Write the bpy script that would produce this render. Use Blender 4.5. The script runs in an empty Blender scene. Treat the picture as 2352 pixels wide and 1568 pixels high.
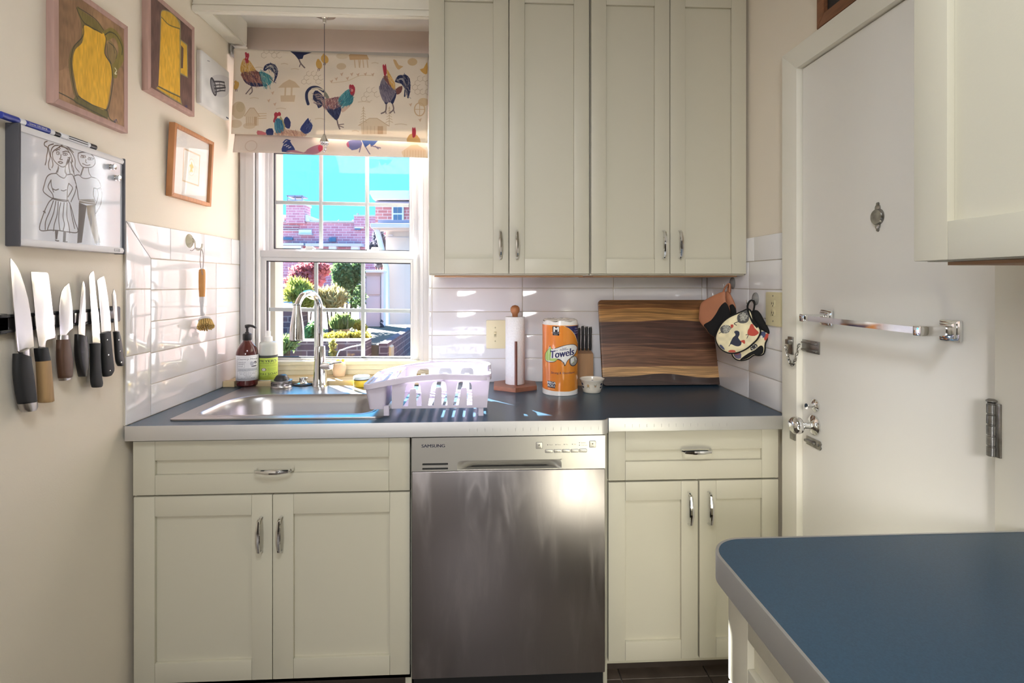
import bpy, bmesh, math, random
import numpy as np
from mathutils import Vector, Matrix

random.seed(7)
RNG = np.random.default_rng(7)
SC = bpy.context.scene
COL = SC.collection

# ------------------------------------------------------------------ camera
F, CX, CV, HZ = 1220.0, 1176.0, 648.0, 1.358      # focal length, axis and horizon in pixels of the 2352x1568 frame; eye height
TH = math.atan(0.05)
CT, ST = math.cos(TH), math.sin(TH)
cam_d = bpy.data.cameras.new('camera')
cam_d.sensor_width = 36.0
cam_d.lens = F / 2352.0 * 36.0
cam_d.shift_y = -(784.0 - CV) / 2352.0
cam_d.clip_start = 0.02
cam_d.clip_end = 400
cam = bpy.data.objects.new('camera', cam_d)
COL.objects.link(cam)
cam.location = (0, 0, HZ)
cam.rotation_euler = (math.pi / 2, 0, -TH)
SC.camera = cam

# ------------------------------------------------------------------ light
SC.view_settings.view_transform = 'Standard'
SC.view_settings.look = 'None'
SC.view_settings.gamma = 1.0
SC.view_settings.use_curve_mapping = False
SC.view_settings.exposure = 0.5
SC.cycles.use_denoising = True
SC.cycles.max_bounces = 10
SC.cycles.diffuse_bounces = 5
SC.cycles.glossy_bounces = 5
SC.cycles.transparent_max_bounces = 16
SC.cycles.caustics_reflective = False
SC.cycles.caustics_refractive = False
SC.cycles.sample_clamp_indirect = 6.0

world = bpy.data.worlds.new('sky')
SC.world = world
world.use_nodes = True
wn, wl = world.node_tree.nodes, world.node_tree.links
wn.clear()
w_out = wn.new('ShaderNodeOutputWorld')
w_bg = wn.new('ShaderNodeBackground')
w_tc = wn.new('ShaderNodeTexCoord')
w_sep = wn.new('ShaderNodeSeparateXYZ')
w_rmp = wn.new('ShaderNodeValToRGB')
w_rmp.color_ramp.elements[0].position = 0.0
w_rmp.color_ramp.elements[0].color = (0.075, 0.55, 1.0, 1)
w_rmp.color_ramp.elements[1].position = 0.8
w_rmp.color_ramp.elements[1].color = (0.07, 0.42, 1.0, 1)
wl.new(w_tc.outputs['Generated'], w_sep.inputs[0])
wl.new(w_sep.outputs['Z'], w_rmp.inputs[0])
wl.new(w_rmp.outputs[0], w_bg.inputs['Color'])
w_bg.inputs['Strength'].default_value = 2.7
wl.new(w_bg.outputs[0], w_out.inputs['Surface'])

sun_d = bpy.data.lights.new('sun', 'SUN')
sun_d.energy = 64.0
sun_d.color = (1.0, 0.97, 0.94)
sun_d.angle = math.radians(0.6)
sun = bpy.data.objects.new('sun', sun_d)
COL.objects.link(sun)
sun.rotation_euler = Vector((0.78, -1.0, -0.70)).to_track_quat('-Z', 'Y').to_euler()
sun.location = (-8, 12, 9)


def area(name, loc, aim, size, power, color, shape='RECTANGLE', sy=None):
    d = bpy.data.lights.new(name, 'AREA')
    d.shape = shape
    d.size = size
    if sy:
        d.size_y = sy
    d.energy = power
    d.color = color
    o = bpy.data.objects.new(name, d)
    COL.objects.link(o)
    o.location = loc
    o.rotation_euler = (Vector(aim) - Vector(loc)).to_track_quat('-Z', 'Y').to_euler()
    return o


# added fill lights out of view, one overhead and one behind the camera
area('overhead_fill_light', (-0.1, 0.15, 2.47), (-0.1, 0.15, 0), 0.6, 14, (0.86, 0.93, 1.0), 'DISK')
rear = area('rear_fill_light', (-0.55, -2.32, 1.92), (0.75, 1.75, 0.50), 0.66, 18, (1.0, 0.98, 0.97), 'RECTANGLE', 0.66)
rear.data.spread = math.radians(100)


# ------------------------------------------------------------------ pixels of the frame to points of the room
def ray(u, v):
    a = (u - CX) / F
    return Vector((a * CT + ST, CT - a * ST, (CV - v) / F))


def atY(u, v, Y):
    d = ray(u, v)
    t = Y / d.y
    return Vector((d.x * t, Y, HZ + d.z * t))


def atX(u, v, X):
    d = ray(u, v)
    t = X / d.x
    return Vector((X, d.y * t, HZ + d.z * t))


def atZ(u, v, Z):
    d = ray(u, v)
    t = (Z - HZ) / d.z
    return Vector((d.x * t, d.y * t, Z))


def onP(u, v, p0, n):
    d = ray(u, v)
    o = Vector((0, 0, HZ))
    t = (Vector(p0) - o).dot(Vector(n)) / d.dot(Vector(n))
    return o + d * t


def mpp(x, y):
    return (x * ST + y * CT) / F


def S(r, g, b):
    def c(k):
        k /= 255.0
        return k / 12.92 if k <= 0.04045 else ((k + 0.055) / 1.055) ** 2.4
    return (c(r), c(g), c(b), 1.0)


def O(r, g, b, k=0.42):
    """Colours met only in the open, where the light is far stronger."""
    c = S(r, g, b)
    return (c[0] * k, c[1] * k, c[2] * k, 1.0)


# ------------------------------------------------------------------ materials
MATS = {}


def mat(name, col, rough=0.5, metal=0.0, spec=0.5, coat=0.0, trans=0.0, ior=1.45, aniso=0.0, mottle=None, bump=None,
        stretch=(1, 1, 1), rvar=None, translucent=0.0, sss=0.0, sheen=0.0, smudge=None):
    if name in MATS:
        return MATS[name]
    m = bpy.data.materials.new(name)
    m.use_nodes = True
    nt = m.node_tree
    b = nt.nodes['Principled BSDF']
    col = tuple(col) if len(col) == 4 else tuple(col) + (1.0,)
    b.inputs['Base Color'].default_value = col
    b.inputs['Roughness'].default_value = rough
    b.inputs['Metallic'].default_value = metal
    b.inputs['Specular IOR Level'].default_value = spec
    b.inputs['Coat Weight'].default_value = coat
    b.inputs['Coat Roughness'].default_value = 0.05
    b.inputs['Transmission Weight'].default_value = trans
    b.inputs['IOR'].default_value = ior
    b.inputs['Anisotropic'].default_value = aniso
    b.inputs['Sheen Weight'].default_value = sheen
    if sss:
        b.inputs['Subsurface Weight'].default_value = sss
        b.inputs['Subsurface Radius'].default_value = (0.02, 0.02, 0.02)
    if mottle or bump or rvar:
        tc = nt.nodes.new('ShaderNodeTexCoord')
        mp = nt.nodes.new('ShaderNodeMapping')
        mp.inputs['Scale'].default_value = stretch
        nt.links.new(tc.outputs['Object'], mp.inputs[0])

        def noise(scale, detail=4.0):
            n = nt.nodes.new('ShaderNodeTexNoise')
            n.inputs['Scale'].default_value = scale
            n.inputs['Detail'].default_value = detail
            nt.links.new(mp.outputs[0], n.inputs['Vector'])
            return n
        if mottle:
            sc, amt = mottle[0], mottle[1]
            c2 = mottle[2] if len(mottle) > 2 else tuple(x * (1 - amt) for x in col[:3]) + (1,)
            n = noise(sc)
            r = nt.nodes.new('ShaderNodeValToRGB')
            r.color_ramp.elements[0].position = 0.36
            r.color_ramp.elements[1].position = 0.64
            r.color_ramp.elements[0].color = tuple(c2[:3]) + (1,)
            r.color_ramp.elements[1].color = col
            nt.links.new(n.outputs[0], r.inputs[0])
            nt.links.new(r.outputs[0], b.inputs['Base Color'])
        if rvar:
            n = noise(rvar[0], 1.5)
            mr = nt.nodes.new('ShaderNodeMapRange')
            mr.inputs['From Min'].default_value = 0.15
            mr.inputs['From Max'].default_value = 0.85
            mr.inputs['To Min'].default_value = rvar[1]
            mr.inputs['To Max'].default_value = rvar[2]
            nt.links.new(n.outputs[0], mr.inputs[0])
            nt.links.new(mr.outputs[0], b.inputs['Roughness'])
        if bump:
            n = noise(bump[0], 3.0)
            bp = nt.nodes.new('ShaderNodeBump')
            bp.inputs['Strength'].default_value = bump[1]
            bp.inputs['Distance'].default_value = bump[2] if len(bump) > 2 else 0.002
            nt.links.new(n.outputs[0], bp.inputs['Height'])
            nt.links.new(bp.outputs[0], b.inputs['Normal'])
    if smudge:                                           # wiped, slanting smears on brushed steel
        tc = nt.nodes.new('ShaderNodeTexCoord')
        mp = nt.nodes.new('ShaderNodeMapping')
        mp.inputs['Rotation'].default_value = (0, math.radians(-14), 0)
        mp.inputs['Scale'].default_value = (17, 1, 3.2)
        n1 = nt.nodes.new('ShaderNodeTexNoise')
        n1.inputs['Scale'].default_value = 1.0
        n1.inputs['Detail'].default_value = 5.0
        n1.inputs['Roughness'].default_value = 0.62
        n1.inputs['Distortion'].default_value = 0.6
        mr = nt.nodes.new('ShaderNodeMapRange')
        mr.interpolation_type = 'SMOOTHSTEP'
        mr.inputs['From Min'].default_value = 0.45
        mr.inputs['From Max'].default_value = 0.85
        mc = nt.nodes.new('ShaderNodeMix')
        mc.data_type = 'RGBA'
        mc.inputs[6].default_value = col
        mc.inputs[7].default_value = tuple(smudge) + (1,)
        ma = nt.nodes.new('ShaderNodeMath')
        ma.operation = 'MULTIPLY_ADD'
        ma.inputs[1].default_value = 0.16
        ma.inputs[2].default_value = rough
        nt.links.new(tc.outputs['Object'], mp.inputs[0])
        nt.links.new(mp.outputs[0], n1.inputs['Vector'])
        nt.links.new(n1.outputs[0], mr.inputs[0])
        nt.links.new(mr.outputs[0], mc.inputs[0])
        nt.links.new(mc.outputs[2], b.inputs['Base Color'])
        nt.links.new(mr.outputs[0], ma.inputs[0])
        nt.links.new(ma.outputs[0], b.inputs['Roughness'])
    if translucent:
        t = nt.nodes.new('ShaderNodeBsdfTranslucent')
        t.inputs['Color'].default_value = col
        mx = nt.nodes.new('ShaderNodeMixShader')
        mx.inputs[0].default_value = translucent
        out = nt.nodes['Material Output']
        nt.links.new(b.outputs[0], mx.inputs[1])
        nt.links.new(t.outputs[0], mx.inputs[2])
        nt.links.new(mx.outputs[0], out.inputs['Surface'])
    MATS[name] = m
    return m


def mat_clear(name, tint, refl=0.04, rough=0.0):
    """A thin clear sheet: mostly passes light straight on, with a fresnel share of mirror."""
    m = bpy.data.materials.new(name)
    m.use_nodes = True
    nt = m.node_tree
    nt.nodes.clear()
    out = nt.nodes.new('ShaderNodeOutputMaterial')
    t = nt.nodes.new('ShaderNodeBsdfTransparent')
    t.inputs[0].default_value = tuple(tint) + (1,)
    g = nt.nodes.new('ShaderNodeBsdfGlossy')
    g.inputs['Roughness'].default_value = rough
    lw = nt.nodes.new('ShaderNodeLayerWeight')           # Schlick's curve, alike on both faces of the sheet
    lw.inputs[0].default_value = 0.5
    pw = nt.nodes.new('ShaderNodeMath')
    pw.operation = 'POWER'
    pw.inputs[1].default_value = 5.0
    fr = nt.nodes.new('ShaderNodeMath')
    fr.operation = 'MULTIPLY_ADD'
    fr.inputs[1].default_value = 0.9
    fr.inputs[2].default_value = refl / 2
    mx = nt.nodes.new('ShaderNodeMixShader')
    nt.links.new(lw.outputs['Facing'], pw.inputs[0])
    nt.links.new(pw.outputs[0], fr.inputs[0])
    nt.links.new(fr.outputs[0], mx.inputs[0])
    nt.links.new(t.outputs[0], mx.inputs[1])
    nt.links.new(g.outputs[0], mx.inputs[2])
    nt.links.new(mx.outputs[0], out.inputs['Surface'])
    return m


def mat_image(name, img, rough=0.6, coat=0.0, translucent=0.0, spec=0.5, bump=None):
    m = bpy.data.materials.new(name)
    m.use_nodes = True
    nt = m.node_tree
    b = nt.nodes['Principled BSDF']
    t = nt.nodes.new('ShaderNodeTexImage')
    t.image = img
    t.extension = 'EXTEND'
    nt.links.new(t.outputs[0], b.inputs['Base Color'])
    b.inputs['Roughness'].default_value = rough
    b.inputs['Coat Weight'].default_value = coat
    b.inputs['Specular IOR Level'].default_value = spec
    if bump:
        tc = nt.nodes.new('ShaderNodeTexCoord')
        n = nt.nodes.new('ShaderNodeTexNoise')
        n.inputs['Scale'].default_value = bump[0]
        nt.links.new(tc.outputs['Object'], n.inputs['Vector'])
        bp = nt.nodes.new('ShaderNodeBump')
        bp.inputs['Strength'].default_value = bump[1]
        bp.inputs['Distance'].default_value = 0.002
        nt.links.new(n.outputs[0], bp.inputs['Height'])
        nt.links.new(bp.outputs[0], b.inputs['Normal'])
    if translucent:
        tr = nt.nodes.new('ShaderNodeBsdfTranslucent')
        nt.links.new(t.outputs[0], tr.inputs['Color'])
        mx = nt.nodes.new('ShaderNodeMixShader')
        mx.inputs[0].default_value = translucent
        nt.links.new(b.outputs[0], mx.inputs[1])
        nt.links.new(tr.outputs[0], mx.inputs[2])
        nt.links.new(mx.outputs[0], nt.nodes['Material Output'].inputs['Surface'])
    return m


def mat_brick(name, c1, c2, mortar, bw=0.21, bh=0.07, rough=0.85):
    """Brickwork for walls too far to tell the bricks apart; the rows run with the wall's own UV in metres."""
    m = bpy.data.materials.new(name)
    m.use_nodes = True
    nt = m.node_tree
    b = nt.nodes['Principled BSDF']
    b.inputs['Roughness'].default_value = rough
    uv = nt.nodes.new('ShaderNodeUVMap')
    br = nt.nodes.new('ShaderNodeTexBrick')
    br.inputs['Color1'].default_value = c1
    br.inputs['Color2'].default_value = c2
    br.inputs['Mortar'].default_value = mortar
    br.inputs['Scale'].default_value = 1.0
    br.inputs['Mortar Size'].default_value = bh * 0.09
    br.inputs['Brick Width'].default_value = bw
    br.inputs['Row Height'].default_value = bh
    nt.links.new(uv.outputs[0], br.inputs['Vector'])
    nt.links.new(br.outputs['Color'], b.inputs['Base Color'])
    bp = nt.nodes.new('ShaderNodeBump')
    bp.inputs['Strength'].default_value = 0.5
    bp.inputs['Distance'].default_value = 0.01
    bp.invert = True
    nt.links.new(br.outputs['Fac'], bp.inputs['Height'])
    nt.links.new(bp.outputs[0], b.inputs['Normal'])
    return m


# ------------------------------------------------------------------ objects
WM = {}


def thing(name, label, cat, loc=(0, 0, 0), rot=(0, 0, 0), group=None, kind=None):
    o = bpy.data.objects.new(name, None)
    o.empty_display_size = 0.05
    COL.objects.link(o)
    o.location = loc
    o.rotation_euler = rot
    if label:
        o['label'] = label
    if cat:
        o['category'] = cat
    if group:
        o['group'] = group
    if kind:
        o['kind'] = kind
    from mathutils import Euler
    WM[o.name] = Matrix.Translation(Vector(loc)) @ Euler(rot).to_matrix().to_4x4()
    return o


def tag(o, label, cat, group=None):
    o['label'] = label
    o['category'] = cat
    if group:
        o['group'] = group
    return o


def cr(pts, n=6, closed=False):
    """Catmull-Rom through the points."""
    P = [Vector(p) for p in pts]
    m = len(P)
    if m < 3:
        return P
    out = []
    rng = range(m if closed else m - 1)
    for i in rng:
        p1, p2 = P[i], P[(i + 1) % m]
        p0 = P[i - 1] if (i > 0 or closed) else p1 + (p1 - p2)
        p3 = P[(i + 2) % m] if (i + 2 < m or closed) else p2 + (p2 - p1)
        for k in range(n):
            t = k / n
            out.append(0.5 * ((2 * p1) + (p2 - p0) * t + (2 * p0 - 5 * p1 + 4 * p2 - p3) * t * t + (3 * p1 - p0 - 3 * p2 + p3) * t ** 3))
    if not closed:
        out.append(P[-1])
    return out


def rrect(x0, x1, y0, y1, r, n=6):
    """Rounded rectangle outline, counter-clockwise; r is one radius or four (lower left, lower right, upper right, upper left)."""
    rs = r if isinstance(r, (tuple, list)) else (r,) * 4
    out = []
    for (cx, cy, a0, q) in ((x0 + rs[0], y0 + rs[0], 180, rs[0]), (x1 - rs[1], y0 + rs[1], 270, rs[1]),
                            (x1 - rs[2], y1 - rs[2], 0, rs[2]), (x0 + rs[3], y1 - rs[3], 90, rs[3])):
        if q <= 1e-6:
            out.append((cx, cy))
            continue
        for k in range(n + 1):
            a = math.radians(a0 + 90 * k / n)
            out.append((cx + q * math.cos(a), cy + q * math.sin(a)))
    return out


class MB:
    """Collects shapes into one mesh."""

    def __init__(self):
        self.bm = bmesh.new()

    def _bevel(self, verts, w, seg=2):
        vs = set(verts)
        es = [e for e in self.bm.edges if e.verts[0] in vs and e.verts[1] in vs]
        bmesh.ops.bevel(self.bm, geom=es, offset=w, segments=seg, profile=0.6, affect='EDGES', clamp_overlap=True)

    def box(self, x0, x1, y0, y1, z0, z1, bev=0.0, M=None, seg=2):
        x0, x1 = min(x0, x1), max(x0, x1)
        y0, y1 = min(y0, y1), max(y0, y1)
        z0, z1 = min(z0, z1), max(z0, z1)
        c = [(x0, y0, z0), (x1, y0, z0), (x1, y1, z0), (x0, y1, z0), (x0, y0, z1), (x1, y0, z1), (x1, y1, z1), (x0, y1, z1)]
        vs = [self.bm.verts.new(M @ Vector(p) if M else p) for p in c]
        for f in ((0, 3, 2, 1), (4, 5, 6, 7), (0, 1, 5, 4), (1, 2, 6, 5), (2, 3, 7, 6), (3, 0, 4, 7)):
            self.bm.faces.new([vs[i] for i in f])
        if bev:
            self._bevel(vs, bev, seg)
        return self

    def rings(self, rings, cap=True, closed=True):
        """Skin a list of equally long vertex rings."""
        R = [[self.bm.verts.new(p) for p in r] for r in rings]
        n = len(R[0])
        for a, b in zip(R[:-1], R[1:]):
            for i in range(n if closed else n - 1):
                j = (i + 1) % n
                try:
                    self.bm.faces.new((a[i], a[j], b[j], b[i]))
                except ValueError:
                    pass
        if cap:
            for r in (R[0][::-1], R[-1]):
                try:
                    self.bm.faces.new(r)
                except ValueError:
                    pass
        return R

    def lathe(self, prof, c=(0, 0, 0), n=32, axis=(0, 0, 1), cap=True):
        ax = Vector(axis).normalized()
        q = Vector((0, 0, 1)).rotation_difference(ax).to_matrix()
        c = Vector(c)
        rings = []
        for r, z in prof:
            r = max(r, 1e-5)
            rings.append([c + q @ Vector((r * math.cos(2 * math.pi * i / n), r * math.sin(2 * math.pi * i / n), z)) for i in range(n)])
        self.rings(rings, cap)
        return self

    def cyl(self, p0, p1, r, n=20, r1=None):
        p0, p1 = Vector(p0), Vector(p1)
        L = (p1 - p0).length
        return self.lathe([(r, 0), (r if r1 is None else r1, L)], p0, n, p1 - p0)

    def tube(self, path, r, n=8, cap=True, flat=1.0, up=None):
        """Tube along a path; r is one radius or one per point; flat squeezes it along the frame's second axis."""
        P = [Vector(p) for p in path]
        m = len(P)
        rs = r if isinstance(r, (list, tuple)) else [r] * m
        if len(rs) != m:
            rs = list(np.interp(np.linspace(0, 1, m), np.linspace(0, 1, len(rs)), rs))
        rings = []
        ref = Vector(up) if up else None
        for i in range(m):
            t = (P[min(i + 1, m - 1)] - P[max(i - 1, 0)]).normalized()
            if ref is None:
                ref = t.orthogonal()
            a = (ref - t * ref.dot(t))
            a = a.normalized() if a.length > 1e-6 else t.orthogonal().normalized()
            b = t.cross(a)
            if not up:
                ref = a
            rings.append([P[i] + a * (rs[i] * math.cos(2 * math.pi * k / n)) + b * (rs[i] * flat * math.sin(2 * math.pi * k / n)) for k in range(n)])
        self.rings(rings, cap)
        return self

    def prism(self, poly, fn, n0, n1, holes=(), bev=0.0, sides=True):
        """Extrude a 2-D outline (with holes) between heights n0 and n1; fn(a, b, h) puts it in space."""
        loops = [list(poly)] + [list(h) for h in holes]
        front, back, edges = [], [], []
        fv = []
        for L in loops:
            a = [self.bm.verts.new(fn(p[0], p[1], n1)) for p in L]
            fv.append(a)
        if not holes:
            caps = [self.bm.faces.new(fv[0])]
        else:
            es = []
            for a in fv:
                for i in range(len(a)):
                    es.append(self.bm.edges.new((a[i], a[(i + 1) % len(a)])))
            g = bmesh.ops.triangle_fill(self.bm, use_beauty=True, use_dissolve=False, edges=es)
            caps = [f for f in g['geom'] if isinstance(f, bmesh.types.BMFace)]
        if sides:
            mp = {}
            for L, a in zip(loops, fv):
                for p, q in zip(L, a):
                    mp[q] = self.bm.verts.new(fn(p[0], p[1], n0))
            for f in caps:
                self.bm.faces.new([mp[v] for v in reversed(f.verts)])
            for a in fv:
                for i in range(len(a)):
                    p, q = a[i], a[(i + 1) % len(a)]
                    self.bm.faces.new((p, q, mp[q], mp[p]))
            if bev:
                fvs = set(fv[0])
                es = [e for e in self.bm.edges if e.verts[0] in fvs and e.verts[1] in fvs and len(e.link_faces) == 2
                      and any(set(f.verts) - fvs for f in e.link_faces)]
                bmesh.ops.bevel(self.bm, geom=es, offset=bev, segments=2, profile=0.6, affect='EDGES', clamp_overlap=True)
        return self

    def grid(self, fn, nu, nv):
        V = [[self.bm.verts.new(fn(i / nu, j / nv)) for i in range(nu + 1)] for j in range(nv + 1)]
        for j in range(nv):
            for i in range(nu):
                self.bm.faces.new((V[j][i], V[j][i + 1], V[j + 1][i + 1], V[j + 1][i]))
        return self

    def build(self, name, m, parent=None, local=False, loc=None, rot=(0, 0, 0), uvf=None, smooth=28, warp=None, solid=0.0, normals=True, cent=False):
        bm = self.bm
        if warp:
            for v in bm.verts:
                v.co = warp(v.co.copy())
        if uvf:
            ul = bm.loops.layers.uv.new('UVMap')
            for f in bm.faces:
                for l in f.loops:
                    l[ul].uv = uvf(l.vert.co)
        if normals:
            bmesh.ops.recalc_face_normals(bm, faces=bm.faces[:])
        if parent is not None and not local:
            bm.transform(WM[parent.name].inverted())
        me = bpy.data.meshes.new(name)
        o = bpy.data.objects.new(name, me)
        COL.objects.link(o)
        if parent is not None:
            off = Vector((0, 0, 0))
            if cent and bm.verts:
                off = sum((v.co for v in bm.verts), Vector()) / len(bm.verts)
                bm.transform(Matrix.Translation(-off))
            o.parent = parent
            o.location = off
            WM[o.name] = WM[parent.name] @ Matrix.Translation(off)
        elif loc is not None:
            if not local:
                bm.transform(Matrix.Translation(-Vector(loc)))
            o.location = loc
            o.rotation_euler = rot
            from mathutils import Euler
            WM[o.name] = Matrix.Translation(Vector(loc)) @ Euler(rot).to_matrix().to_4x4()
        else:
            WM[o.name] = Matrix.Identity(4)
        bm.to_mesh(me)
        bm.free()
        if m:
            me.materials.append(m)
        if smooth:
            for p in me.polygons:
                p.use_smooth = True
            me.set_sharp_from_angle(angle=math.radians(smooth))
        if solid:
            md = o.modifiers.new('thickness', 'SOLIDIFY')
            md.thickness = solid
            md.offset = 0
        return o


def struct(o, kind='structure'):
    o['kind'] = kind
    return o


# ------------------------------------------------------------------ flat print: a small painter that fills images from outlines
def vnoise(h, w, cell, seed):
    g = np.random.default_rng(seed).random((int(h / cell[1]) + 3, int(w / cell[0]) + 3))
    y = np.arange(h) / cell[1]
    x = np.arange(w) / cell[0]
    yi, xi = y.astype(int), x.astype(int)
    fy, fx = (y - yi)[:, None], (x - xi)[None, :]
    fy, fx = fy * fy * (3 - 2 * fy), fx * fx * (3 - 2 * fx)
    a = g[yi][:, xi]
    b = g[yi][:, xi + 1]
    c = g[yi + 1][:, xi]
    d = g[yi + 1][:, xi + 1]
    return (a * (1 - fx) + b * fx) * (1 - fy) + (c * (1 - fx) + d * fx) * fy


class Canvas:
    def __init__(self, w, h, fn, bg):
        self.w, self.h, self.fn = w, h, fn
        self.a = np.ones((h, w, 3)) * (np.array(bg) / 255.0)

    def T(self, pts):
        return np.array([self.fn(p[0], p[1]) for p in pts], float)

    def _blend(self, y0, y1, x0, x1, m, col, alpha):
        k = (m * alpha)[..., None]
        self.a[y0:y1, x0:x1] = self.a[y0:y1, x0:x1] * (1 - k) + np.array(col) / 255.0 * k

    def poly(self, pts, col, alpha=1.0, smooth=0, raw=False, rough=0.0, streak=None):
        if smooth:
            pts = [tuple(p)[:2] for p in cr([(p[0], p[1], 0) for p in pts], smooth, True)]
        P = np.array(pts, float) if raw else self.T(pts)
        if rough:
            P = P + RNG.normal(0, rough, P.shape)
        x0, y0 = np.floor(P.min(0)).astype(int) - 1
        x1, y1 = np.ceil(P.max(0)).astype(int) + 2
        x0, y0, x1, y1 = max(x0, 0), max(y0, 0), min(x1, self.w), min(y1, self.h)
        if x1 <= x0 or y1 <= y0:
            return
        acc = np.zeros((y1 - y0, x1 - x0))
        for ox, oy in ((0.25, 0.25), (0.75, 0.25), (0.25, 0.75), (0.75, 0.75)):
            X = (np.arange(x0, x1) + ox)[None, :]
            Y = (np.arange(y0, y1) + oy)[:, None]
            ins = np.zeros(acc.shape, bool)
            Q = np.roll(P, -1, 0)
            for (ax, ay), (bx, by) in zip(P, Q):
                if ay == by:
                    continue
                c = (ay > Y) != (by > Y)
                ins ^= c & (X < (bx - ax) * (Y - ay) / (by - ay) + ax)
            acc += ins
        acc /= 4
        if streak is not None:
            n = vnoise(self.h, self.w, streak[0], streak[1])[y0:y1, x0:x1]
            acc = acc * np.clip((n - streak[2]) * 4, 0, 1)
        self._blend(y0, y1, x0, x1, acc, col, alpha)

    def line(self, pts, wd, col, alpha=1.0, smooth=5, raw=False):
        if smooth and len(pts) > 2:
            pts = [tuple(p)[:2] for p in cr([(p[0], p[1], 0) for p in pts], smooth)]
        P = np.array(pts, float) if raw else self.T(pts)
        x0, y0 = np.floor(P.min(0) - wd).astype(int) - 1
        x1, y1 = np.ceil(P.max(0) + wd).astype(int) + 2
        x0, y0, x1, y1 = max(x0, 0), max(y0, 0), min(x1, self.w), min(y1, self.h)
        if x1 <= x0 or y1 <= y0:
            return
        X, Y = np.meshgrid(np.arange(x0, x1) + .5, np.arange(y0, y1) + .5)
        best = np.full(X.shape, 1e9)
        for (ax, ay), (bx, by) in zip(P[:-1], P[1:]):
            dx, dy = bx - ax, by - ay
            t = np.clip(((X - ax) * dx + (Y - ay) * dy) / (dx * dx + dy * dy + 1e-9), 0, 1)
            best = np.minimum(best, np.hypot(X - ax - t * dx, Y - ay - t * dy))
        self._blend(y0, y1, x0, x1, np.clip(wd / 2 + .5 - best, 0, 1), col, alpha)

    def ell(self, cx, cy, rx, ry, col, alpha=1.0, line=0, rot=0.0):
        pts = []
        for i in range(24):
            a = 2 * math.pi * i / 24
            x, y = rx * math.cos(a), ry * math.sin(a)
            pts.append((cx + x * math.cos(rot) - y * math.sin(rot), cy + x * math.sin(rot) + y * math.cos(rot)))
        if line:
            self.line(pts + [pts[0]], line, col, alpha, smooth=0)
        else:
            self.poly(pts, col, alpha)

    def feather(self, pts, cols, n, L, ang, wd=2.4, seed=1, alpha=.7):
        """Short brushed strokes scattered inside an outline."""
        P = np.array(pts, float)
        r = np.random.default_rng(seed)
        lo, hi = P.min(0), P.max(0)
        Q = np.roll(P, -1, 0)
        k = 0
        for _ in range(n * 6):
            if k >= n:
                break
            x, y = r.uniform(lo[0], hi[0]), r.uniform(lo[1], hi[1])
            ins = False
            for (ax, ay), (bx, by) in zip(P, Q):
                if (ay > y) != (by > y) and x < (bx - ax) * (y - ay) / (by - ay) + ax:
                    ins = not ins
            if not ins:
                continue
            k += 1
            a = math.radians(ang) + r.normal(0, .22)
            l = L * r.uniform(.6, 1.3)
            dx, dy = math.cos(a) * l / 2, math.sin(a) * l / 2
            bend = r.normal(0, l * .10)
            self.line([(x - dx, y - dy), (x + bend, y - bend), (x + dx, y + dy)], wd * r.uniform(.6, 1.3), cols[int(r.integers(len(cols)))], alpha * r.uniform(.6, 1))

    def mottle(self, amt, cell, seed):
        n = vnoise(self.h, self.w, cell, seed)
        self.a *= (1 + (n - 0.5) * 2 * amt)[..., None]

    def text(self, s, x, y, size, col, shear=0.0, bold=0.0, wide=1.0, rot=0.0, align='LEFT', alpha=1.0):
        """Lettering with its baseline from (x, y); size is the capital height."""
        tris, w = text_tris(s, shear)
        k = size / 0.70
        off = {'LEFT': 0, 'CENTER': -w / 2, 'RIGHT': -w}[align]
        c, sn = math.cos(rot), math.sin(rot)
        for t, bx in [(t, bx) for bx in ((-bold, 0, bold) if bold else (0,)) for t in tris]:
            pts = []
            for (a, b) in t:
                a = (a + off + bx) * k * wide
                b = b * k
                pts.append((x + a * c + b * sn, y + a * sn - b * c))
            self.poly(pts, col, alpha)

    def image(self, name):
        a = np.clip(self.a, 0, 1)[::-1]
        img = bpy.data.images.new(name, self.w, self.h)
        px = np.ones((self.h, self.w, 4), np.float32)
        px[..., :3] = a
        img.pixels.foreach_set(px.ravel())
        img.update()
        img.pack()
        return img


_TT = {}


def text_tris(s, shear=0.0, bold=0.0):
    key = (s, shear, bold)
    if key in _TT:
        return _TT[key]
    cu = bpy.data.curves.new('lettering', 'FONT')
    cu.body = s
    cu.size = 1.0
    cu.shear = shear
    cu.offset = bold
    cu.resolution_u = 3
    o = bpy.data.objects.new('lettering', cu)
    me = o.to_mesh()
    me.calc_loop_triangles()
    v = [(p.co.x, p.co.y) for p in me.vertices]
    tr = [[v[i] for i in t.vertices] for t in me.loop_triangles]
    w = max([p[0] for p in v] or [0])
    o.to_mesh_clear()
    bpy.data.objects.remove(o)
    bpy.data.curves.remove(cu)
    _TT[key] = (tr, w)
    return tr, w


def letters(mb, s, size, fn, shear=0.0, bold=0.0, wide=1.0, align='LEFT', h=0.0003):
    """Lettering as thin raised geometry; fn(a, b, height) puts it in space."""
    tris, w = text_tris(s, shear)
    k = size / 0.70
    off = {'LEFT': 0, 'CENTER': -w / 2, 'RIGHT': -w}[align]
    for i, bx in enumerate((-bold, 0, bold) if bold else (0,)):
        for t in tris:
            mb.bm.faces.new([mb.bm.verts.new(fn((a + off + bx) * k * wide, b * k, h + i * 4e-5)) for a, b in t])

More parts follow.
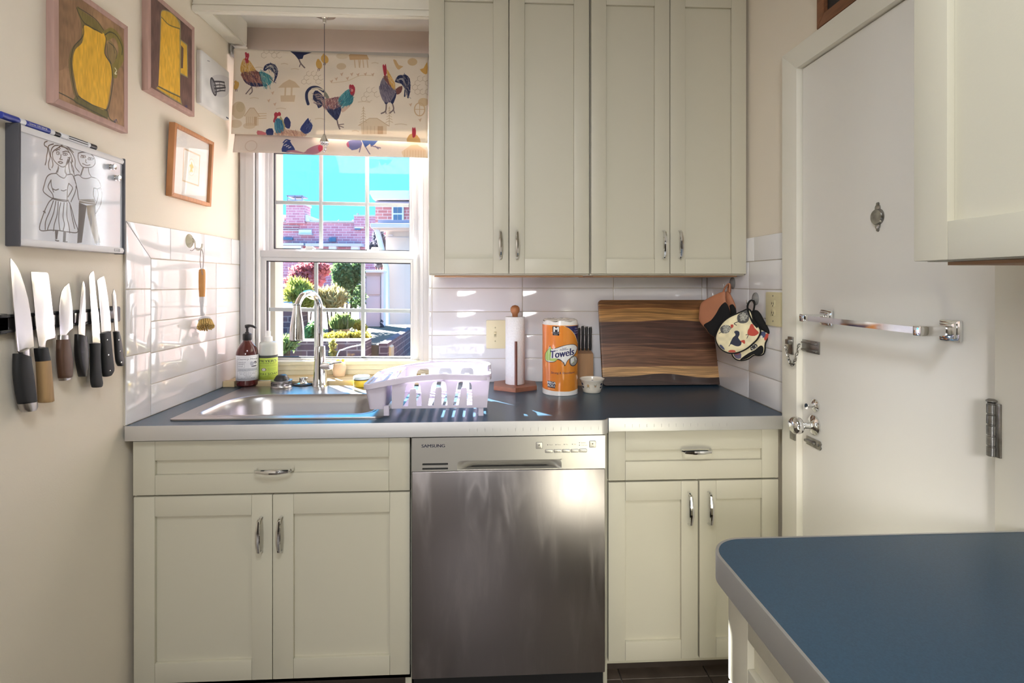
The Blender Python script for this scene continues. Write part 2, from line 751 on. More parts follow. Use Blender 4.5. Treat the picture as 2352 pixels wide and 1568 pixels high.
# ------------------------------------------------------------------ palette
PAINT = mat('wall_paint', S(231, 221, 205), 0.75, bump=(220, 0.12))
PAINT2 = mat('alcove_paint', S(222, 208, 200), 0.75, bump=(220, 0.12))
CEIL = mat('ceiling_paint', S(226, 222, 214), 0.8)
TRIM = mat('trim_paint', S(232, 228, 216), 0.42)
DOORP = mat('door_paint', S(238, 235, 230), 0.38, bump=(14, 0.10, 0.004))
TILE = mat('tile_glaze', S(230, 228, 230), 0.07, spec=0.6, coat=0.4)
GROUT = mat('grout', S(196, 188, 176), 0.9)
CREAM = mat('cabinet_paint', S(196, 191, 173), 0.40, bump=(260, 0.06))
CREAMD = mat('cabinet_shadow_gap', S(120, 112, 98), 0.7)
PLY = mat('cabinet_underside', S(176, 136, 100), 0.6)
LAM = mat('blue_laminate', S(46, 74, 94), 0.30, spec=0.5, mottle=(420, 0.22))
ALU = mat('metal_edging', (0.64, 0.635, 0.64), 0.46, 1.0, bump=(60, 0.05), stretch=(0.2, 1, 8))
STEEL = mat('brushed_steel', (0.42, 0.40, 0.395), 0.30, 1.0)
DWSTEEL = mat('dishwasher_steel', (0.40, 0.375, 0.385), 0.30, 1.0, smudge=(0.50, 0.47, 0.48))
CHROME = mat('chrome', (0.80, 0.80, 0.80), 0.06, 1.0)
NICKEL = mat('worn_nickel', (0.40, 0.385, 0.36), 0.28, 1.0, mottle=(40, 0.4))
BLADE = mat('knife_steel', (0.58, 0.56, 0.55), 0.24, 1.0)
BLACK = mat('black_plastic', S(34, 33, 34), 0.35)
BLACKM = mat('black_matte', S(24, 24, 26), 0.6)
WHITEP = mat('white_plastic', S(236, 236, 238), 0.35)
VINYL = mat('window_vinyl', S(204, 203, 205), 0.35)
GASKET = mat('window_gasket', S(46, 44, 50), 0.6)
IVORY = mat('ivory_plastic', S(214, 204, 166), 0.35)
SLATE = mat('floor_slate', S(92, 80, 70), 0.45, mottle=(9, 0.4), bump=(30, 0.3))
VBASE = mat('toe_kick', S(66, 56, 50), 0.6, mottle=(12, 0.2))
GLASS = mat_clear('window_glass', (0.96, 0.98, 0.98))
PICGLASS = mat_clear('picture_glass', (1, 1, 1))

XL, XR, YB, YA = -1.11, 1.005, 2.366, 2.48        # left wall, right wall, tiled back wall, alcove wall with the window
ZC = 0.914                                        # worktop
ROWS = [0.914, 1.0185, 1.123, 1.2275, 1.332, 1.4365]

# ------------------------------------------------------------------ room shell
fl = MB().box(-1.5, 1.5, -2.6, 2.7, -0.06, -0.012).build('floor', GROUT)
struct(fl)
k = 0
for i in range(-5, 5):
    for j in range(-8, 7):
        x, y = 0.16 + i * 0.305, 0.27 + j * 0.305
        if x > 1.45 or y > 2.2:
            continue
        MB().box(x + .002, x + .303, y + .002, y + .303, -0.012, 0.0, 0.0015, seg=1).build('tile', SLATE, fl, cent=True)
ce = MB().box(-1.5, 1.5, -2.6, 2.9, 2.52, 2.60).build('ceiling', CEIL)
struct(ce)
wl_ = MB().box(XL - .15, XL - .008, -2.6, 2.72, -0.06, 2.6).build('wall_left', PAINT)
struct(wl_)
wr_ = MB().box(XR + .008, XR + .15, -2.6, 2.9, -0.06, 2.6).build('wall_right', PAINT)
struct(wr_)
struct(MB().box(-1.5, 1.5, -2.6, -2.4, -0.06, 2.6).build('wall_rear', mat('rear_paint', S(96, 88, 80), 0.8)))
# back wall: the tiled part stands 11 cm in front of the window alcove
XS = -0.250
wx0, wx1 = atY(592, 600, YA).x, atY(962, 600, YA).x     # window opening
wz0, wz1 = 0.955, 2.30
b = MB()
b.box(XS, 1.5, YB + .008, 2.72, -0.06, 2.6)
b.box(-1.5, XS, YA, 2.72, -0.06, wz0)
b.box(-1.5, XS, YA, 2.72, wz1, 2.6)
b.box(-1.5, wx0, YA, 2.72, wz0, wz1)
b.box(wx1, XS, YA, 2.72, wz0, wz1)
wb_ = b.build('wall_back', PAINT2, smooth=0)
struct(wb_)


def tile_left(y0, y1, z0, z1):
    MB().box(XL - .008, XL, y0 + .0014, y1 - .0014, z0 + .0014, z1 - .0014, 0.0016).build('tile', TILE, wl_, cent=True)


yj = [1.700, 1.823, 2.252, 2.479]
MB().box(XL - .008, XL - .003, 1.700, 2.479, 0.914, 1.5486).build('grout', GROUT, wl_)
for z0, z1 in zip(ROWS[:-1], ROWS[1:]):
    for y0, y1 in zip(yj[1:-1], yj[2:]):
        tile_left(y0, y1, z0, z1)
for z0, z1 in ((0.914, 1.128), (1.128, 1.336)):
    tile_left(yj[0], yj[1], z0, z1)
lf = lambda a, b_, h: (XL - .008 + h, a, b_)
MB().prism([(1.7014, 1.3374), (1.8216, 1.3374), (1.8216, 1.4365), (1.7014, 1.545)], lf, 0, .008, bev=.0016).build('tile', TILE, wl_, cent=True)
MB().prism([(1.703, 1.547), (1.8225, 1.4385), (1.931, 1.4385), (1.931, 1.547)], lf, 0, .008, bev=.0016).build('tile', TILE, wl_, cent=True)
for y0, y1 in ((1.9325, 2.158), (2.158, 2.382), (2.382, 2.479)):
    tile_left(y0, y1, 1.4372, 1.5486)


def tile_back(x0, x1, z0, z1):
    MB().box(x0 + .0014, x1 - .0014, YB, YB + .008, z0 + .0014, z1 - .0014, 0.0016).build('tile', TILE, wb_, cent=True)


MB().box(XS, XR, YB + .003, YB + .0085, 0.914, 1.4365).build('grout', GROUT, wb_)
xj = [XS - .002, -0.236, atY(1200, 700, YB).x, atY(1409, 700, YB).x, atY(1612, 700, YB).x, XR]
for z0, z1 in zip(ROWS[:-1], ROWS[1:]):
    for x0, x1 in zip(xj[:-1], xj[1:]):
        tile_back(x0, x1, z0, z1)


def tile_right(y0, y1, z0, z1):
    MB().box(XR, XR + .008, y0 + .0014, y1 - .0014, z0 + .0014, z1 - .0014, 0.0016).build('tile', TILE, wr_, cent=True)


MB().box(XR + .003, XR + .0085, 1.722, YB, 0.914, 1.528).build('grout', GROUT, wr_)
for z0, z1 in zip(ROWS[:-1], ROWS[1:]):
    for y0, y1 in ((1.722, 1.985), (1.985, YB - .001)):
        tile_right(y0, y1, z0, z1)
for y0, y1 in ((1.722, 1.945), (1.945, 2.17), (2.17, YB - .001)):
    tile_right(y0, y1, 1.4365, 1.528)

# beam over the sink alcove and the boxed trim along the left wall
b = MB()
b.box(XL - .006, -0.216, 2.085, 2.108, 2.392, 2.519, .002)
b.box(XL - .006, -0.216, 2.077, 2.085, 2.392, 2.412, .003)
b.box(XL - .006, -0.216, 2.081, 2.085, 2.418, 2.424, .0015)
struct(b.build('trim_1', TRIM))
b = MB()
b.prism([(XL - .006, 2.405), (XL + .025, 2.405), (XL + .043, 2.418), (XL + .045, 2.519), (XL - .006, 2.519)],
        lambda a, c, h: (a, 2.109 + h, c), 0, 0.325)
b.box(XL - .006, XL + .05, 2.109, 2.425, 2.398, 2.406, .002)
struct(b.build('trim_2', TRIM))

# ------------------------------------------------------------------ window: vinyl double hung, its frame sagging a little to one side
wmid = atY(785, 640, YA).x


def sag(p):
    return Vector((p.x, p.y, p.z - 0.015 * (p.x - wmid)))


win = thing('window_1', None, None, kind='structure')
b = MB()
cxl, cxr = XL + .002, atY(985, 600, YA).x


def uX(u, Y):
    return atY(u, 640, Y).x


for (u0, u1, y0, y1) in ((556, 570, YA - .020, YA), (570, 588, YA - .027, YA)):
    b.box(uX(u0, YA) if u0 > 556 else XL + .0015, uX(u1, YA), y0, y1, .955, 2.30, .002)
b.box(uX(966, YA), uX(974, YA), YA - .022, YA, .955, 2.30, .002)
b.box(uX(974, YA), XS - .001, YA - .028, YA, .955, 2.30, .002)
b.box(XL + .002, XS - .001, YA - .028, YA, 2.30, 2.37, .002)
b.build('casing', VINYL, win)
b = MB()   # frame with its tracks
for u0, u1, y0, y1 in ((588, 594, 2.47, 2.71), (594, 598, 2.49, 2.71), (598, 604, 2.515, 2.71)):
    b.box(uX(u0, y0), uX(u1, y0), y0, y1, .96, 2.29, .0015)
for u0, u1, y0, y1 in ((962, 966, 2.47, 2.71), (958.5, 962.5, 2.515, 2.71)):
    b.box(uX(u0, y0), uX(u1, y0), y0, y1, .96, 2.29, .0015)
b.box(uX(588, 2.47), uX(966, 2.47), 2.47, 2.71, 2.27, 2.30)
b.box(uX(588, 2.47), uX(966, 2.47), 2.52, 2.71, .955, .985)
b.build('frame', VINYL, win)
b = MB()   # outer stop seen through the lower glass
b.box(uX(611, 2.62), uX(636, 2.62), 2.60, 2.70, .96, 2.27, .002)
b.build('outer_stop', mat('outer_stop_paint', O(232, 222, 200), 0.6), win)


def sash(name, y, u0, u1, v0, v1, gu0, gu1, gv0, gv1, mu, mv, prof):
    """A sash: mitred frame, black gasket, six panes and the bars between them."""
    ox0, ox1 = atY(u0, 640, y).x, atY(u1, 640, y).x
    oz0, oz1 = atY(785, v1, y).z, atY(785, v0, y).z
    gx0, gx1 = atY(gu0, 640, y).x, atY(gu1, 640, y).x
    gz0, gz1 = atY(785, gv1, y).z, atY(785, gv0, y).z
    fn = lambda a, c, h: (a, y - h, c)
    bb = MB()
    L = lambda x0, x1, z0, z1: [(x0, z0), (x1, z0), (x1, z1), (x0, z1)]

    def bar(o, i, n0, n1):
        # four mitred members of a rectangular frame between outlines o and i
        O, I = L(*o), L(*i)
        for q in range(4):
            r = (q + 1) % 4
            bb.prism([O[q], O[r], I[r], I[q]], fn, n0, n1, bev=.0012)
    st = prof * (gx0 - ox0)
    bar((ox0, ox1, oz0, oz1), (gx0 - st, gx1 + st * .6, gz0 - st * .8, gz1 + st * .8), -.018, .016)
    bar((gx0 - st, gx1 + st * .6, gz0 - st * .8, gz1 + st * .8), (gx0, gx1, gz0, gz1), -.018, .008)
    s = bb.build(name, VINYL, win, warp=sag)
    g = .0045
    b2 = MB()
    for o, i in (((gx0, gx1, gz0, gz1), (gx0 + g, gx1 - g * .6, gz0 + g, gz1 - g)),):
        O, I = L(*o), L(*i)
        for q in range(4):
            r = (q + 1) % 4
            b2.prism([O[q], O[r], I[r], I[q]], fn, -.017, -.001)
    b2.build('gasket', GASKET, s, warp=sag, smooth=0)
    mx = [atY(u, 640, y).x for u in mu]
    mz = atY(785, mv, y).z
    w = .0085
    b3 = MB()
    for x in mx:
        b3.box(x - w, x + w, y - .001 + .004, y + .012, gz0, gz1, .002)
    b3.build('muntin', VINYL, s, warp=sag)
    MB().box(gx0, gx1, y + .0032, y + .0118, mz - w, mz + w, .002).build('muntin', VINYL, s, warp=sag)
    xs = [gx0] + mx + [gx1]
    zs = [gz0, mz, gz1]
    for i in range(3):
        for j in range(2):
            MB().box(xs[i] + .0003, xs[i + 1] - .0003, y + .0005, y + .0028, zs[j] + .0003, zs[j + 1] - .0003).build('pane', GLASS, s, warp=sag, smooth=0)
    return s


up = sash('upper_sash', 2.560, 604, 963, 330, 584, 628.5, 941, 354, 574.5, (736.3, 842.5), 467.5, .35)
lo = sash('lower_sash', 2.505, 588, 966, 578.5, 836, 612, 943.5, 601.5, 822, (725, 833), 712.5, .45)
# two tilt latches and the sash lock plate on the meeting rail
for u in (706, 857):
    p = atY(u, 577, 2.50)
    b = MB()
    b.box(p.x - .030, p.x + .022, 2.506, 2.526, p.z + .003, p.z + .010, .002)
    b.prism([(p.x - .012, 0), (p.x + .034, 0), (p.x + .020, .012), (p.x - .006, .012)], lambda a, c, h: (a, 2.500 + h, p.z + .010 + c), 0, .02, bev=.002)
    b.build('latch', WHITEP, lo, warp=sag)
b = MB().box(uX(948, 2.54), uX(952, 2.54), 2.538, 2.545, atY(950, 548, 2.54).z, atY(950, 500, 2.54).z, .001)
b.build('pull_rail', VINYL, up, warp=sag)
# stool boards under the lower sash, and the raw wood ledge behind the sink
b = MB()
for v0, v1, y in ((829, 838, 2.455), (838, 849, 2.462), (849, 861, 2.468)):
    b.box(XL + .002, XS - .001, y, 2.52, atY(785, v1, y).z, atY(785, v0, y).z, .0015)
b.build('stool', mat('stool_paint', S(226, 222, 200), .5, mottle=(20, .08)), win)
led = MB()
led.box(XL + .002, XS - .002, 2.315, 2.475, .9145, .936, .003)
led.box(XL + .002, XL + .05, 2.300, 2.33, .9145, .940, .003)
struct(led.build('trim_3', mat('ledge_wood', S(214, 192, 150), .6, mottle=(6, .25), stretch=(0.6, 6, 6))))

# ------------------------------------------------------------------ entrance door on the right wall
dr = thing('door_1', None, None, kind='structure')
dy0, dy1 = .984, 1.635
MB().box(XR - .002, XR + .008, dy0 + .002, dy1 - .002, 0.01, 2.033, .0015).build('slab', DOORP, dr)
b = MB()
cas = lambda a, c, h: (XR + .006 - h, a, c)
for P in ([(1.6375, 0.0), (1.720, 0.0), (1.720, 2.108), (1.6375, 2.036)],
          [(0.8, 2.036), (1.6375, 2.036), (1.720, 2.108), (0.8, 2.108)],
          [(0.885, 0.0), (0.981, 0.0), (0.981, 2.036), (0.885, 2.036)]):
    b.prism(P, cas, 0, .026, bev=.002)
b.build('casing', TRIM, dr)


def dpt(u, v, x=XR - .002):
    return atX(u, v, x)


# towel bar
XD = XR - .002
pA, pB = dpt(1902, 731), dpt(2188, 755)
tb = MB()
zt = 1.254
tb.tube([(.936, pA.y, zt), (.936, pB.y, zt)], .0105, 4, up=(1, 0, 1))
tb.bm.verts.ensure_lookup_table()
tbo = tb.build('towel_bar', CHROME, dr, smooth=20)
for p in (pA, pB):
    b = MB()
    b.box(XD - .008, XD, p.y - .026, p.y + .026, zt - .023, zt + .023, .004)
    b.box(XD - .014, XD - .008, p.y - .019, p.y + .019, zt - .017, zt + .017, .003)
    b.box(.922, XD - .012, p.y - .011, p.y + .011, zt - .011, zt + .011, .003)
    b.build('bracket', CHROME, tbo)
# door chain
p = dpt(1864, 796)
b = MB()
b.box(XD - .004, XD, p.y - .042, p.y + .042, p.z - .019, p.z + .019, .001)
b.box(XD - .012, XD - .004, p.y - .036, p.y + .036, p.z + .008, p.z + .014, .002)
b.box(XD - .012, XD - .004, p.y - .036, p.y + .036, p.z - .014, p.z - .008, .002)
ch = b.build('chain_lock', NICKEL, dr)
q = atX(1816, 793, XR - .022)
b = MB()
b.box(XR - .024, XR - .019, q.y - .014, q.y + .014, q.z - .028, q.z + .028, .001)
b.box(XR - .036, XR - .023, q.y - .010, q.y + .010, q.z + .004, q.z + .020, .003)
b.build('chain_plate', NICKEL, ch)
A = Vector((XR - .034, q.y, q.z - .006))
B_ = Vector((XR - .020, p.y + .03, p.z))
for i in range(15):
    t = i / 14
    c = A.lerp(B_, t) + Vector((-.004, 0, -.058 * math.sin(math.pi * t)))
    t2 = min(t + .05, 1)
    d = (A.lerp(B_, t2) + Vector((0, 0, -.058 * math.sin(math.pi * t2)))) - (A.lerp(B_, t2 - .1) + Vector((0, 0, -.058 * math.sin(math.pi * (t2 - .1)))))
    d.normalize()
    e = d.cross(Vector((1, 0, 0))).normalized() if i % 2 else Vector((1, 0, 0))
    pts = [c + d * (.0062 * math.cos(a)) + e * (.0042 * math.sin(a)) for a in [2 * math.pi * k / 10 for k in range(11)]]
    MB().tube(pts, .0013, 5, cap=False).build('link', NICKEL, ch)
# thumb turn, knob, old latch plate, viewer
p = dpt(1874, 931)
b = MB().lathe([(.019, 0), (.019, .004), (.012, .009), (.006, .011)], (XD, p.y, p.z), 28, (-1, 0, 0))
b.tube([(XD - .010, p.y, p.z), (XD - .024, p.y, p.z - .001), (XD - .030, p.y, p.z - .002)], [.006, .005, .008], 10, flat=1.4)
b.build('thumb_turn', CHROME, dr, smooth=50)
p = dpt(1871, 976)
b = MB().lathe([(.030, 0), (.030, .004), (.024, .008), (.013, .012), (.010, .018), (.010, .036), (.016, .040), (.024, .046), (.027, .056), (.025, .066), (.018, .073), (.008, .076)],
               (XD, p.y, p.z), 36, (-1, 0, 0))
b.build('knob', CHROME, dr, smooth=50)
p = dpt(1868, 1016)
b = MB()
fn = lambda a, c, h: (XD - h, a, c)
b.prism([(p.y - .036, p.z - .013), (p.y + .03, p.z - .013), (p.y + .03, p.z + .013), (p.y - .036, p.z + .013), (p.y - .042, p.z + .006), (p.y - .038, p.z), (p.y - .042, p.z - .006)], fn, 0, .003)
b.box(XD - .012, XD - .003, p.y - .016, p.y + .03, p.z - .004, p.z + .004, .002)
b.lathe([(.004, 0), (.003, .003)], (XD - .003, p.y - .028, p.z), 10, (-1, 0, 0))
b.box(XR - .024, XR - .0195, 1.640, 1.668, p.z - .013, p.z + .013, .001)
b.build('latch_plate', NICKEL, dr)
p = dpt(2017, 498)
b = MB().lathe([(.0215, 0), (.0215, .003), (.019, .006), (.0185, .007)], (XD, p.y, p.z), 32, (-1, 0, 0))
for s in (1, -1):
    b.lathe([(.009, 0), (.0085, .003), (.004, .005)], (XD, p.y, p.z + s * .023), 16, (-1, 0, 0))
    b.lathe([(.005, 0), (.004, .003)], (XD, p.y, p.z + s * .033), 12, (-1, 0, 0))
b.build('viewer_cover', NICKEL, dr, smooth=40)
# hinge
p = atX(2284, 985, XR - .02)
h0, h1 = atX(2284, 1047, XR - .02).z, atX(2284, 925, XR - .02).z
b = MB()
n = 5
for i in range(n):
    a0 = h0 + (h1 - h0) * i / n
    a1 = h0 + (h1 - h0) * (i + 1) / n
    b.lathe([(.0066, 0), (.0080, .0012), (.0080, a1 - a0 - .0030), (.0066, a1 - a0 - .0018), (.0066, a1 - a0)], (XR - .026, p.y, a0), 20)
b.lathe([(.005, 0), (.0090, .003), (.0090, .005), (.005, .008)], (XR - .026, p.y, h1), 20)
b.box(XR - .024, XR - .0195, p.y - .015, p.y - .004, h0, h1, .0006)
b.build('hinge', NICKEL, dr, smooth=40)

# ------------------------------------------------------------------ out of the window
gr = MB().box(-40, 20, 2.74, 9.4, -.2, .30).build('ground', mat('garden_ground', O(150, 136, 130), .9, mottle=(3, .3)), smooth=0)
struct(gr)
pv = MB().box(-40, 20, 9.4, 62, -.2, .42).build('bounce_ground', mat('pale_bounce_ground', S(158, 146, 144), .9, mottle=(2, .1)), smooth=0)  # far ground added pale to bounce sunlight onto the shaded house fronts
struct(pv)
bed = MB().box(-8, -1.252, 6.32, 9.35, .29, .62).build('ground_bed', mat('bed_soil', O(130, 116, 96), .9, mottle=(6, .4)), smooth=0)
struct(bed)


def wall_uv(o_axis):
    return (lambda co: (co.x + co.y, co.z)) if o_axis else (lambda co: (co.x, co.z))


BR_FAR = mat_brick('far_brick', O(206, 138, 146, .8), O(180, 112, 126, .8), O(214, 186, 190, .8), .42, .14)
BR_RED = mat_brick('red_brick', O(206, 128, 124, .8), O(176, 104, 104, .8), O(216, 190, 184, .8), .32, .105)
BR_WALL = mat_brick('garden_brick', O(128, 98, 104), O(92, 78, 92), O(168, 156, 158), .22, .075)
BR_WING = mat_brick('wing_brick', O(206, 160, 150, .34), O(186, 138, 130, .34), O(226, 212, 206, .34), .205, .069)
XWHITE = mat('outdoor_white', O(246, 242, 240, .6), .6)
XGREY = mat('outdoor_grey', O(190, 184, 186, .8), .7)
XROOF = mat('roof_slate', O(130, 126, 144, .9), .7)
XGLASS = mat('outdoor_pane', O(120, 140, 170), .1)
CREAMW = mat('cream_siding', O(253, 234, 218, .52), .7)


def obox(b, u0, u1, v0, v1, y, d, bev=0.0, zmin=None):
    a0, a1 = atY(u0, v1, y), atY(u1, v0, y)
    b.box(a0.x, a1.x, y, y + d, a0.z if zmin is None else zmin, a1.z, bev)


def place(name, label, cat, u, v, y, group=None):
    p = atY(u, v, y)
    return thing(name, label, cat, (p.x, y, p.z), group=group)


# terrace of brick houses far behind
Y1 = 30
t = thing('brick_terrace', 'far terrace of brick houses in shade with a square chimney', 'building', (atY(750, 600, Y1).x, Y1, .4))
b = MB()
obox(b, 560, 865, 509, 700, Y1, 8, zmin=.4)
obox(b, 813, 870, 496, 520, Y1 - .2, 6)
b.build('wall', BR_FAR, t, uvf=wall_uv(1), smooth=0)
b = MB()
obox(b, 657, 699.5, 470, 512, Y1 - .3, 1.0)
chm = b.build('chimney', BR_FAR, t, uvf=wall_uv(1), smooth=0)
b = MB()
obox(b, 655.5, 701, 466, 471, Y1 - .35, 1.1)
obox(b, 658, 696, 462, 466, Y1 - .3, 1.0)
obox(b, 661, 692, 457, 462, Y1 - .2, .7)
b.build('chimney_cap', XGREY, chm)
b = MB()
for u in (659.5, 677, 693):
    obox(b, u, u + 1.3, 449, 462, Y1 - .3, .05)
obox(b, 658, 695, 448, 451, Y1 - .3, .9)
b.build('chimney_cowl', XROOF, chm)
b = MB()
pp = [atY(u, v, Y1) for u, v in ((636, 494), (656, 494), (656, 509), (630, 509))]
b.prism([(p.x, p.z) for p in pp], lambda a, c, h: (a, Y1 - .2 + h, c), 0, 3)
pp = [atY(u, v, Y1) for u, v in ((700, 494), (708, 494), (714, 509), (700, 509))]
b.prism([(p.x, p.z) for p in pp], lambda a, c, h: (a, Y1 - .2 + h, c), 0, 3)
b.build('gable', XWHITE, t)
for u in (776, 809):
    q = atY(u, 510, Y1)
    MB().lathe([(.10, 0), (.09, .05), (.01, .17)], (q.x, Y1 + .2, q.z), 6).build('finial', XROOF, t)
q = atY(820.5, 497, Y1)
MB().lathe([(.03, 0), (.03, .12), (.06, .13), (.06, .2)], (q.x, Y1 + .2, q.z), 8).build('flue', XROOF, t)
obox(b := MB(), 812, 865, 493.5, 497, Y1 - .25, 6)
obox(b, 630, 865, 507, 510, Y1 - .1, 8)
b.build('coping', XGREY, t)
for (u0, u1, v0, v1, m, nm) in ((686, 715, 527, 537, XWHITE, 'bay_window'), (646, 672, 545, 551, XGLASS, 'window'), (756, 771, 545, 555, XGLASS, 'window'),
                                (814, 836, 520, 524, XWHITE, 'window'), (815, 828, 524, 528, XGLASS, 'window'), (832, 838, 501, 518, XGLASS, 'window')):
    b = MB()
    obox(b, u0, u1, v0, v1, Y1 - .14, .3, .01)
    w_ = b.build(nm, m, t)
    if nm == 'bay_window':
        b = MB()
        obox(b, u0 - 1, u1 + 1, v1 - .5, v1 + 2, Y1 - .3, .4)
        b.build('window_sill', XGREY, w_)
for v in (518, 524, 528):
    b = MB()
    obox(b, 640, 686, v, v + 1.2, Y1 - .1, .2)
    b.build('string_course', XGREY, t)
b = MB()
obox(b, 640, 697, 558, 563, Y1 - .8, .8)
obox(b, 701, 830, 559, 565, Y1 - .8, .8)
b.build('porch_roof', XGREY, t)
for u0, u1 in ((642, 692), (755, 772), (806, 824)):
    obox(b := MB(), u0, u1, 564, 575, Y1 - .7, .3)
    b.build('porch_panel', XWHITE, t)
# neighbour's tall brick house with a deep pale eave
Y2 = 18
t = thing('brick_house', 'tall red brick house with a deep white eave above the cream addition', 'building', (atY(905, 600, Y2).x, Y2, .4))
b = MB()
obox(b, 862, 1010, 466, 700, Y2, 7, zmin=.4)
b.build('wall', BR_RED, t, uvf=wall_uv(1), smooth=0)
pp = [atY(u, v, Y2) for u, v in ((857, 443), (1010, 443), (1010, 462), (863, 462), (856, 450))]
MB().prism([(p.x, p.z) for p in pp], lambda a, c, h: (a, Y2 - .5 + h, c), 0, 7).build('eave', XWHITE, t)
b = MB()
obox(b, 862, 1010, 463, 465.5, Y2 - .25, .3)
b.build('soffit', XROOF, t)
b = MB()
obox(b, 899.5, 927, 473, 507, Y2 - .08, .1, .01)
w_ = b.build('window', XWHITE, t)
for v0, v1 in ((476, 489), (493, 505)):
    for u0, u1 in ((903.5, 912.5), (913.5, 923)):
        b = MB()
        obox(b, u0, u1, v0, v1, Y2 - .10, .05)
        b.build('pane', XGLASS, w_)
# cream addition with a drain pipe
Y3 = 11
t = thing('cream_addition', 'single storey cream addition with a slanting white drain pipe', 'building', (atY(910, 600, Y3).x, Y3, .4))
b = MB()
obox(b, 886, 1010, 524, 820, Y3, 5, zmin=.3)
b.build('wall', CREAMW, t, uvf=wall_uv(1), smooth=0)
b = MB()
for u in range(0, 0):
    pass
b = MB()
obox(b, 868, 1010, 505.5, 513, Y3 - .1, 5.2)
b.build('flat_roof', XROOF, t)
b = MB()
obox(b, 850, 1010, 513, 523, Y3 - .45, .35, .02)
obox(b, 856, 1010, 523, 528, Y3 - .35, .3, .02)
b.build('fascia', CREAMW, t)
b = MB()
a0, a1 = atY(866, 527, Y3 - .3), atY(878.5, 578, Y3 - .3)
b.tube([a0, a1, (a1.x + .08, a1.y, a1.z - .35), (a1.x + .09, a1.y, .4)], .055, 8)
b.build('drain_pipe', XWHITE, t)
b = MB()
obox(b, 891, 902, 538.5, 541.5, Y3 - .05, .06)
b.build('vent', XGREY, t)
b = MB()
obox(b, 886, 1010, 544, 545, Y3 - .012, .02)
b.build('belt_board', XGREY, t)
b = MB()
obox(b, 880, 887, 600, 790, Y3 - .15, .2)
b.build('corner_board', XWHITE, t)
# garden gate panel
Y4 = 9
t = thing('garden_gate', 'mauve grey panelled garden gate beside the cream addition', 'gate', (atY(860, 780, Y4).x, Y4, .42))
PLUM = mat('gate_paint', O(206, 184, 190, .8), .7)
b = MB()
obox(b, 840, 880, 624, 790, Y4, .08)
b.build('panel', PLUM, t)
b = MB()
obox(b, 824, 881, 620, 626, Y4 - .1, .3, .01)
b.build('cap', mat('gate_cap', O(230, 218, 222, .8), .7), t)
b = MB()
obox(b, 824, 828, 626, 790, Y4 - .05, .2)
obox(b, 876, 881, 626, 790, Y4 - .05, .2)
b.build('post', mat('gate_post', O(226, 214, 220, .8), .7), t)
for v0, v1 in ((634, 676), (681, 760)):
    b = MB()
    obox(b, 842, 873, v0, v1, Y4 - .02, .03, .004)
    b.build('plank', PLUM, t)
# brick garden walls stepping up the slope
for i, (u0, u1, v0, v1, y, d, lab) in enumerate(((560, 688, 708, 800, 7.25, .3, 'dark brick garden wall under the spiky shrubs, higher of the two'),
                                              (600, 840, 783, 860, 6.0, .3, 'low brick retaining wall along the yellow groundcover'))):
    b = MB()
    obox(b, u0, u1, v0, v1, y, d, zmin=.3)
    o = b.build('garden_wall', BR_WALL, loc=(atY(u0, v1, y).x, y, .3), uvf=wall_uv(0), smooth=0)
    tag(o, lab, 'wall')
o = MB().box(-1.25, -1.15, 6.3, 9.35, .30, .64).build('garden_wall', BR_WALL, loc=(-1.2, 7.8, .3), uvf=lambda co: (co.y + co.x, co.z), smooth=0)
tag(o, 'side wall of the raised bed in shadow, running back to the garden gate', 'wall')
# brick wing of this house, to the right just outside the window (it shows as a reflection in the tiles)
b = MB().box(.25, .6, 2.73, 7.5, .2, 5.2)
struct(b.build('wall_wing', BR_WING, uvf=lambda co: (co.y + co.x, co.z), smooth=0))


def leafmat(name, c, tl=.5):
    return mat(name, c, .6, translucent=tl, mottle=(5, .35))


def shrub(name, label, cat, u0, u1, v0, v1, y, depth, n, size, m, spiky=0.0, stem=True, base=None):
    a0, a1 = atY(u0, v1, y), atY(u1, v0, y)
    cx, cz = (a0.x + a1.x) / 2, (a0.z + a1.z) / 2
    rx, rz = abs(a1.x - a0.x) / 2, abs(a1.z - a0.z) / 2
    zb = a0.z if base is None else base
    t = thing(name, label, cat, (cx, y + depth / 2, zb))
    rng = np.random.default_rng(abs(int(u0 * 13 + v0 * 7 + y)))
    lobes = [(rng.uniform(-.55, .55), rng.uniform(-.5, .5), rng.uniform(-.5, .6), rng.uniform(.35, .6)) for _ in range(9)]
    verts, faces = [], []
    c0 = Vector((cx, y + depth / 2, zb))
    n = int(n * 2.0)
    size = size * .66
    for i in range(n):
        L = lobes[i % len(lobes)]
        d = rng.normal(size=3)
        d /= np.linalg.norm(d)
        r = rng.uniform(.5, 1) ** .5 * L[3]
        p = Vector(((L[0] + d[0] * r) * rx, (L[1] + d[1] * r) * depth / 2, cz - c0.z + (L[2] + d[2] * r) * rz))
        ax = Vector(rng.normal(size=3)) + Vector((0, 0, spiky * 1.6))
        ax.normalize()
        s = size * rng.uniform(.6, 1.3)
        w = ax.orthogonal().normalized() * s * (.16 if spiky else .36)
        w = Matrix.Rotation(rng.uniform(0, 6.28), 3, ax) @ w
        ln = ax * s * (1.6 if spiky else 1.0)
        k = len(verts)
        verts += [tuple(p), tuple(p + ln * .45 + w), tuple(p + ln), tuple(p + ln * .45 - w)]
        faces.append((k, k + 1, k + 2, k + 3))
    me = bpy.data.meshes.new('foliage')
    me.from_pydata(verts, [], faces)
    me.materials.append(m)
    o = bpy.data.objects.new('foliage', me)
    COL.objects.link(o)
    o.parent = t
    o['kind'] = 'stuff'
    if stem:
        b = MB()
        for k in range(3):
            b.tube([(cx + (k - 1) * rx * .1, y + depth / 2, zb), (cx + (k - 1) * rx * .35, y + depth / 2, cz)], [.02, .008], 6)
        b.build('stem', mat('bark', O(96, 76, 60), .9), t)
    return t


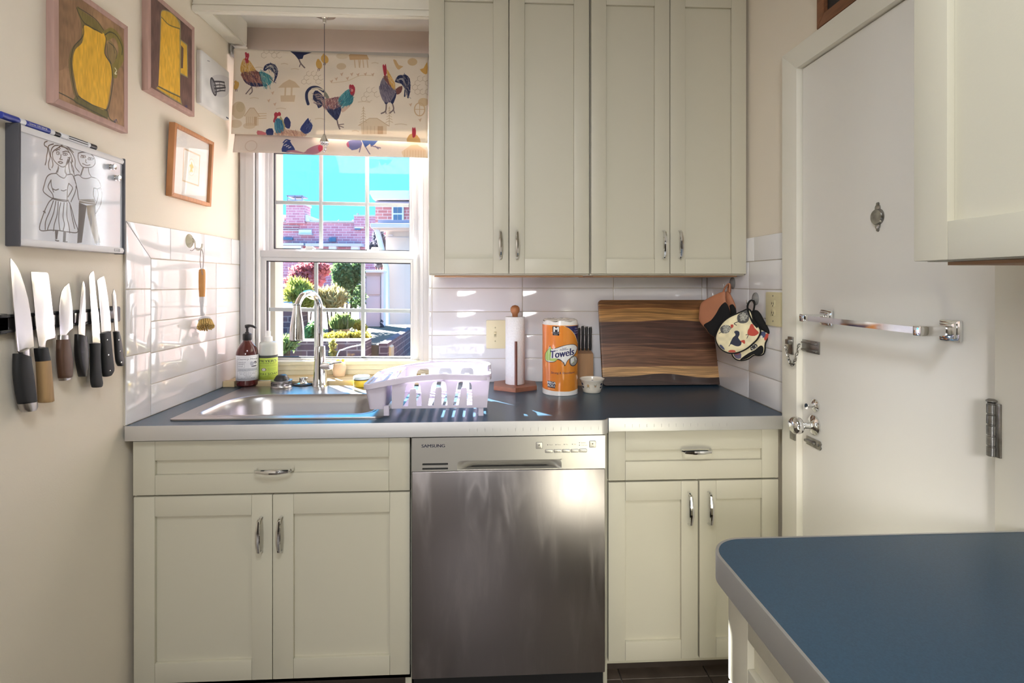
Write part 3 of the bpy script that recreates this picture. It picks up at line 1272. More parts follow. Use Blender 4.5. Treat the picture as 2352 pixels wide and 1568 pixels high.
shrub('maple_tree', 'red leaved young maple against the brick behind the shrubs', 'tree', 630, 735, 596, 668, 10.6, 1.2, 1500, .13, leafmat('red_leaves', O(226, 130, 134, .5)), base=.42)
shrub('leafy_shrub', 'tall glossy green shrub left of the garden gate', 'shrub', 742, 823, 598, 712, 7.9, .7, 3000, .075, leafmat('green_leaves', O(126, 160, 100, .5)), base=.62)
shrub('spiky_shrub', 'yellow green spiky shrub on top of the dark garden wall', 'shrub', 630, 706, 645, 716, 8.3, .8, 1800, .12, leafmat('lime_leaves', O(178, 186, 84, .6)), .6, base=.62)
shrub('ornamental_grass', 'feathery ornamental grass behind the faucet arc', 'plant', 712, 786, 668, 725, 7.3, .5, 1000, .12, leafmat('straw_leaves', O(206, 186, 122, .6)), 1.2, base=.62)
shrub('ivy_bush', 'dark ivy bush under the drain pipe', 'bush', 836, 880, 520, 622, 12.0, 1.2, 1800, .11, leafmat('dark_leaves', O(120, 116, 130, .5)), base=.42)
shrub('broadleaf_plant', 'small bright broadleaf plant right of the spray head', 'plant', 694, 728, 742, 785, 6.9, .26, 260, .12, leafmat('bright_leaves', O(150, 196, 120, .6)), base=.62)
shrub('groundcover', 'yellow flowering groundcover along the low brick wall', 'plant', 728, 846, 764, 786, 6.36, .3, 1300, .05, leafmat('yellow_leaves', O(222, 206, 84, .6)), stem=False, base=.62)
shrub('sedum_cushion', 'small yellow cushion plant right beside the planted pot', 'plant', 802, 834, 738, 772, 7.0, .3, 600, .05, leafmat('sedum_leaves', O(226, 206, 84, .6)), stem=False, base=.62)
shrub('wall_sprig', 'thin yellow sprig growing up the low brick wall', 'plant', 754, 768, 778, 826, 5.84, .08, 160, .05, leafmat('sprig_leaves', O(214, 206, 110, .6)), base=.30)
shrub('fallen_fern', 'low green fern at the foot of the dark wall', 'fern', 632, 668, 776, 815, 5.62, .22, 260, .09, leafmat('fern_leaves', O(140, 170, 96, .6)), .5, base=.30)
shrub('climbing_vine', 'thin dark vine climbing the edge of the garden gate', 'vine', 868, 882, 735, 800, 8.7, .1, 200, .05, leafmat('vine_leaves', O(92, 100, 122)), base=.30)
p = atY(785, 768, 6.85)
t = thing('planted_pot', 'round clay garden pot holding a green plant', 'pot', (p.x, 6.85, .6205))
s = 6.85 / F
b = MB().lathe([(10 * s, 0), (12.5 * s, 4 * s), (15.5 * s, 20 * s), (17.5 * s, 20 * s), (17.5 * s, 26 * s), (15.5 * s, 26 * s), (15 * s, 22 * s), (.001, 22 * s)], t.location, 24)
b.build('pot', mat('garden_pot', O(200, 172, 120), .7, mottle=(9, .3)), t)
verts, faces = [], []
rng = np.random.default_rng(5)
for i in range(420):
    a = rng.uniform(0, 6.28)
    r = rng.uniform(0, 18 * s)
    z = 24 * s + rng.uniform(0, 26 * s) * (1 - r / (24 * s))
    ax = Vector((math.cos(a) * .7, math.sin(a) * .7, 1)).normalized()
    p0 = Vector((math.cos(a) * r, math.sin(a) * r, z))
    w = ax.orthogonal().normalized() * .018
    kk = len(verts)
    verts += [tuple(p0), tuple(p0 + ax * .05 + w), tuple(p0 + ax * .12), tuple(p0 + ax * .05 - w)]
    faces.append((kk, kk + 1, kk + 2, kk + 3))
me = bpy.data.meshes.new('foliage')
me.from_pydata(verts, [], faces)
me.materials.append(leafmat('pot_leaves', O(150, 180, 100)))
o = bpy.data.objects.new('foliage', me)
COL.objects.link(o)
o.parent = t
o['kind'] = 'stuff'
# cream utility box and a garden hose
Y5 = 6.4
a0, a1 = atY(872, 825, Y5), atY(898, 796, Y5)
t = thing('utility_box', 'small cream utility box on the patio below the drain pipe', 'box', ((a0.x + a1.x) / 2, Y5 + .1, .30))
b = MB()
pp = [(872, 849.6), (898.5, 849.6), (898.5, 798), (894, 795), (880, 795), (872.5, 803)]
b.prism([(atY(u, v, Y5).x, atY(u, v, Y5).z) for u, v in pp], lambda a, c, h: (a, Y5 + h, c), 0, .2, bev=.008)
b.build('body', mat('utility_cream', O(244, 226, 176), .5), t)
b = MB()
obox(b, 878, 896, 801, 822, Y5 - .008, .01)
b.build('cover', mat('utility_cream', O(244, 226, 176), .5), t)
hose = [atY(u, v, 5.8) for u, v in ((760, 846), (776, 812), (788, 803), (805, 797), (830, 792))]
hose[0].z = .309
b = MB().tube(cr(hose, 6), .008, 6)
tag(b.build('garden_hose', XWHITE, loc=(hose[0].x, 5.8, .30), smooth=60), 'pale garden hose curving in front of the low brick wall', 'hose')

# ------------------------------------------------------------------ cabinets
def front_map(y):
    return lambda a, c, h: Vector((a, y - h, c))


def left_map(x):
    return lambda a, c, h: Vector((x - h, a, c))


def mbox(b, fn, a0, a1, c0, c1, h0, h1, bev=0.0):
    """Box in a face's own frame: a along it, c up, h out of it."""
    P = [fn(a, c, h) for a in (a0, a1) for c in (c0, c1) for h in (h0, h1)]
    xs, ys, zs = [p.x for p in P], [p.y for p in P], [p.z for p in P]
    b.box(min(xs), max(xs), min(ys), max(ys), min(zs), max(zs), bev)


HTH = .020


def shaker(parent, name, fn, a0, a1, c0, c1, st=.060, rt=.060, rb=.060):
    """A shaker front: stiles, rails between them, and a panel set back."""
    b = MB()
    mbox(b, fn, a0, a0 + st, c0, c1, 0, HTH, .0016)
    mbox(b, fn, a1 - st, a1, c0, c1, 0, HTH, .0016)
    mbox(b, fn, a0 + st + .0004, a1 - st - .0004, c1 - rt, c1, 0, HTH - .0003, .0012)
    mbox(b, fn, a0 + st + .0004, a1 - st - .0004, c0, c0 + rb, 0, HTH - .0003, .0012)
    d = b.build(name, CREAM, parent)
    b = MB()
    mbox(b, fn, a0 + st + .0002, a1 - st - .0002, c0 + rb + .0002, c1 - rt - .0002, .001, HTH - .011)
    b.build('panel', CREAM, d)
    return d


def pull(parent, fn, a, c, L, vertical=True, out=.030, bend=0.0):
    """Chrome bow pull with a faceted, swelling grip."""
    g = []
    for s, o in ((-.5, 0), (-.5, .45), (-.44, .78), (-.16, 1.0), (.16, 1.0), (.44, .78), (.5, .45), (.5, 0)):
        w = s * L
        g.append(fn(a, c + w, HTH + o * out) if vertical else fn(a + w, c, HTH + o * out))
    side = fn(1, 0, 0) - fn(0, 0, 0) if vertical else fn(0, 1, 0) - fn(0, 0, 0)
    b = MB().tube(g, [.0052, .0050, .0052, .0078, .0078, .0052, .0050, .0052], 8, flat=.62, up=side)
    return b.build('handle', CHROME, parent, smooth=24)


UF = 1.992                                           # face of the upper doors
UB = atY(1350, 632, UF).z                            # their underside
edges = [-0.2125, atY(1357, 600, UF).x, 1.003]


def upper_cabinet(x0, x1, label, seam, hu):
    t = thing('upper_cabinet', label, 'cabinet', ((x0 + x1) / 2, (UF + YB) / 2, UB), group='upper cabinets over the counter')
    fn = front_map(UF + HTH)
    b = MB()
    b.box(x0, x1, UF + HTH + .0015, YB - .002, UB, 2.5185, .001)
    b.build('carcass', CREAM, t)
    MB().box(x0 + .018, x1 - .018, UF + .045, YB - .004, UB - .0055, UB - .0005).build('underside', PLY, t)
    xs = [x0 + .0015, seam - .0015, seam + .0015, x1 - .0025]
    for k in range(2):
        d = shaker(t, 'door', fn, xs[2 * k], xs[2 * k + 1], UB + .006, 2.4675, .0575, .058, .056)
        p = atY(hu[k], 561.5, UF)
        pull(d, fn, p.x, p.z, .104)
    return t


upper_cabinet(edges[0], edges[1] - .004, 'cream shaker upper cabinet next to the rooster blind', atY(1169, 600, UF).x, (1149, 1187))
upper_cabinet(edges[1], edges[2], 'cream shaker upper cabinet next to the door wall, above the cutting board', atY(1539, 600, UF).x, (1523, 1560))

# base cabinets
FL = 1.712                                           # face of the sink cabinet fronts
FR = 1.752                                           # face of the right base cabinet fronts


def aX(u, y):
    return atY(u, 640, y).x


def aZ(v, y, u=1176):
    return atY(u, v, y).z


x0, x1 = XL + .012, aX(942, FL)
t = thing('sink_cabinet', 'cream shaker base cabinet under the sink', 'cabinet', ((x0 + x1) / 2, 2.0, 0))
fn = front_map(FL + HTH)
b = MB()
b.box(x0 - .006, x0 + .018, FL + HTH + .002, 2.30, .0, .866)
b.box(x1 - .018, x1 + .002, FL + HTH + .002, 2.30, .0, .866)
b.box(x0, x1, FL + HTH + .002, FL + .045, .66, .866)
b.box(x0, x1, FL + HTH + .002, FL + .045, .08, .12)
b.box(x0, x1, 2.28, 2.30, .08, .866)
b.box(x0, x1, FL + HTH + .002, 2.28, .08, .098)
b.build('carcass', CREAM, t)
MB().box(x0, x1, FL + .085, FL + .10, 0, .08).build('toe_kick', VBASE, t)
zt0, zt1 = aZ(1132, FL, 620), aZ(1009.5, FL, 620)
d = shaker(t, 'drawer_front', fn, x0 + .001, x1 - .001, zt0, zt1, .066, .060, .062)
pull(d, fn, aX(625, FL - .02), aZ(1073, FL - .02), .112, False)
xm = aX(626, FL)
for k, (a0, a1) in enumerate(((x0 + .003, xm - .001), (xm + .001, x1 - .001))):
    d = shaker(t, 'door', fn, a0, a1, .105, zt0 - .0055, .0635, .062, .062)
    pull(d, fn, aX((594, 641)[k], FL - .02), aZ(1219, FL - .02), .108)

x0r, x1r = aX(1397, FR), .991
t = thing('base_cabinet', 'cream shaker base cabinet with one drawer, right of the dishwasher', 'cabinet', ((x0r + x1r) / 2, 2.05, 0))
fn = front_map(FR + HTH)
b = MB()
b.box(x0r, x1r + .006, FR + HTH + .002, 2.355, .072, .868)
b.box(x0r - .014, x0r, FR + HTH - .004, 2.0, .0, .868, .001)
b.build('carcass', CREAM, t)
MB().box(x0r, x1r + .006, FR + .095, FR + .12, 0, .072).build('toe_kick', VBASE, t)
zr0, zr1 = aZ(1100, FR, 1600), aZ(988, FR, 1600)
d = shaker(t, 'drawer', fn, x0r + .001, x1r, zr0, zr1, .057, .064, .062)
pull(d, fn, aX(1603, FR - .02), aZ(1044, FR - .02), .100, False)
xm = aX(1605, FR)
for k, (a0, a1) in enumerate(((x0r + .001, xm - .0025), (xm + .0025, x1r))):
    d = shaker(t, 'door', fn, a0, a1, aZ(1515, FR, 1500), zr0 - .006, .057, .062, .062)
    pull(d, fn, aX((1587, 1633)[k], FR - .02), aZ(1181, FR - .02), .106)

# ------------------------------------------------------------------ dishwasher
DY = 1.692
dx0, dx1 = aX(946, DY), aX(1390, DY)
t = thing('dishwasher', 'stainless steel front control dishwasher between the cream base cabinets', 'dishwasher', ((dx0 + dx1) / 2, 2.0, 0))
zc0, zc1 = aZ(1079, DY, 1168), aZ(1002.5, DY, 1168)
zd0 = aZ(1552, DY, 1168)
MB().box(dx0 + .002, dx1 - .002, DY + .03, 2.28, .02, .862).build('tub', BLACKM, t)
MB().box(dx0 + .004, dx1 - .004, DY + .06, DY + .08, .0, zd0 - .004).build('toe_kick', BLACKM, t)
fn = front_map(DY)
MB().box(dx0, dx1, DY, DY + .03, zd0, zc0 - .0016, .003).build('door_panel', DWSTEEL, t)
# control strip with the pocket handle cut into its lower edge
px0, px1 = aX(1050, DY), aX(1290, DY)
pz0, pz1 = aZ(1076.5, DY), aZ(1056, DY)
CTRL = mat('control_strip_steel', (0.62, 0.60, 0.56), .38, .85)
b = MB()
vx0, vx1 = aX(970, DY), aX(1029, DY)
vz = [(aZ(1068, DY, 1000), aZ(1063.5, DY, 1000)), (aZ(1078.2, DY, 1000), aZ(1074, DY, 1000))]
holes = [rrect(px0, px1, pz0, pz1, (.004, .004, .012, .012))] + [rrect(vx0, vx1, z0, z1, .0012, 3) for z0, z1 in vz]
b.prism(rrect(dx0, dx1, zc0, zc1, .002), fn, -.028, 0.0, holes)
cs = b.build('control_strip', CTRL, t, smooth=20)
b = MB()
M_, N_ = 28, 10


def pocket(s, q):
    e = min(1, min(s, 1 - s) / .14)
    e = e * e * (3 - 2 * e)
    dep = e * (.006 * math.sin(q * math.pi / 2) + .026 * q ** 1.6)
    return (px0 + (px1 - px0) * s, DY + dep, pz1 + (pz0 - pz1) * q)


b.grid(pocket, M_, N_)
b.build('pocket_handle', CTRL, cs, smooth=60)
MB().box(px0, px1, DY - .002, DY + .012, pz0 - .0022, pz0 + .0004, .001).build('pocket_lip', CTRL, cs)
b = MB()
for z0, z1 in vz:
    b.box(vx0, vx1, DY + .007, DY + .009, z0, z1)
b.build('vent_back', BLACKM, cs)
INK = mat('dark_print', S(44, 46, 66), .5)
b = MB()
p = atY(968, 1027.5, DY)
letters(b, 'SAMSUNG', .0098, lambda a, c, h: fn(p.x + a, p.z + c, h), bold=.03, wide=1.16)
b.build('lettering', INK, cs, smooth=0)
GREYI = mat('grey_print', S(120, 116, 108), .5)


def key(u0, u1, v0, v1, icon=None, txt=None):
    a0, a1 = atY(u0, v1, DY), atY(u1, v0, DY)
    b = MB()
    b.prism(rrect(a0.x, a1.x, a0.z, a1.z, .002, 4), fn, .0, .0012, bev=.0006)
    kk = b.build('button', CTRL, cs)
    b = MB()
    o, i = rrect(a0.x - .0007, a1.x + .0007, a0.z - .0007, a1.z + .0007, .0026, 4), rrect(a0.x, a1.x, a0.z, a1.z, .002, 4)
    b.prism(o, fn, .0, .0007, [i])
    b.build('outline', INK, kk, smooth=0)
    b = MB()
    cx, cz = (a0.x + a1.x) / 2, (a0.z + a1.z) / 2
    if icon:
        b.lathe([(.0026, 0), (.0026, .0002)], fn(cx, cz + .0018, .0012), 16, (0, -1, 0))
        letters(b, txt, .0022, lambda a, c, h: fn(cx + a, a0.z + .0022 + c, .0014), align='CENTER')
    else:
        b.lathe([(.0011, 0), (.0011, .0003)], fn(a0.x + .0028, cz, .0012), 10, (0, -1, 0))
        letters(b, txt, .0034, lambda a, c, h: fn(cx + .001 + a, cz - .0017 + c, .0014), align='CENTER')
    b.build('symbol', GREYI, kk, smooth=0)


key(1231.5, 1245.5, 1015.5, 1030, True, 'POWER')
key(1354, 1368, 1012.5, 1027, True, 'START')
for k, (uu, tx) in enumerate(zip((1252.5, 1272.5, 1291.7, 1311.2, 1330.5), ('Auto', 'Normal', 'Heavy', 'Delicate', 'Express'))):
    key(uu, uu + 17, 1032.2 - .35 * k, 1039.4 - .35 * k, None, tx)
for uu, vv in ((1258, 1021.2), (1277, 1021), (1296, 1020.4), (1314.5, 1019.8), (1331, 1016.5), (1331, 1022)):
    q = atY(uu, vv, DY)
    MB().lathe([(.0014, 0), (.0014, .0004)], (q.x, DY, q.z), 10, (0, -1, 0)).build('indicator', INK, cs, smooth=0)
b = MB()
for uu, vv, tx in ((1261, 1022.4, 'Wash'), (1280, 1022, 'Rinse'), (1299, 1021.4, 'Dry'), (1317.5, 1021, 'End'), (1334, 1017.6, 'Sanitize'), (1334, 1023.2, 'Child lock')):
    q = atY(uu, vv, DY)
    letters(b, tx, .0036, lambda a, c, h: fn(q.x + a, q.z + c, h))
b.build('lettering', GREYI, cs, smooth=0)

# ------------------------------------------------------------------ worktop
CY0, CY1 = 1.694, 1.718                              # front edges left and right
cxm = .372
bx0, bx1, by0, by1 = -.957, -.383, 1.797, 2.112      # sink bowl opening
wt = [(XL + .0015, CY0)] + [(cxm, CY0)]
for k in range(1, 7):                                # the deeper run turns back in a quarter round
    a = math.radians(-90 + 15 * k)
    wt.append((cxm + .024 * math.cos(a), CY0 + .024 + .024 * math.sin(a)))
wt += [(XR + .0, CY1), (XR, 1.7215), (XR - .002, 1.7215), (XR - .002, YB - .002), (XS + .001, YB - .002), (XS + .001, 2.330), (XL + .0015, 2.330)]
wt_ = thing('worktop', 'long blue laminate worktop with ribbed metal edging, holding the sink', 'worktop', (0, 2.0, ZC - .044))
up_map = lambda a, c, h: Vector((a, c, h))
b = MB()
b.prism(wt, up_map, ZC - .038, ZC, [rrect(bx0 - .02, bx1 + .02, by0 - .02, by1 + .09, .02)])
b.build('slab', LAM, wt_, smooth=0)
b = MB()
band = [(XL + .0015, CY0 - .003), (cxm, CY0 - .003)]
for k in range(1, 7):
    a = math.radians(-90 + 15 * k)
    band.append((cxm + .027 * math.cos(a), CY0 + .024 + .027 * math.sin(a)))
inner = [(x, y) for x, y in wt[1:8]][::-1] + [(XL + .0015, CY0)]
b.prism(band + inner, up_map, ZC - .045, ZC + .0008, bev=.0006)
b.box(cxm + .0295, XR + .001, CY1 - .004, CY1 - .0002, ZC - .043, ZC + .0012, .0008)
ed = b.build('metal_edge', ALU, wt_, smooth=40)
b = MB()
x = -.05
while x < .37:
    b.box(x - .0007, x + .0007, CY0 - .0042, CY0 - .003, ZC - .030, ZC - .020, .0003, seg=1)
    b.box(x - .0006, x + .0006, CY0 - .0040, CY0 - .003, ZC - .044, ZC - .041, .0003, seg=1)
    x += .0243
x = .455
while x < .80:
    b.box(x - .0007, x + .0007, CY1 - .0052, CY1 - .004, ZC - .030, ZC - .020, .0003, seg=1)
    x += .0243
rb = b.build('edge_rib', ALU, ed)
rb['kind'] = 'stuff'

# ------------------------------------------------------------------ sink
sk = thing('sink', 'stainless steel drop in sink below the window', 'sink', ((bx0 + bx1) / 2, 2.0, ZC))
sx0, sx1, sy0, sy1 = -1.012, -.330, 1.752, 2.292
bowl = lambda g: rrect(bx0 + g, bx1 - g, by0 + g, by1 - g, (.055, .055, .12, .13), 8)
b = MB()
b.prism(rrect(sx0, sx1, sy0, sy1, (.012, .03, .03, .03), 6), up_map, ZC + .0006, ZC + .0055, [bowl(-.001)], bev=.0022)
b.build('rim', STEEL, sk, smooth=30)
b = MB()
rg = []
for g, z in ((-.010, .0056), (-.007, .0072), (-.003, .0068), (0, .0045), (.004, -.006), (.010, -.03), (.020, -.16), (.032, -.178), (.06, -.186), (.13, -.190)):
    o = [(p[0], p[1], ZC + z) for p in bowl(g)]
    rg.append(o)
rs_ = b.rings(rg, cap=False)
b.bm.faces.new(rs_[-1])
b.build('bowl', STEEL, sk, smooth=50)
b = MB().lathe([(.055, .0), (.05, .003), (.04, .001), (.001, 0)], ((bx0 + bx1) / 2, 1.98, ZC - .190), 28)
b.build('drain', CHROME, sk)

DK = ZC + .0056                                      # sink deck
# faucet
p = atZ(735, 886, DK)
fx, fy = p.x, p.y
s = mpp(fx, fy)
fc = thing('faucet', 'tall chrome pull down gooseneck faucet behind the sink', 'faucet', (fx, fy, DK))
b = MB().lathe([(17.5 * s, 0), (17.5 * s, .004), (16 * s, .010), (14.5 * s, .05), (13.0 * s, .10), (11.5 * s, 90 * s), (11 * s, 92 * s)], (fx, fy, DK), 32)
b.build('body', CHROME, fc, smooth=50)
hp = atY(682, 779, fy - .150)                        # outlet of the spray head
hz0 = atY(682, 781, fy - .150).z
hz1 = atY(690, 700, fy - .145).z
zt = atY(712, 671, fy - .08).z
nx, ny = hp.x - fx, (fy - .150) - fy
pts = []
zs0 = DK + 88 * s
za = zt - .075
pts = [Vector((fx, fy, zs0)), Vector((fx, fy, zs0 + .05)), Vector((fx, fy, za - .03))]
R = .5
for k in range(0, 13):
    a = math.pi * k / 12
    w = (1 - math.cos(a)) / 2
    pts.append(Vector((fx + nx * w, fy + ny * w, za + .072 * math.sin(a))))
pts += [Vector((fx + nx, fy + ny, za - .012)), Vector((fx + nx, fy + ny, hz1))]
b = MB().tube(cr(pts, 4), .0128, 16)
b.build('spout', CHROME, fc, smooth=60)
hx, hy = fx + nx, fy + ny
sh = mpp(hx, hy)
b = MB().lathe([(.0124, hz1 - hz0 + .004), (.0136, hz1 - hz0 + .003), (.0140, hz1 - hz0 - .004), (15.3 * sh, (hz1 - hz0) * .35), (16.6 * sh, .008), (17.0 * sh, .003), (15.5 * sh, 0), (.001, 0)], (hx, hy, hz0), 32)
hd = b.build('spray_head', CHROME, fc, smooth=40)
MB().lathe([(15.2 * sh, -.001), (14.5 * sh, -.003), (.001, -.003)], (hx, hy, hz0), 28).build('spray_face', BLACK, hd)
MB().lathe([(.0139, -.001), (.0139, .001)], (hx, hy, hz1), 28).build('seal_ring', BLACK, hd)
hb = DK + 46 * s
b = MB()
b.tube([(fx + .004, fy - .002, hb), (fx + .045, fy - .03, hb + .003), (fx + .056, fy - .036, hb + .004)], [.0165, .016, .013], 16)
b.tube([(fx + .048, fy - .03, hb + .012), (fx + .075, fy - .045, hb + .020), (fx + .105, fy - .055, hb + .024)], [.007, .0065, .005], 10, flat=.7)
b.build('lever', CHROME, fc, smooth=50)

# basket strainer and stopper standing on the deck
p = atZ(647, 888, DK)
s = mpp(p.x, p.y)
st = thing('sink_strainer', 'upturned steel basket strainer with a black rubber dome on the sink deck', 'strainer', (p.x, p.y, DK))
b = MB().lathe([(.0425, 0), (.0435, .002), (.041, .005), (.040, .022), (.0425, .026), (.0425, .0285), (.036, .029), (.001, .0275)], p, 36)
bo = b.build('basket', STEEL, st, smooth=40)
for k in range(8):
    a = -math.pi / 2 + (k - 3.5) * .62
    for z in (.010, .0165):
        M = Matrix.Translation(p) @ Matrix.Rotation(a + math.pi / 2, 4, 'Z')
        MB().box(-.0095, .0095, -.0413, -.0395, z, z + .0026, .0006, M, 1).build('slot', BLACKM, bo)
b = MB().lathe([(.031, .028), (.030, .032), (.022, .046), (.018, .050), (.001, .0515)], p, 28)
b.build('rubber_dome', BLACK, st, smooth=50)
p = atZ(697, 883, DK)
st = thing('sink_stopper', 'chrome knobbed sink stopper with a black rubber flange on the sink deck', 'stopper', (p.x, p.y, DK))
MB().lathe([(.040, 0), (.0425, .002), (.042, .005), (.036, .008), (.018, .009)], p, 36).build('flange', BLACK, st, smooth=50)
MB().lathe([(.030, .008), (.018, .011), (.0165, .014), (.0175, .026), (.0185, .030), (.017, .032), (.001, .033)], p, 32).build('knob', CHROME, st, smooth=40)

# ------------------------------------------------------------------ dish rack
p0 = Vector((-.191, 1.893, ZC))
rk = thing('dish_rack', 'white plastic dish rack with arched slots standing half over the sink edge', 'dish rack', tuple(p0))
RACK = mat('rack_plastic', S(222, 214, 230), .35, translucent=.10)
Lx0, Lx1, Dy = -.211, .211, .158                     # rim outline


def rimz(x):
    q = (x - Lx0) / (Lx1 - Lx0)
    return .106 + .036 * math.sin(min(1, q * 1.55) * math.pi / 2) - .006 * max(0, q - .6) / .4


# rim: a downturned lip round a rounded rectangle
o = rrect(Lx0, Lx1, -Dy, Dy, (.05, .045, .06, .06), 8)
dense = []
for i in range(len(o)):
    a, c = Vector(o[i] + (0,)), Vector(o[(i + 1) % len(o)] + (0,))
    n = max(1, int((c - a).length / .02))
    for k in range(n):
        dense.append(a.lerp(c, k / n))
b = MB()
prof = ((-.003, -.014), (0, -.014), (.0005, .001), (-.002, .004), (-.010, .003), (-.013, -.001), (-.010, -.001), (-.003, .0))
rings = []
m = len(dense)
for i in range(m):
    tn = (dense[(i + 1) % m] - dense[i - 1]).normalized()
    nr = Vector((tn.y, -tn.x, 0))
    z = rimz(dense[i].x)
    rings.append([dense[i] + nr * q[0] + Vector((0, 0, z + q[1])) for q in prof])
rings.append(rings[0])
b.rings(rings, cap=False)
b.build('rim', RACK, rk, local=True, smooth=40)
bz = .028
TB = (-.118, .196, .128)                             # tub bottom: x0, x1, half depth


def wallmap(sgn):
    def fn(a, c, h):
        # a along the rack, c 0..1 up the wall
        k = (a - TB[0]) / (TB[1] - TB[0])
        xt = -.112 + k * (.206 + .112)
        z1 = rimz(xt) - .004
        y = TB[2] + (Dy - .010 - TB[2]) * c
        x = a + (xt - a) * c
        return Vector((x, sgn * (y + h), bz + (z1 - bz) * c))
    return fn


def arch(cx, w, c0, c1, t):
    """Arched slot outline: a band bent over a tongue."""
    pts = []
    wo, wi = w / 2, w / 2 - t
    ro = .35
    out = [(cx - wo * 1.12, c0), (cx - wo * .86, c1 - .14), (cx - wo * .72, c1 - .04), (cx - wo * .45, c1), (cx + wo * .45, c1), (cx + wo * .72, c1 - .04), (cx + wo * .86, c1 - .14), (cx + wo * 1.12, c0)]
    inn = [(cx + wi * 1.12, c0), (cx + wi * .80, c1 - .26), (cx + wi * .60, c1 - .19), (cx - wi * .60, c1 - .19), (cx - wi * .80, c1 - .26), (cx - wi * 1.12, c0)]
    return out + inn


for sgn in (-1, 1):
    b = MB()
    hs = [arch(cx, .056, .08, .84, .0155) for cx in (-.050, .033, .115)]
    b.prism([(TB[0], 0), (TB[1], 0), (TB[1], 1), (TB[0], 1)], wallmap(sgn), -.0028, 0, hs)
    b.build('wall_panel', RACK, rk, local=True, smooth=20)
for xb, xt, nm in ((TB[1], .206, 1), (TB[0], -.112, -1)):
    b = MB()
    hz = rimz(xt) - .004
    fnx = lambda a, c, h: Vector((xb + (xt - xb) * c + h * nm, a * (TB[2] + (Dy - .010 - TB[2]) * c), bz + (hz - bz) * c))
    b.prism([(-1, 0), (1, 0), (1, 1), (-1, 1)], fnx, -.0028, 0, [[(-.35, .62), (.35, .62), (.35, .85), (-.35, .85)]] if nm > 0 else [])
    b.build('end_panel', RACK, rk, local=True, smooth=20)
# floor with drain slots and plate ribs
b = MB()
hs = [rrect(x, x + .012, -.10, .10, .004, 3) for x in (-.095, -.06, -.025, .01, .045, .08, .115, .15)]
b.prism([(TB[0], -TB[2]), (TB[1], -TB[2]), (TB[1], TB[2]), (TB[0], TB[2])], up_map, bz, bz + .003, hs)
b.build('rack_floor', RACK, rk, local=True, smooth=20)
# cutlery cup at the sink end
b = MB()
o1 = rrect(-.192, -.140, -.125, .125, .014, 5)
o2 = rrect(-.205, -.132, -.142, .142, .018, 5)
zz = rimz(-.17) - .006
ri = [[(x, y, .026) for x, y in o1], [(x, y, zz) for x, y in o2], [(x * .985 - .0025, y * .98, zz) for x, y in o2], [(x * .985 - .0025, y * .98, .030) for x, y in o1]]
b.rings(ri, cap=True)
b.build('cutlery_cup', RACK, rk, local=True, smooth=30)
b = MB()   # grip cut-outs at the ends: raised inner tray edges
b.prism(rrect(-.196, -.140, -.115, .06, .015, 5), lambda a, c, h: Vector((a, c, rimz(a) + h)), -.006, -.002, [rrect(-.186, -.150, -.10, .045, .012, 5)])
b.build('grip', RACK, rk, local=True, smooth=30)
b = MB()
MB().box(.190, .203, -.05, .05, rimz(.2) - .05, rimz(.2) - .03, .003).build('grip', RACK, rk, local=True)
for fx_, fy_ in ((.176, -.118), (.176, .118), (-.134, -.126), (-.134, .126)):
    b = MB()
    z_ = .0002
    ln = bz + .010
    b.prism(rrect(fx_ - .009, fx_ + .009, fy_ - .006, fy_ + .006, .003, 3), up_map, z_ + (.006 if fx_ < 0 else 0), ln)
    b.build('foot', RACK, rk, local=True)

# ------------------------------------------------------------------ near right: worktop, cabinet below, cabinet above
PX, PY = .379, .900
t = thing('peninsula_worktop', 'dark blue laminate worktop with a rounded corner and metal edge at lower right', 'worktop', (.7, .2, ZC - .044))
o = rrect(PX + .002, XR - .002, -.75, PY - .002, (.0, .0, .0, .060), 10)
MB().prism(o, up_map, ZC - .040, ZC).build('slab', LAM, t, smooth=0)
o2 = rrect(PX, XR - .002, -.75, PY, (.0, .0, .0, .062), 10)
b = MB()
ri = []
seq = [q for q in o2 if not (q[0] > XR - .01 and q[1] < 0)]
# the edge strip follows the far side, the corner and the left side
path = [Vector((XR - .002, PY, 0))] + [Vector((q[0], q[1], 0)) for q in o2[3:]] + [Vector((PX, -.75, 0))]
for i, q in enumerate(path):
    tn = (path[min(i + 1, len(path) - 1)] - path[max(i - 1, 0)]).normalized()
    nr = Vector((-tn.y, tn.x, 0))
    if nr.dot(q - Vector((.8, 0, 0))) < 0:
        nr = -nr
    ri.append([q + nr * n_ + Vector((0, 0, ZC + z_)) for n_, z_ in ((0.0, .0009), (.0026, .0004), (.003, -.002), (.003, -.044), (0, -.0455), (-.002, -.044), (-.002, .0006))])
b.rings(ri)
b.build('metal_edge', ALU, t, smooth=40)
cx = .410
t = thing('peninsula_cabinet', 'cream shaker base cabinet under the dark worktop at lower right', 'cabinet', (.7, .2, 0))
MB().box(cx + HTH + .002, XR - .004, -.72, .880, .08, .869).build('carcass', CREAM, t)
MB().box(cx + .09, XR - .01, -.72, .86, 0, .08).build('toe_kick', VBASE, t)
fn = left_map(cx + HTH)
for a0, a1 in ((.345, .879), (-.195, .341)):
    d = shaker(t, 'drawer', fn, a0, a1, .690, .862, .066, .064, .062)
    pull(d, fn, (a0 + a1) / 2, .772, .11, False)
    m_ = (a0 + a1) / 2
    for q0, q1, h_ in ((a0, m_ - .001, m_ - .03), (m_ + .001, a1, m_ + .03)):
        d = shaker(t, 'door', fn, q0, q1, .105, .685, .0635, .062, .062)
        pull(d, fn, h_, .60, .108)
t = thing('upper_cabinet', 'cream shaker upper cabinet hanging close at the upper right edge, in front of the door', 'cabinet', (.85, .2, 1.39), group='upper cabinets over the counter')
ux = .668
uz = 1.3905
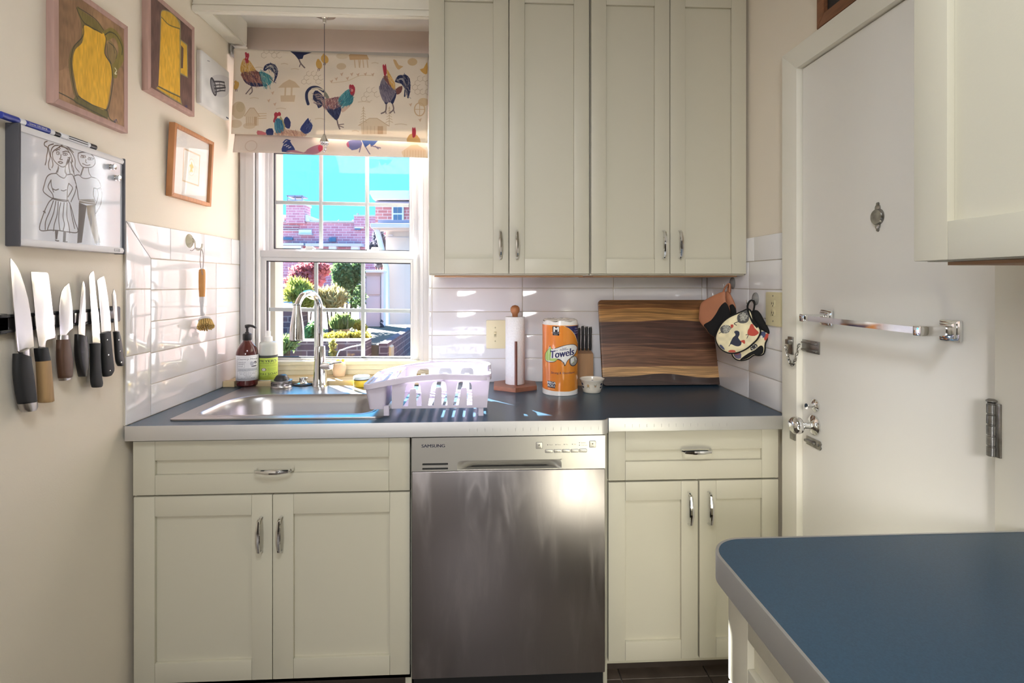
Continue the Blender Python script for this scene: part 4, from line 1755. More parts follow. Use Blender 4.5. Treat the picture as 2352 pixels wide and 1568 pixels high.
MB().box(ux + HTH + .002, XR - .003, -.10, .7975, uz - .001, 2.5185, .001).build('carcass', CREAM, t)
MB().box(ux + HTH + .02, XR - .02, -.09, .78, uz - .0065, uz - .0015).build('underside', PLY, t)
fn = left_map(ux + HTH)
for a0, a1, h_ in ((.352, .797, .38), (-.095, .349, .32)):
    d = shaker(t, 'door', fn, a0, a1, uz, 2.4675, .0600, .058, .056)
    pull(d, fn, h_, uz + .09, .104)

# ------------------------------------------------------------------ things on the left wall
def wallfn(X):
    """Plane x = X of the left wall: h grows into the room."""
    return lambda a, c, h: Vector((X + h, a, c))


def on_left(u, v, X):
    p = atX(u, v, X)
    return (p.y, p.z)


def left_canvas(y0, y1, z0, z1, X, W, cropfn, bg):
    """A painting surface on the plane x = X; strokes are given in a crop's own pixels."""
    H = int(W * (z1 - z0) / (y1 - y0))

    def fn(x, y):
        u, v = cropfn(x, y)
        a, c = on_left(u, v, X)
        return ((a - y0) / (y1 - y0) * W, (z1 - c) / (z1 - z0) * H)
    return Canvas(W, H, fn, bg)


def framed(name, label, cat, y0, y1, z0, z1, depth, bar, m, face_in=.004):
    xw = XL - .008
    t = thing(name, label, cat, (xw, (y0 + y1) / 2, z0))
    fn = wallfn(xw)
    b = MB()
    O = [(y0, z0), (y1, z0), (y1, z1), (y0, z1)]
    I = [(y0 + bar, z0 + bar), (y1 - bar, z0 + bar), (y1 - bar, z1 - bar), (y0 + bar, z1 - bar)]
    for q in range(4):
        r = (q + 1) % 4
        b.prism([O[q], O[r], I[r], I[q]], fn, .0005, depth, bev=.0012)
    b.build('frame', m, t)
    return t, fn


PINKW = mat('pinkish_frame_wood', S(186, 152, 142), .5, mottle=(7, .14), stretch=(8, 8, 1))
C4 = lambda x, y: (100 + x / 3.266, y / 3.266)
XF = XL + .010
# jug painting
y0, z0 = on_left(124, 229, XF + .002)
y1, _ = on_left(294, 300, XF + .002)
z0, z1 = 1.815, 2.144
t, fn = framed('jug_painting', 'painting of a round yellow jug in a pale pinkish wooden frame', 'painting', y0, y1, z0, z1, .020, .016, PINKW)
cv = left_canvas(y0, y1, z0, z1, XF, 420, C4, (150, 118, 88))
cv.mottle(.16, (60, 30), 3)
cv.poly([(100, 0), (330, 0), (300, 260), (220, 360), (190, 470), (100, 500)], (132, 100, 74), .5, 4)
cv.poly([(540, 560), (600, 540), (600, 940), (500, 880)], (168, 130, 96), .5, 4)
cv.poly([(100, 560), (210, 520), (230, 740), (100, 690)], (166, 128, 96), .5, 4)
OL = (112, 100, 52)
cv.line([(262, 70), (300, 190), (300, 260), (285, 320), (225, 380), (205, 470), (215, 580), (240, 700), (268, 745)], 22, (110, 96, 54), .8)
cv.poly([(250, 60), (310, 95), (400, 160), (465, 245), (445, 262), (360, 212), (300, 170)], (120, 106, 58), 1, 3)
cv.poly([(228, 762), (262, 715), (400, 790), (475, 822), (482, 885), (400, 862), (300, 805)], (104, 94, 52), 1, 3)
cv.line([(470, 268), (520, 246), (566, 300), (586, 390), (570, 450), (535, 505), (530, 552)], 40, (132, 118, 58), .95)
cv.poly([(476, 330), (500, 300), (540, 360), (548, 420), (520, 480), (490, 470), (474, 400)], (138, 116, 78), 1, 3)
YEL = (222, 172, 52)
cv.poly([(306, 190), (380, 225), (470, 268), (458, 400), (500, 480), (512, 560), (500, 650), (470, 815), (400, 800), (330, 760), (265, 715), (240, 620), (222, 520), (220, 440), (240, 370), (290, 320), (302, 250)], YEL, 1, 3)
cv.poly([(306, 190), (470, 268), (458, 400), (500, 480), (505, 640), (470, 815), (265, 715), (222, 520), (220, 440), (290, 320)], (236, 186, 66), .35, 3, streak=((26, 60), 9, .4))
cv.poly([(306, 190), (470, 268), (458, 400), (500, 480), (505, 640), (470, 815), (265, 715), (222, 520), (220, 440), (290, 320)], (200, 150, 44), .25, 3, streak=((28, 70), 10, .5))
DKL = (62, 60, 46)
for L, w in (([(250, 60), (262, 95), (300, 165), (350, 200), (440, 250)], 5), ([(260, 58), (330, 100), (400, 155), (450, 225)], 4),
             ([(300, 190), (296, 270), (228, 350), (206, 440)], 4), ([(206, 440), (212, 560), (240, 700), (256, 740)], 5),
             ([(460, 260), (470, 300), (460, 400), (500, 470), (518, 560), (516, 650), (490, 790), (470, 830)], 6),
             ([(460, 262), (500, 240), (550, 270), (590, 350), (588, 410)], 5), ([(490, 320), (520, 340), (550, 390), (545, 440)], 3), ([(476, 330), (485, 420), (510, 480)], 3),
             ([(260, 720), (340, 775), (470, 825)], 4), ([(240, 765), (330, 812), (480, 890)], 5), ([(108, 690), (170, 720), (240, 760)], 5), ([(480, 830), (496, 890), (540, 920)], 6),
             ([(505, 330), (525, 350), (535, 400)], 3)):
    cv.line(L, w, DKL, .75)
cv.line([(536, 510), (548, 530), (535, 552), (548, 555)], 5, (226, 222, 196), .9)
cv.line([(530, 900), (536, 915), (545, 895), (552, 918)], 3.5, (40, 44, 84))
cv.mottle(.07, (7, 26), 4)
uvl = lambda a0, a1, c0, c1: (lambda co: ((co.y - a0) / (a1 - a0), (co.z - c0) / (c1 - c0)))
MB().box(XL - .007, XF, y0 + .014, y1 - .014, z0 + .014, z1 - .014).build('canvas', mat_image('jug_paint', cv.image('jug_paint'), .6, bump=(160, .2)), t, uvf=uvl(y0, y1, z0, z1))

# tall pitcher painting
y0, _ = on_left(340, 202, XF + .002)
y1, _ = on_left(447, 200, XF + .002)
z0, z1 = 1.983, 2.320
t, fn = framed('pitcher_painting', 'painting of a tall ochre pitcher on dark mauve in a pinkish wooden frame', 'painting', y0, y1, z0, z1, .020, .016, PINKW)
cv = left_canvas(y0, y1, z0, z1, XF, 400, C4, (106, 80, 74))
cv.mottle(.14, (40, 50), 13)
GR = (150, 140, 100)
cv.poly([(1024, 290), (1080, 335), (1084, 585), (1026, 555)], GR)
cv.poly([(1030, 303), (1074, 342), (1078, 574), (1028, 545)], (218, 172, 58))
cv.poly([(1032, 338), (1050, 362), (1046, 512), (1030, 512)], (96, 74, 66))
cv.poly([(878, 120), (892, 74), (950, 88), (1012, 146), (1030, 220), (1024, 720), (1038, 785), (846, 662), (862, 640), (874, 300)], GR, 1, 2)
cv.poly([(884, 130), (1020, 212), (1024, 720), (862, 642), (878, 300)], (222, 172, 56))
cv.poly([(884, 130), (1020, 212), (1024, 720), (862, 642), (878, 300)], (238, 190, 78), .35, streak=((26, 60), 19, .42))
cv.poly([(886, 128), (894, 82), (950, 96), (1006, 150), (1022, 212), (960, 196)], (206, 164, 60), 1, 3)
cv.line([(886, 130), (940, 185), (1022, 216)], 6, (120, 108, 62))
cv.poly([(864, 650), (1020, 728), (1030, 772), (850, 660)], (206, 160, 50))
cv.line([(862, 648), (940, 690), (1024, 728)], 5, (84, 72, 44))
cv.line([(1062, 790), (1068, 805), (1074, 790), (1078, 806)], 4, (50, 54, 110))
cv.mottle(.07, (7, 24), 14)
MB().box(XL - .007, XF, y0 + .014, y1 - .014, z0 + .014, z1 - .014).build('canvas', mat_image('pitcher_paint', cv.image('pitcher_paint'), .6, bump=(160, .2)), t, uvf=uvl(y0, y1, z0, z1))

# small unframed canvas with a charcoal stool lying on its side
y0, _ = on_left(463, 200, XF + .002)
y1, _ = on_left(526.5, 200, XF + .002)
z0, z1 = 2.052, 2.258
cv = left_canvas(y0, y1, z0, z1, XF + .002, 300, C4, (226, 224, 224))
cv.mottle(.05, (60, 50), 23)
CH = (66, 64, 72)
cv.poly([(1250, 600), (1300, 560), (1393, 590), (1385, 700), (1330, 730), (1260, 690)], (196, 194, 200), .6, 4)
cv.ell(1275, 650, 17, 66, CH, .5, rot=-.22)
cv.ell(1275, 650, 17, 66, CH, 1, 9, rot=-.22)
for L, w in (([(1275, 612), (1320, 612), (1356, 618)], 9), ([(1280, 640), (1322, 636), (1362, 642)], 6), ([(1284, 664), (1330, 660), (1364, 655)], 10), ([(1288, 690), (1330, 680), (1362, 680)], 7), ([(1320, 612), (1324, 680)], 5),
             ([(1354, 615), (1362, 680)], 6), ([(1262, 585), (1270, 600)], 9)):
    cv.line(L, w, CH, .95)
cv.line([(1230, 455), (1246, 460)], 4, (150, 150, 156))
cv.line([(1372, 880), (1386, 888)], 7, (60, 60, 90))
o = MB().box(XL - .0075, XF + .002, y0, y1, z0, z1, .002).build('stool_canvas', mat_image('stool_print', cv.image('stool_print'), .7), loc=(XL, (y0 + y1) / 2, z0), uvf=uvl(y0, y1, z0, z1))
tag(o, 'small white unframed canvas with a charcoal stool, beside the blind', 'painting')

# small print in an oak frame, hung with its top leaning out
OAK = mat('oak_frame', S(190, 130, 82), .45, mottle=(9, .25), stretch=(1, 10, 1))
y0, y1, z0, z1 = 1.915, 2.183, 1.661, 1.919
t = thing('oak_print', 'small botanical print with a wide white mat in an oak frame', 'picture', (XL - .008, (y0 + y1) / 2, z0), (0, math.radians(2.6), 0))
xw, h2 = 0.0, (y1 - y0) / 2
Hh = z1 - z0
b = MB()
O = [(-h2, 0), (h2, 0), (h2, Hh), (-h2, Hh)]
bar = .0135
I = [(-h2 + bar, bar), (h2 - bar, bar), (h2 - bar, Hh - bar), (-h2 + bar, Hh - bar)]
lfn = lambda a, c, h: Vector((h, a, c))
for q in range(4):
    r = (q + 1) % 4
    b.prism([O[q], O[r], I[r], I[q]], lfn, .0015, .0225, bev=.0015)
b.build('frame', OAK, t, local=True)
cv = Canvas(300, int(300 * Hh / (2 * h2)), lambda x, y: (x * 300, y * 300), (244, 240, 234))
k = Hh / (2 * h2)
cv.poly([(.30, .27 * k), (.72, .27 * k), (.72, .74 * k), (.30, .74 * k)], (206, 178, 140))
cv.poly([(.318, .29 * k), (.702, .29 * k), (.702, .72 * k), (.318, .72 * k)], (240, 234, 224))
cv.ell(.51, .50 * k, .085, .125 * k, (214, 206, 186))
cv.ell(.51, .50 * k, .077, .115 * k, (246, 242, 232))
cv.poly([(.50, .42 * k), (.53, .45 * k), (.56, .49 * k), (.53, .52 * k), (.55, .57 * k), (.51, .56 * k), (.47, .58 * k), (.485, .52 * k), (.46, .48 * k), (.49, .46 * k)], (226, 190, 70), 1, 3)
cv.line([(.51, .44 * k), (.51, .58 * k)], 2, (150, 130, 60))
MB().box(.002, .010, -h2 + .011, h2 - .011, .011, Hh - .011).build('print', mat_image('oak_print_paper', cv.image('oak_print_paper'), .7), t, local=True,
                                                                  uvf=lambda co: ((co.y + h2) / (2 * h2), co.z / Hh))
MB().box(.0145, .0160, -h2 + .012, h2 - .012, .012, Hh - .012).build('glass', PICGLASS, t, local=True, smooth=0)

# whiteboard
X1 = XL + .018
y0, _ = on_left(39.5, 500, X1)
y1, _ = on_left(282.5, 500, X1)
z0, z1 = 1.4435, 1.729
t = thing('whiteboard', 'small magnetic whiteboard with a marker drawing of a couple', 'whiteboard', (XL - .008, (y0 + y1) / 2, z0))
C3 = lambda x, y: (x / 4.48, 240 + y / 4.48)
cv = left_canvas(y0, y1, z0, z1, X1, 760, C3, (206, 209, 217))
MK = (62, 48, 44)
W = 5.2
for L in ([(485, 378), (460, 390), (458, 420), (487, 442), (490, 480), (480, 530), (475, 580), (465, 620)],
          [(550, 405), (500, 425), (503, 470), (515, 540), (500, 600), (503, 655), (520, 672)],
          [(600, 420), (560, 425), (530, 460), (520, 520), (535, 560), (545, 620), (535, 650)],
          [(560, 468), (540, 500), (548, 560), (578, 600), (618, 632), (655, 642), (690, 612), (712, 570)],
          [(605, 440), (650, 415), (700, 440), (755, 492)], [(640, 430), (720, 470), (770, 560), (775, 640), (815, 695)],
          [(700, 560), (680, 620), (668, 690), (680, 715)], [(720, 540), (708, 620), (720, 705)], [(740, 560), (738, 640), (765, 720)], [(726, 590), (756, 660), (760, 705)],
          [(610, 425), (680, 450), (728, 520), (748, 590)], [(620, 450), (600, 445), (560, 470)], [(700, 545), (715, 555), (690, 600)],
          [(575, 475), (598, 462), (612, 466)], [(645, 488), (680, 480), (708, 492)],
          [(628, 515), (625, 545), (615, 562), (642, 566)], [(598, 592), (620, 586), (646, 597), (622, 606), (598, 592)],
          [(602, 635), (590, 680), (578, 702)], [(672, 640), (675, 690), (690, 722)],
          [(580, 708), (620, 742), (660, 757), (682, 730)],
          [(580, 708), (520, 715), (480, 750), (455, 830), (445, 890), (490, 935), (545, 970)],
          [(525, 775), (495, 850), (540, 920), (550, 965)], [(525, 775), (528, 830), (552, 900)],
          [(680, 725), (740, 718), (765, 770), (785, 830), (770, 910), (730, 1000)],
          [(708, 810), (745, 852), (735, 890), (700, 950)], [(708, 810), (695, 862), (690, 982)],
          [(545, 868), (572, 880), (602, 870)], [(630, 882), (655, 887), (682, 876)],
          [(540, 970), (600, 985), (680, 997), (702, 982)], [(540, 962), (620, 978), (690, 985)],
          [(540, 970), (500, 1010), (450, 1120), (408, 1285), (520, 1292), (600, 1295), (700, 1310), (800, 1310), (770, 1200), (730, 1050), (700, 985)],
          [(550, 990), (510, 1100), (470, 1200), (465, 1285)], [(575, 995), (550, 1120), (500, 1250), (490, 1285)], [(600, 1000), (588, 1130), (560, 1230), (550, 1300)],
          [(625, 1010), (608, 1100), (605, 1200), (617, 1290)], [(660, 1010), (648, 1150), (662, 1230), (650, 1300)], [(690, 1010), (688, 1150), (710, 1250), (717, 1320)],
          [(720, 1020), (740, 1150), (768, 1275)], [(445, 1100), (460, 1098), (465, 1115)],
          [(570, 1395), (588, 1402), (605, 1402)], [(650, 1408), (670, 1412), (692, 1412)],
          [(806, 500), (850, 490), (920, 500), (968, 545), (980, 600), (950, 640), (900, 648), (850, 640), (820, 600), (804, 545), (806, 500)],
          [(835, 522), (880, 530)], [(908, 542), (965, 556)], [(885, 565), (882, 590), (893, 600)], [(850, 606), (890, 625), (928, 620)],
          [(815, 725), (850, 755), (900, 760), (940, 745)], [(760, 737), (790, 725), (815, 725)], [(940, 745), (990, 760), (1025, 800), (1035, 852), (1003, 866)],
          [(765, 750), (790, 850), (805, 950), (812, 982)], [(775, 800), (785, 830), (780, 850)],
          [(1035, 850), (1048, 920), (1035, 1030), (985, 1122)], [(965, 860), (962, 930), (980, 990)], [(965, 858), (1000, 872), (1010, 940), (985, 1032)],
          [(910, 652), (915, 700), (936, 737)], [(855, 645), (840, 690), (828, 727)], [(862, 645), (845, 695), (836, 727)]):
    cv.line(L, W, MK, .95)
for cx_, cy_, rx, ry in ((597, 500, 17, 15), (670, 511, 24, 12), (856, 538, 27, 9), (932, 560, 30, 9)):
    cv.ell(cx_, cy_, rx, ry, MK, 1, 3.5)
for cx_, cy_ in ((600, 500), (672, 512), (856, 538), (930, 560)):
    cv.ell(cx_, cy_, 6, 6, MK)
cv.poly([(566, 1298), (600, 1298), (588, 1385), (570, 1385)], MK, .9)
cv.poly([(652, 1308), (682, 1310), (676, 1408), (648, 1405)], MK, .9)
cv.poly([(578, 690), (602, 640), (610, 650), (596, 705)], MK, .7)
cv.poly([(812, 978), (965, 972), (988, 1032), (815, 1010)], (108, 96, 82), .9)
cv.poly([(812, 1008), (892, 1040), (872, 1180), (842, 1420), (795, 1425), (806, 1200)], (74, 62, 52), .92)
cv.poly([(890, 1040), (982, 1030), (985, 1150), (1010, 1320), (1032, 1420), (980, 1432), (940, 1300), (900, 1130)], (124, 106, 76), .92)
cv.poly([(890, 1040), (982, 1030), (985, 1150), (1010, 1320), (1032, 1420), (980, 1432), (940, 1300), (900, 1130)], (66, 54, 46), .8, streak=((8, 60), 31, .5))
cv.line([(815, 985), (900, 1005), (988, 1015)], 4, (222, 222, 226), .9)
for q in (990, 1005, 1020):
    cv.line([(q, 1405), (q + 4, 1440)], 5, MK)
cv.poly([(300, 1000), (420, 990), (430, 1020), (320, 1035)], (206, 206, 210), .6, 4)
fn = wallfn(XL - .008)
BOARD = mat_image('whiteboard_face', cv.image('whiteboard_face'), .10, coat=.3)
MB().box(XL - .0075, X1, y0 + .004, y1 - .004, z0 + .017, z1 - .016).build('panel', BOARD, t, uvf=uvl(y0, y1, z0, z1))
RAIL = mat('whiteboard_rail', S(222, 220, 222), .4)
for c0, c1, nm in ((z0, z0 + .0185, 'rail'), (z1 - .0175, z1, 'rail')):
    b = MB()
    b.prism([(XL - .0075, c0), (X1 + .003, c0 + .001), (X1 + .006, (c0 + c1) / 2), (X1 + .003, c1 - .001), (XL - .0075, c1)], lambda a, c, h: Vector((a, y0 + .004 + h, c)), 0, y1 - y0 - .008)
    b.build(nm, RAIL, t, smooth=50)
for a, w in ((y0 - .003, .007), (y1 - .004, .007)):
    MB().box(XL - .0075, X1 + .0065, a, a + w, z0 - .0015, z1 + .0015, .003).build('end_cap', mat('dark_grey_plastic', S(74, 74, 80), .45), t)
b = MB()
q = on_left(*C3(1204, 1498), X1 + .006)
letters(b, 'Quartet', .0032, lambda a, c, h: Vector((X1 + .0063 + h, q[0] + a, q[1] - .0015 + c)), align='CENTER')
o_, i_ = rrect(q[0] - .011, q[0] + .011, q[1] - .004, q[1] + .004, .001, 2), rrect(q[0] - .0104, q[0] + .0104, q[1] - .0034, q[1] + .0034, .001, 2)
b.prism(o_, lambda a, c, h: Vector((X1 + .0060 + h, a, c)), 0, .0005, [i_])
b.build('lettering', BLACKM, t, smooth=0)
# magnets
for k, (x_, y_, lab) in enumerate(((1165, 642, 'upper of the two round silver magnets on the whiteboard'), (1215, 755, 'lower of the two round silver magnets on the whiteboard'))):
    a, c = on_left(*C3(x_, y_), X1 + .01)
    b = MB().lathe([(.0085, .0002), (.0085, .004), (.0062, .0052), (.0055, .009), (.0068, .011), (.0085, .0125), (.0085, .0145), (.0072, .0155), (.0055, .0150), (.001, .0148)], (X1, a, c), 28, (1, 0, 0))
    tag(b.build('magnet', CHROME, loc=(X1, a, c), smooth=40), lab, 'magnet', 'magnets on the whiteboard')
# markers lying on the top rail
BLUE = mat('marker_blue', S(40, 58, 150), .35)
MWH = mat('marker_white', S(226, 226, 230), .4)
for nm, lab, u0, v0, u1, v1, segs in (
        ('marker', 'blue dry erase marker with a blue cap, lying on top of the whiteboard', 0, 262, 121, 298, ((0, .30, BLUE, 'cap', .0082), (.30, .42, MWH, 'barrel', .0078), (.42, .90, BLUE, 'label', .0080), (.90, 1.0, MWH, 'barrel', .0074))),
        ('marker', 'black dry erase marker with a black cap end, lying behind the blue one', 121, 299, 218, 330, ((0, .14, BLACK, 'tip', .0058), (.14, .28, MWH, 'barrel', .0076), (.28, .76, MWH, 'label', .0078), (.76, .83, MWH, 'barrel', .0080), (.83, 1.0, BLACK, 'cap', .0076)))):
    xm_ = X1 - .006
    a0, a1 = on_left(u0, v0, xm_)[0], on_left(u1, v1, xm_)[0]
    zc_ = z1 + .0085
    t2 = thing(nm, lab, 'marker', (xm_, (a0 + a1) / 2, zc_ - .008), group='markers on the whiteboard')
    P0, P1 = Vector((xm_, a0, zc_)), Vector((xm_, a1, zc_ - (0 if u0 == 0 else .0006)))
    for s0, s1, m_, pn, r in segs:
        q0, q1 = P0.lerp(P1, s0), P0.lerp(P1, s1)
        L_ = (q1 - q0).length
        o = MB().lathe([(r * .85, .0002), (r, .001), (r, L_ - .001), (r * .85, L_ - .0002)], q0, 20, q1 - q0).build(pn, m_, t2, smooth=40)
        if pn == 'label':
            b = MB()
            if m_ is BLUE:
                letters(b, 'Quartet  DRY ERASE', .0042, lambda a, c, h: Vector((xm_ + r + .0002 - (c - .001) ** 2 * 60, q0.y + .006 + a, zc_ - .001 + c)), bold=.01)
                b.build('lettering', MWH, o, smooth=0)
            else:
                for dz in (.0035, -.002):
                    b.tube([(xm_ + r * .93, q0.y + .003, zc_ + dz), (xm_ + r * .93, q1.y - .003, zc_ + dz)], .0014, 6)
                b.build('stripe', BLACK, o, smooth=60)

# ------------------------------------------------------------------ knife strip and knives
XK = XL + .012
y0, _ = on_left(2, 750, XK)
y1, _ = on_left(281, 720, XK)
t = thing('knife_strip', 'black magnetic knife strip with steel segments, screwed to the wall', 'knife strip', (XL - .008, (y0 + y1) / 2, 1.238))
kz0, kz1 = 1.240, 1.284
b = MB()
xw = XL - .0075
b.box(xw, XL + .006, y0, y1 - .010, kz0 + .002, kz1 - .002, .002)
b.box(xw, XL + .009, y0 + .004, y1 - .012, kz1 - .008, kz1 - .001, .002)
b.box(xw, XL + .009, y0 + .004, y1 - .012, kz0 + .001, kz0 + .008, .002)
for a in (y0 + .01, y1 - .016):
    b.prism([(a - .022, kz0 + .004), (a - .012, kz0 - .002), (a + .014, kz0 - .001), (a + .018, kz0 + .004), (a + .018, kz1 - .004), (a + .014, kz1 + .001), (a - .012, kz1 + .003), (a - .022, kz1 - .003)], wallfn(xw), 0, .0135, bev=.003)
b.build('holder', BLACK, t)
nseg = 6
for i in range(nseg):
    a0 = y0 + .05 + (y1 - y0 - .07) * i / nseg
    a1 = y0 + .05 + (y1 - y0 - .07) * (i + 1) / nseg
    MB().box(XL + .004, XL + .0095, a0 + .004, a1 - .004, kz0 + .009, kz1 - .009, .001).build('magnet_segment', BLADE, t)

C5 = lambda x, y: (x / 4.127, 580 + y / 4.127)
XB = XL + .0125                                       # back of the blades lies on the strip
WENGE = mat('dark_brown_wood', S(96, 68, 52), .5, mottle=(8, .3), stretch=(10, 10, 1))
HONOKI = mat('pale_handle_wood', S(176, 142, 98), .6, mottle=(8, .2), stretch=(10, 10, 1))


def P5(L, X):
    return [on_left(*C5(x, y), X) for x, y in L]


def knife(label, blade, handle, hm, thick, extra=(), rivets=(), bt=.0022, XB=XB):
    """blade: outline; handle: rows of (y, left, right) down the handle, in crop pixels."""
    pb = P5(blade, XB + .001)
    hr = [(on_left(*C5(l, y), XB + .001), on_left(*C5(r, y2), XB + .001)) for (y, l, y2, r) in handle]
    cy = sum(p[0] for p in pb) / len(pb)
    cz = min(p[1] for r in hr for p in r)
    t = thing('kitchen_knife', label, 'knife', (XB, cy, cz), group='knives on the magnetic strip')
    b = MB()
    b.prism(pb, wallfn(XB), .0002, bt, bev=.0006)
    b.build('blade', BLADE, t)

    def loft(rows, m, nm, tk):
        b = MB()
        rg = []
        for (p, q) in rows:
            c = (Vector(p) + Vector(q)) / 2
            d = (Vector(q) - Vector(p)) / 2
            ring = []
            for k in range(16):
                a = 2 * math.pi * k / 16
                ca, sa = math.cos(a), math.sin(a)
                ca = math.copysign(abs(ca) ** .75, ca)
                sa = math.copysign(abs(sa) ** .75, sa)
                w = c + d * ca
                ring.append((XB + .0012 + tk * .5 * sa, w[0], w[1]))
            rg.append(ring)
        b.rings(rg)
        return b.build(nm, m, t, smooth=60)
    dense = []
    for k in range(len(hr)):
        dense.append((Vector(hr[k][0] + (0,)), Vector(hr[k][1] + (0,))))
    L_ = cr([p[0] for p in dense], 4)
    R_ = cr([p[1] for p in dense], 4)
    rows = [((a.x, a.y), (c.x, c.y)) for a, c in zip(L_, R_)]
    # rounded end
    a, c = rows[-1]
    mid = ((a[0] + c[0]) / 2, (a[1] + c[1]) / 2 - .002)
    rows.append((tuple(Vector(a).lerp(Vector(mid), .35) - Vector((0, .0012))), tuple(Vector(c).lerp(Vector(mid), .35) - Vector((0, .0012)))))
    h = loft(rows, hm, 'handle', thick)
    for (rw, m_, nm, tk) in extra:
        loft([(on_left(*C5(l, y), XB + .001), on_left(*C5(r, y2), XB + .001)) for (y, l, y2, r) in rw], m_, nm, tk)
    for (x, y) in rivets:
        a, c = on_left(*C5(x, y), XB + thick / 2)
        MB().lathe([(.0035, 0), (.0032, .0008), (.001, .0011)], (XB + .0012 + thick / 2 - .0012, a, c), 14, (1, 0, 0)).build('rivet', CHROME, h, smooth=50)
    return t


STL = STEEL
knife('large chef knife with a thick black handle, first from the camera end of the strip',
      [(97, 50), (128, 90), (160, 138), (188, 195), (230, 320), (262, 440), (286, 580), (305, 720), (320, 893), (182, 945), (163, 932), (146, 760), (130, 560), (114, 360), (102, 220), (95, 110)],
      [(955, 140, 990, 272), (1060, 136, 1080, 288), (1150, 136, 1150, 302), (1260, 148, 1250, 316), (1360, 163, 1340, 326), (1430, 180, 1405, 332)], BLACKM, .024,
      [([(945, 184, 905, 266), (960, 188, 950, 268), (998, 200, 995, 266)], STL, 'bolster', .016), ([(1436, 184, 1410, 333), (1490, 205, 1455, 338), (1512, 226, 1490, 318)], STL, 'end_cap', .025)])
knife('square ended vegetable knife with a pale wooden handle and black ferrule',
      [(288, 180), (430, 187), (448, 192), (458, 210), (482, 420), (505, 620), (525, 806), (450, 822), (434, 832), (428, 850), (425, 915), (368, 915), (340, 720), (318, 460), (300, 300)],
      [(1033, 356, 1018, 464), (1120, 360, 1110, 472), (1250, 366, 1240, 484), (1420, 374, 1404, 497)], HONOKI, .022,
      [([(908, 341, 898, 434), (940, 343, 930, 440), (1032, 354, 1018, 460)], BLACKM, 'ferrule', .0225)])
knife('short broad knife with a dark brown wooden handle and steel ferrule',
      [(657, 283), (650, 297), (660, 340), (672, 420), (684, 520), (690, 715), (660, 735), (632, 765), (622, 788), (566, 788), (560, 640), (556, 520), (565, 430), (580, 370), (606, 325), (635, 300)],
      [(826, 554, 822, 638), (900, 549, 895, 656), (980, 548, 975, 668), (1080, 554, 1070, 676), (1190, 568, 1172, 668)], WENGE, .022,
      [([(782, 562, 780, 632), (824, 558, 820, 636)], STL, 'ferrule', .018), ([(1190, 569, 1172, 667), (1216, 578, 1196, 655)], STL, 'end_cap', .021)])
knife('slim boning knife with a plain black handle',
      [(786, 265), (798, 290), (804, 340), (807, 500), (804, 700), (802, 795), (740, 775), (740, 690), (750, 580), (764, 400), (775, 300)],
      [(772, 722, 800, 808), (840, 718, 860, 818), (920, 716, 930, 826), (1010, 724, 1015, 828), (1100, 742, 1100, 822), (1170, 762, 1165, 800)], BLACK, .020)
knife('long serrated bread knife with a hooked black handle',
      [(880, 172), (890, 188), (898, 280), (908, 400), (922, 520)] + [q for i in range(8) for q in ((930 + i * 2.4, 560 + i * 34), (935 + i * 2.0, 577 + i * 34))] + [(948, 850), (948, 870), (874, 870), (868, 700), (858, 540), (846, 360), (840, 225), (856, 192)],
      [(862, 858, 858, 944), (930, 862, 930, 941), (1010, 864, 1010, 942), (1110, 864, 1110, 950), (1190, 864, 1190, 958), (1240, 868, 1235, 966), (1275, 880, 1265, 958)], BLACKM, .017)
knife('wide santoku knife with three rivets in its black handle, overlapping the bread knife',
      [(982, 220), (990, 250), (1006, 340), (1022, 440), (1036, 560), (1046, 660), (1050, 735), (1035, 748), (958, 768), (954, 700), (942, 520), (924, 340), (916, 265), (940, 240)],
      [(768, 948, 745, 1038), (850, 954, 840, 1046), (940, 964, 930, 1054), (1040, 968, 1030, 1066), (1120, 974, 1110, 1074), (1175, 984, 1150, 1052)], BLACKM, .017, rivets=((1016, 825), (1028, 968), (1043, 1117)), XB=XB)
knife('small paring knife with a riveted black handle, last on the strip',
      [(1076, 345), (1086, 365), (1096, 400), (1108, 560), (1118, 745), (1088, 752), (1080, 660), (1068, 520), (1061, 400)],
      [(752, 1082, 745, 1118), (820, 1086, 815, 1136), (900, 1090, 895, 1150), (980, 1096, 975, 1160), (1040, 1104, 1025, 1172), (1072, 1122, 1062, 1166)], BLACK, .014,
      [([(742, 1086, 738, 1122), (782, 1090, 778, 1126)], STL, 'bolster', .012)], rivets=((1126, 826), (1138, 932), (1150, 1038)))

# ------------------------------------------------------------------ suction hook and dish brush
CLEAR = mat('clear_plastic', S(232, 228, 212), .15, trans=.6)
a, c = on_left(435, 553, XL)
hk = thing('suction_hook', 'clear suction hook holding the dish brush on the tiles beside the window', 'hook', (XL, a, c))
MB().lathe([(.0265, .0002), (.024, .003), (.012, .008), (.009, .014), (.001, .015)], (XL, a, c), 32, (1, 0, 0)).build('suction_cup', mat('suction_cup', S(226, 218, 190), .25, trans=.35), hk, smooth=60)
b = MB()
b.tube(cr([(XL + .012, a, c + .010), (XL + .020, a, c - .004), (XL + .022, a, c - .026), (XL + .030, a + .004, c - .034), (XL + .040, a + .008, c - .026), (XL + .043, a + .008, c - .010)], 5), .0026, 8, flat=1.6)
b.build('hook_arm', CLEAR, hk, smooth=60)
C7 = lambda x, y: (400 + x / 6.03, 520 + y / 6.03)
XBR = XL + .036


def b7(x, y, X=XBR):
    p = atX(*C7(x, y), X)
    return Vector((X, p.y, p.z))


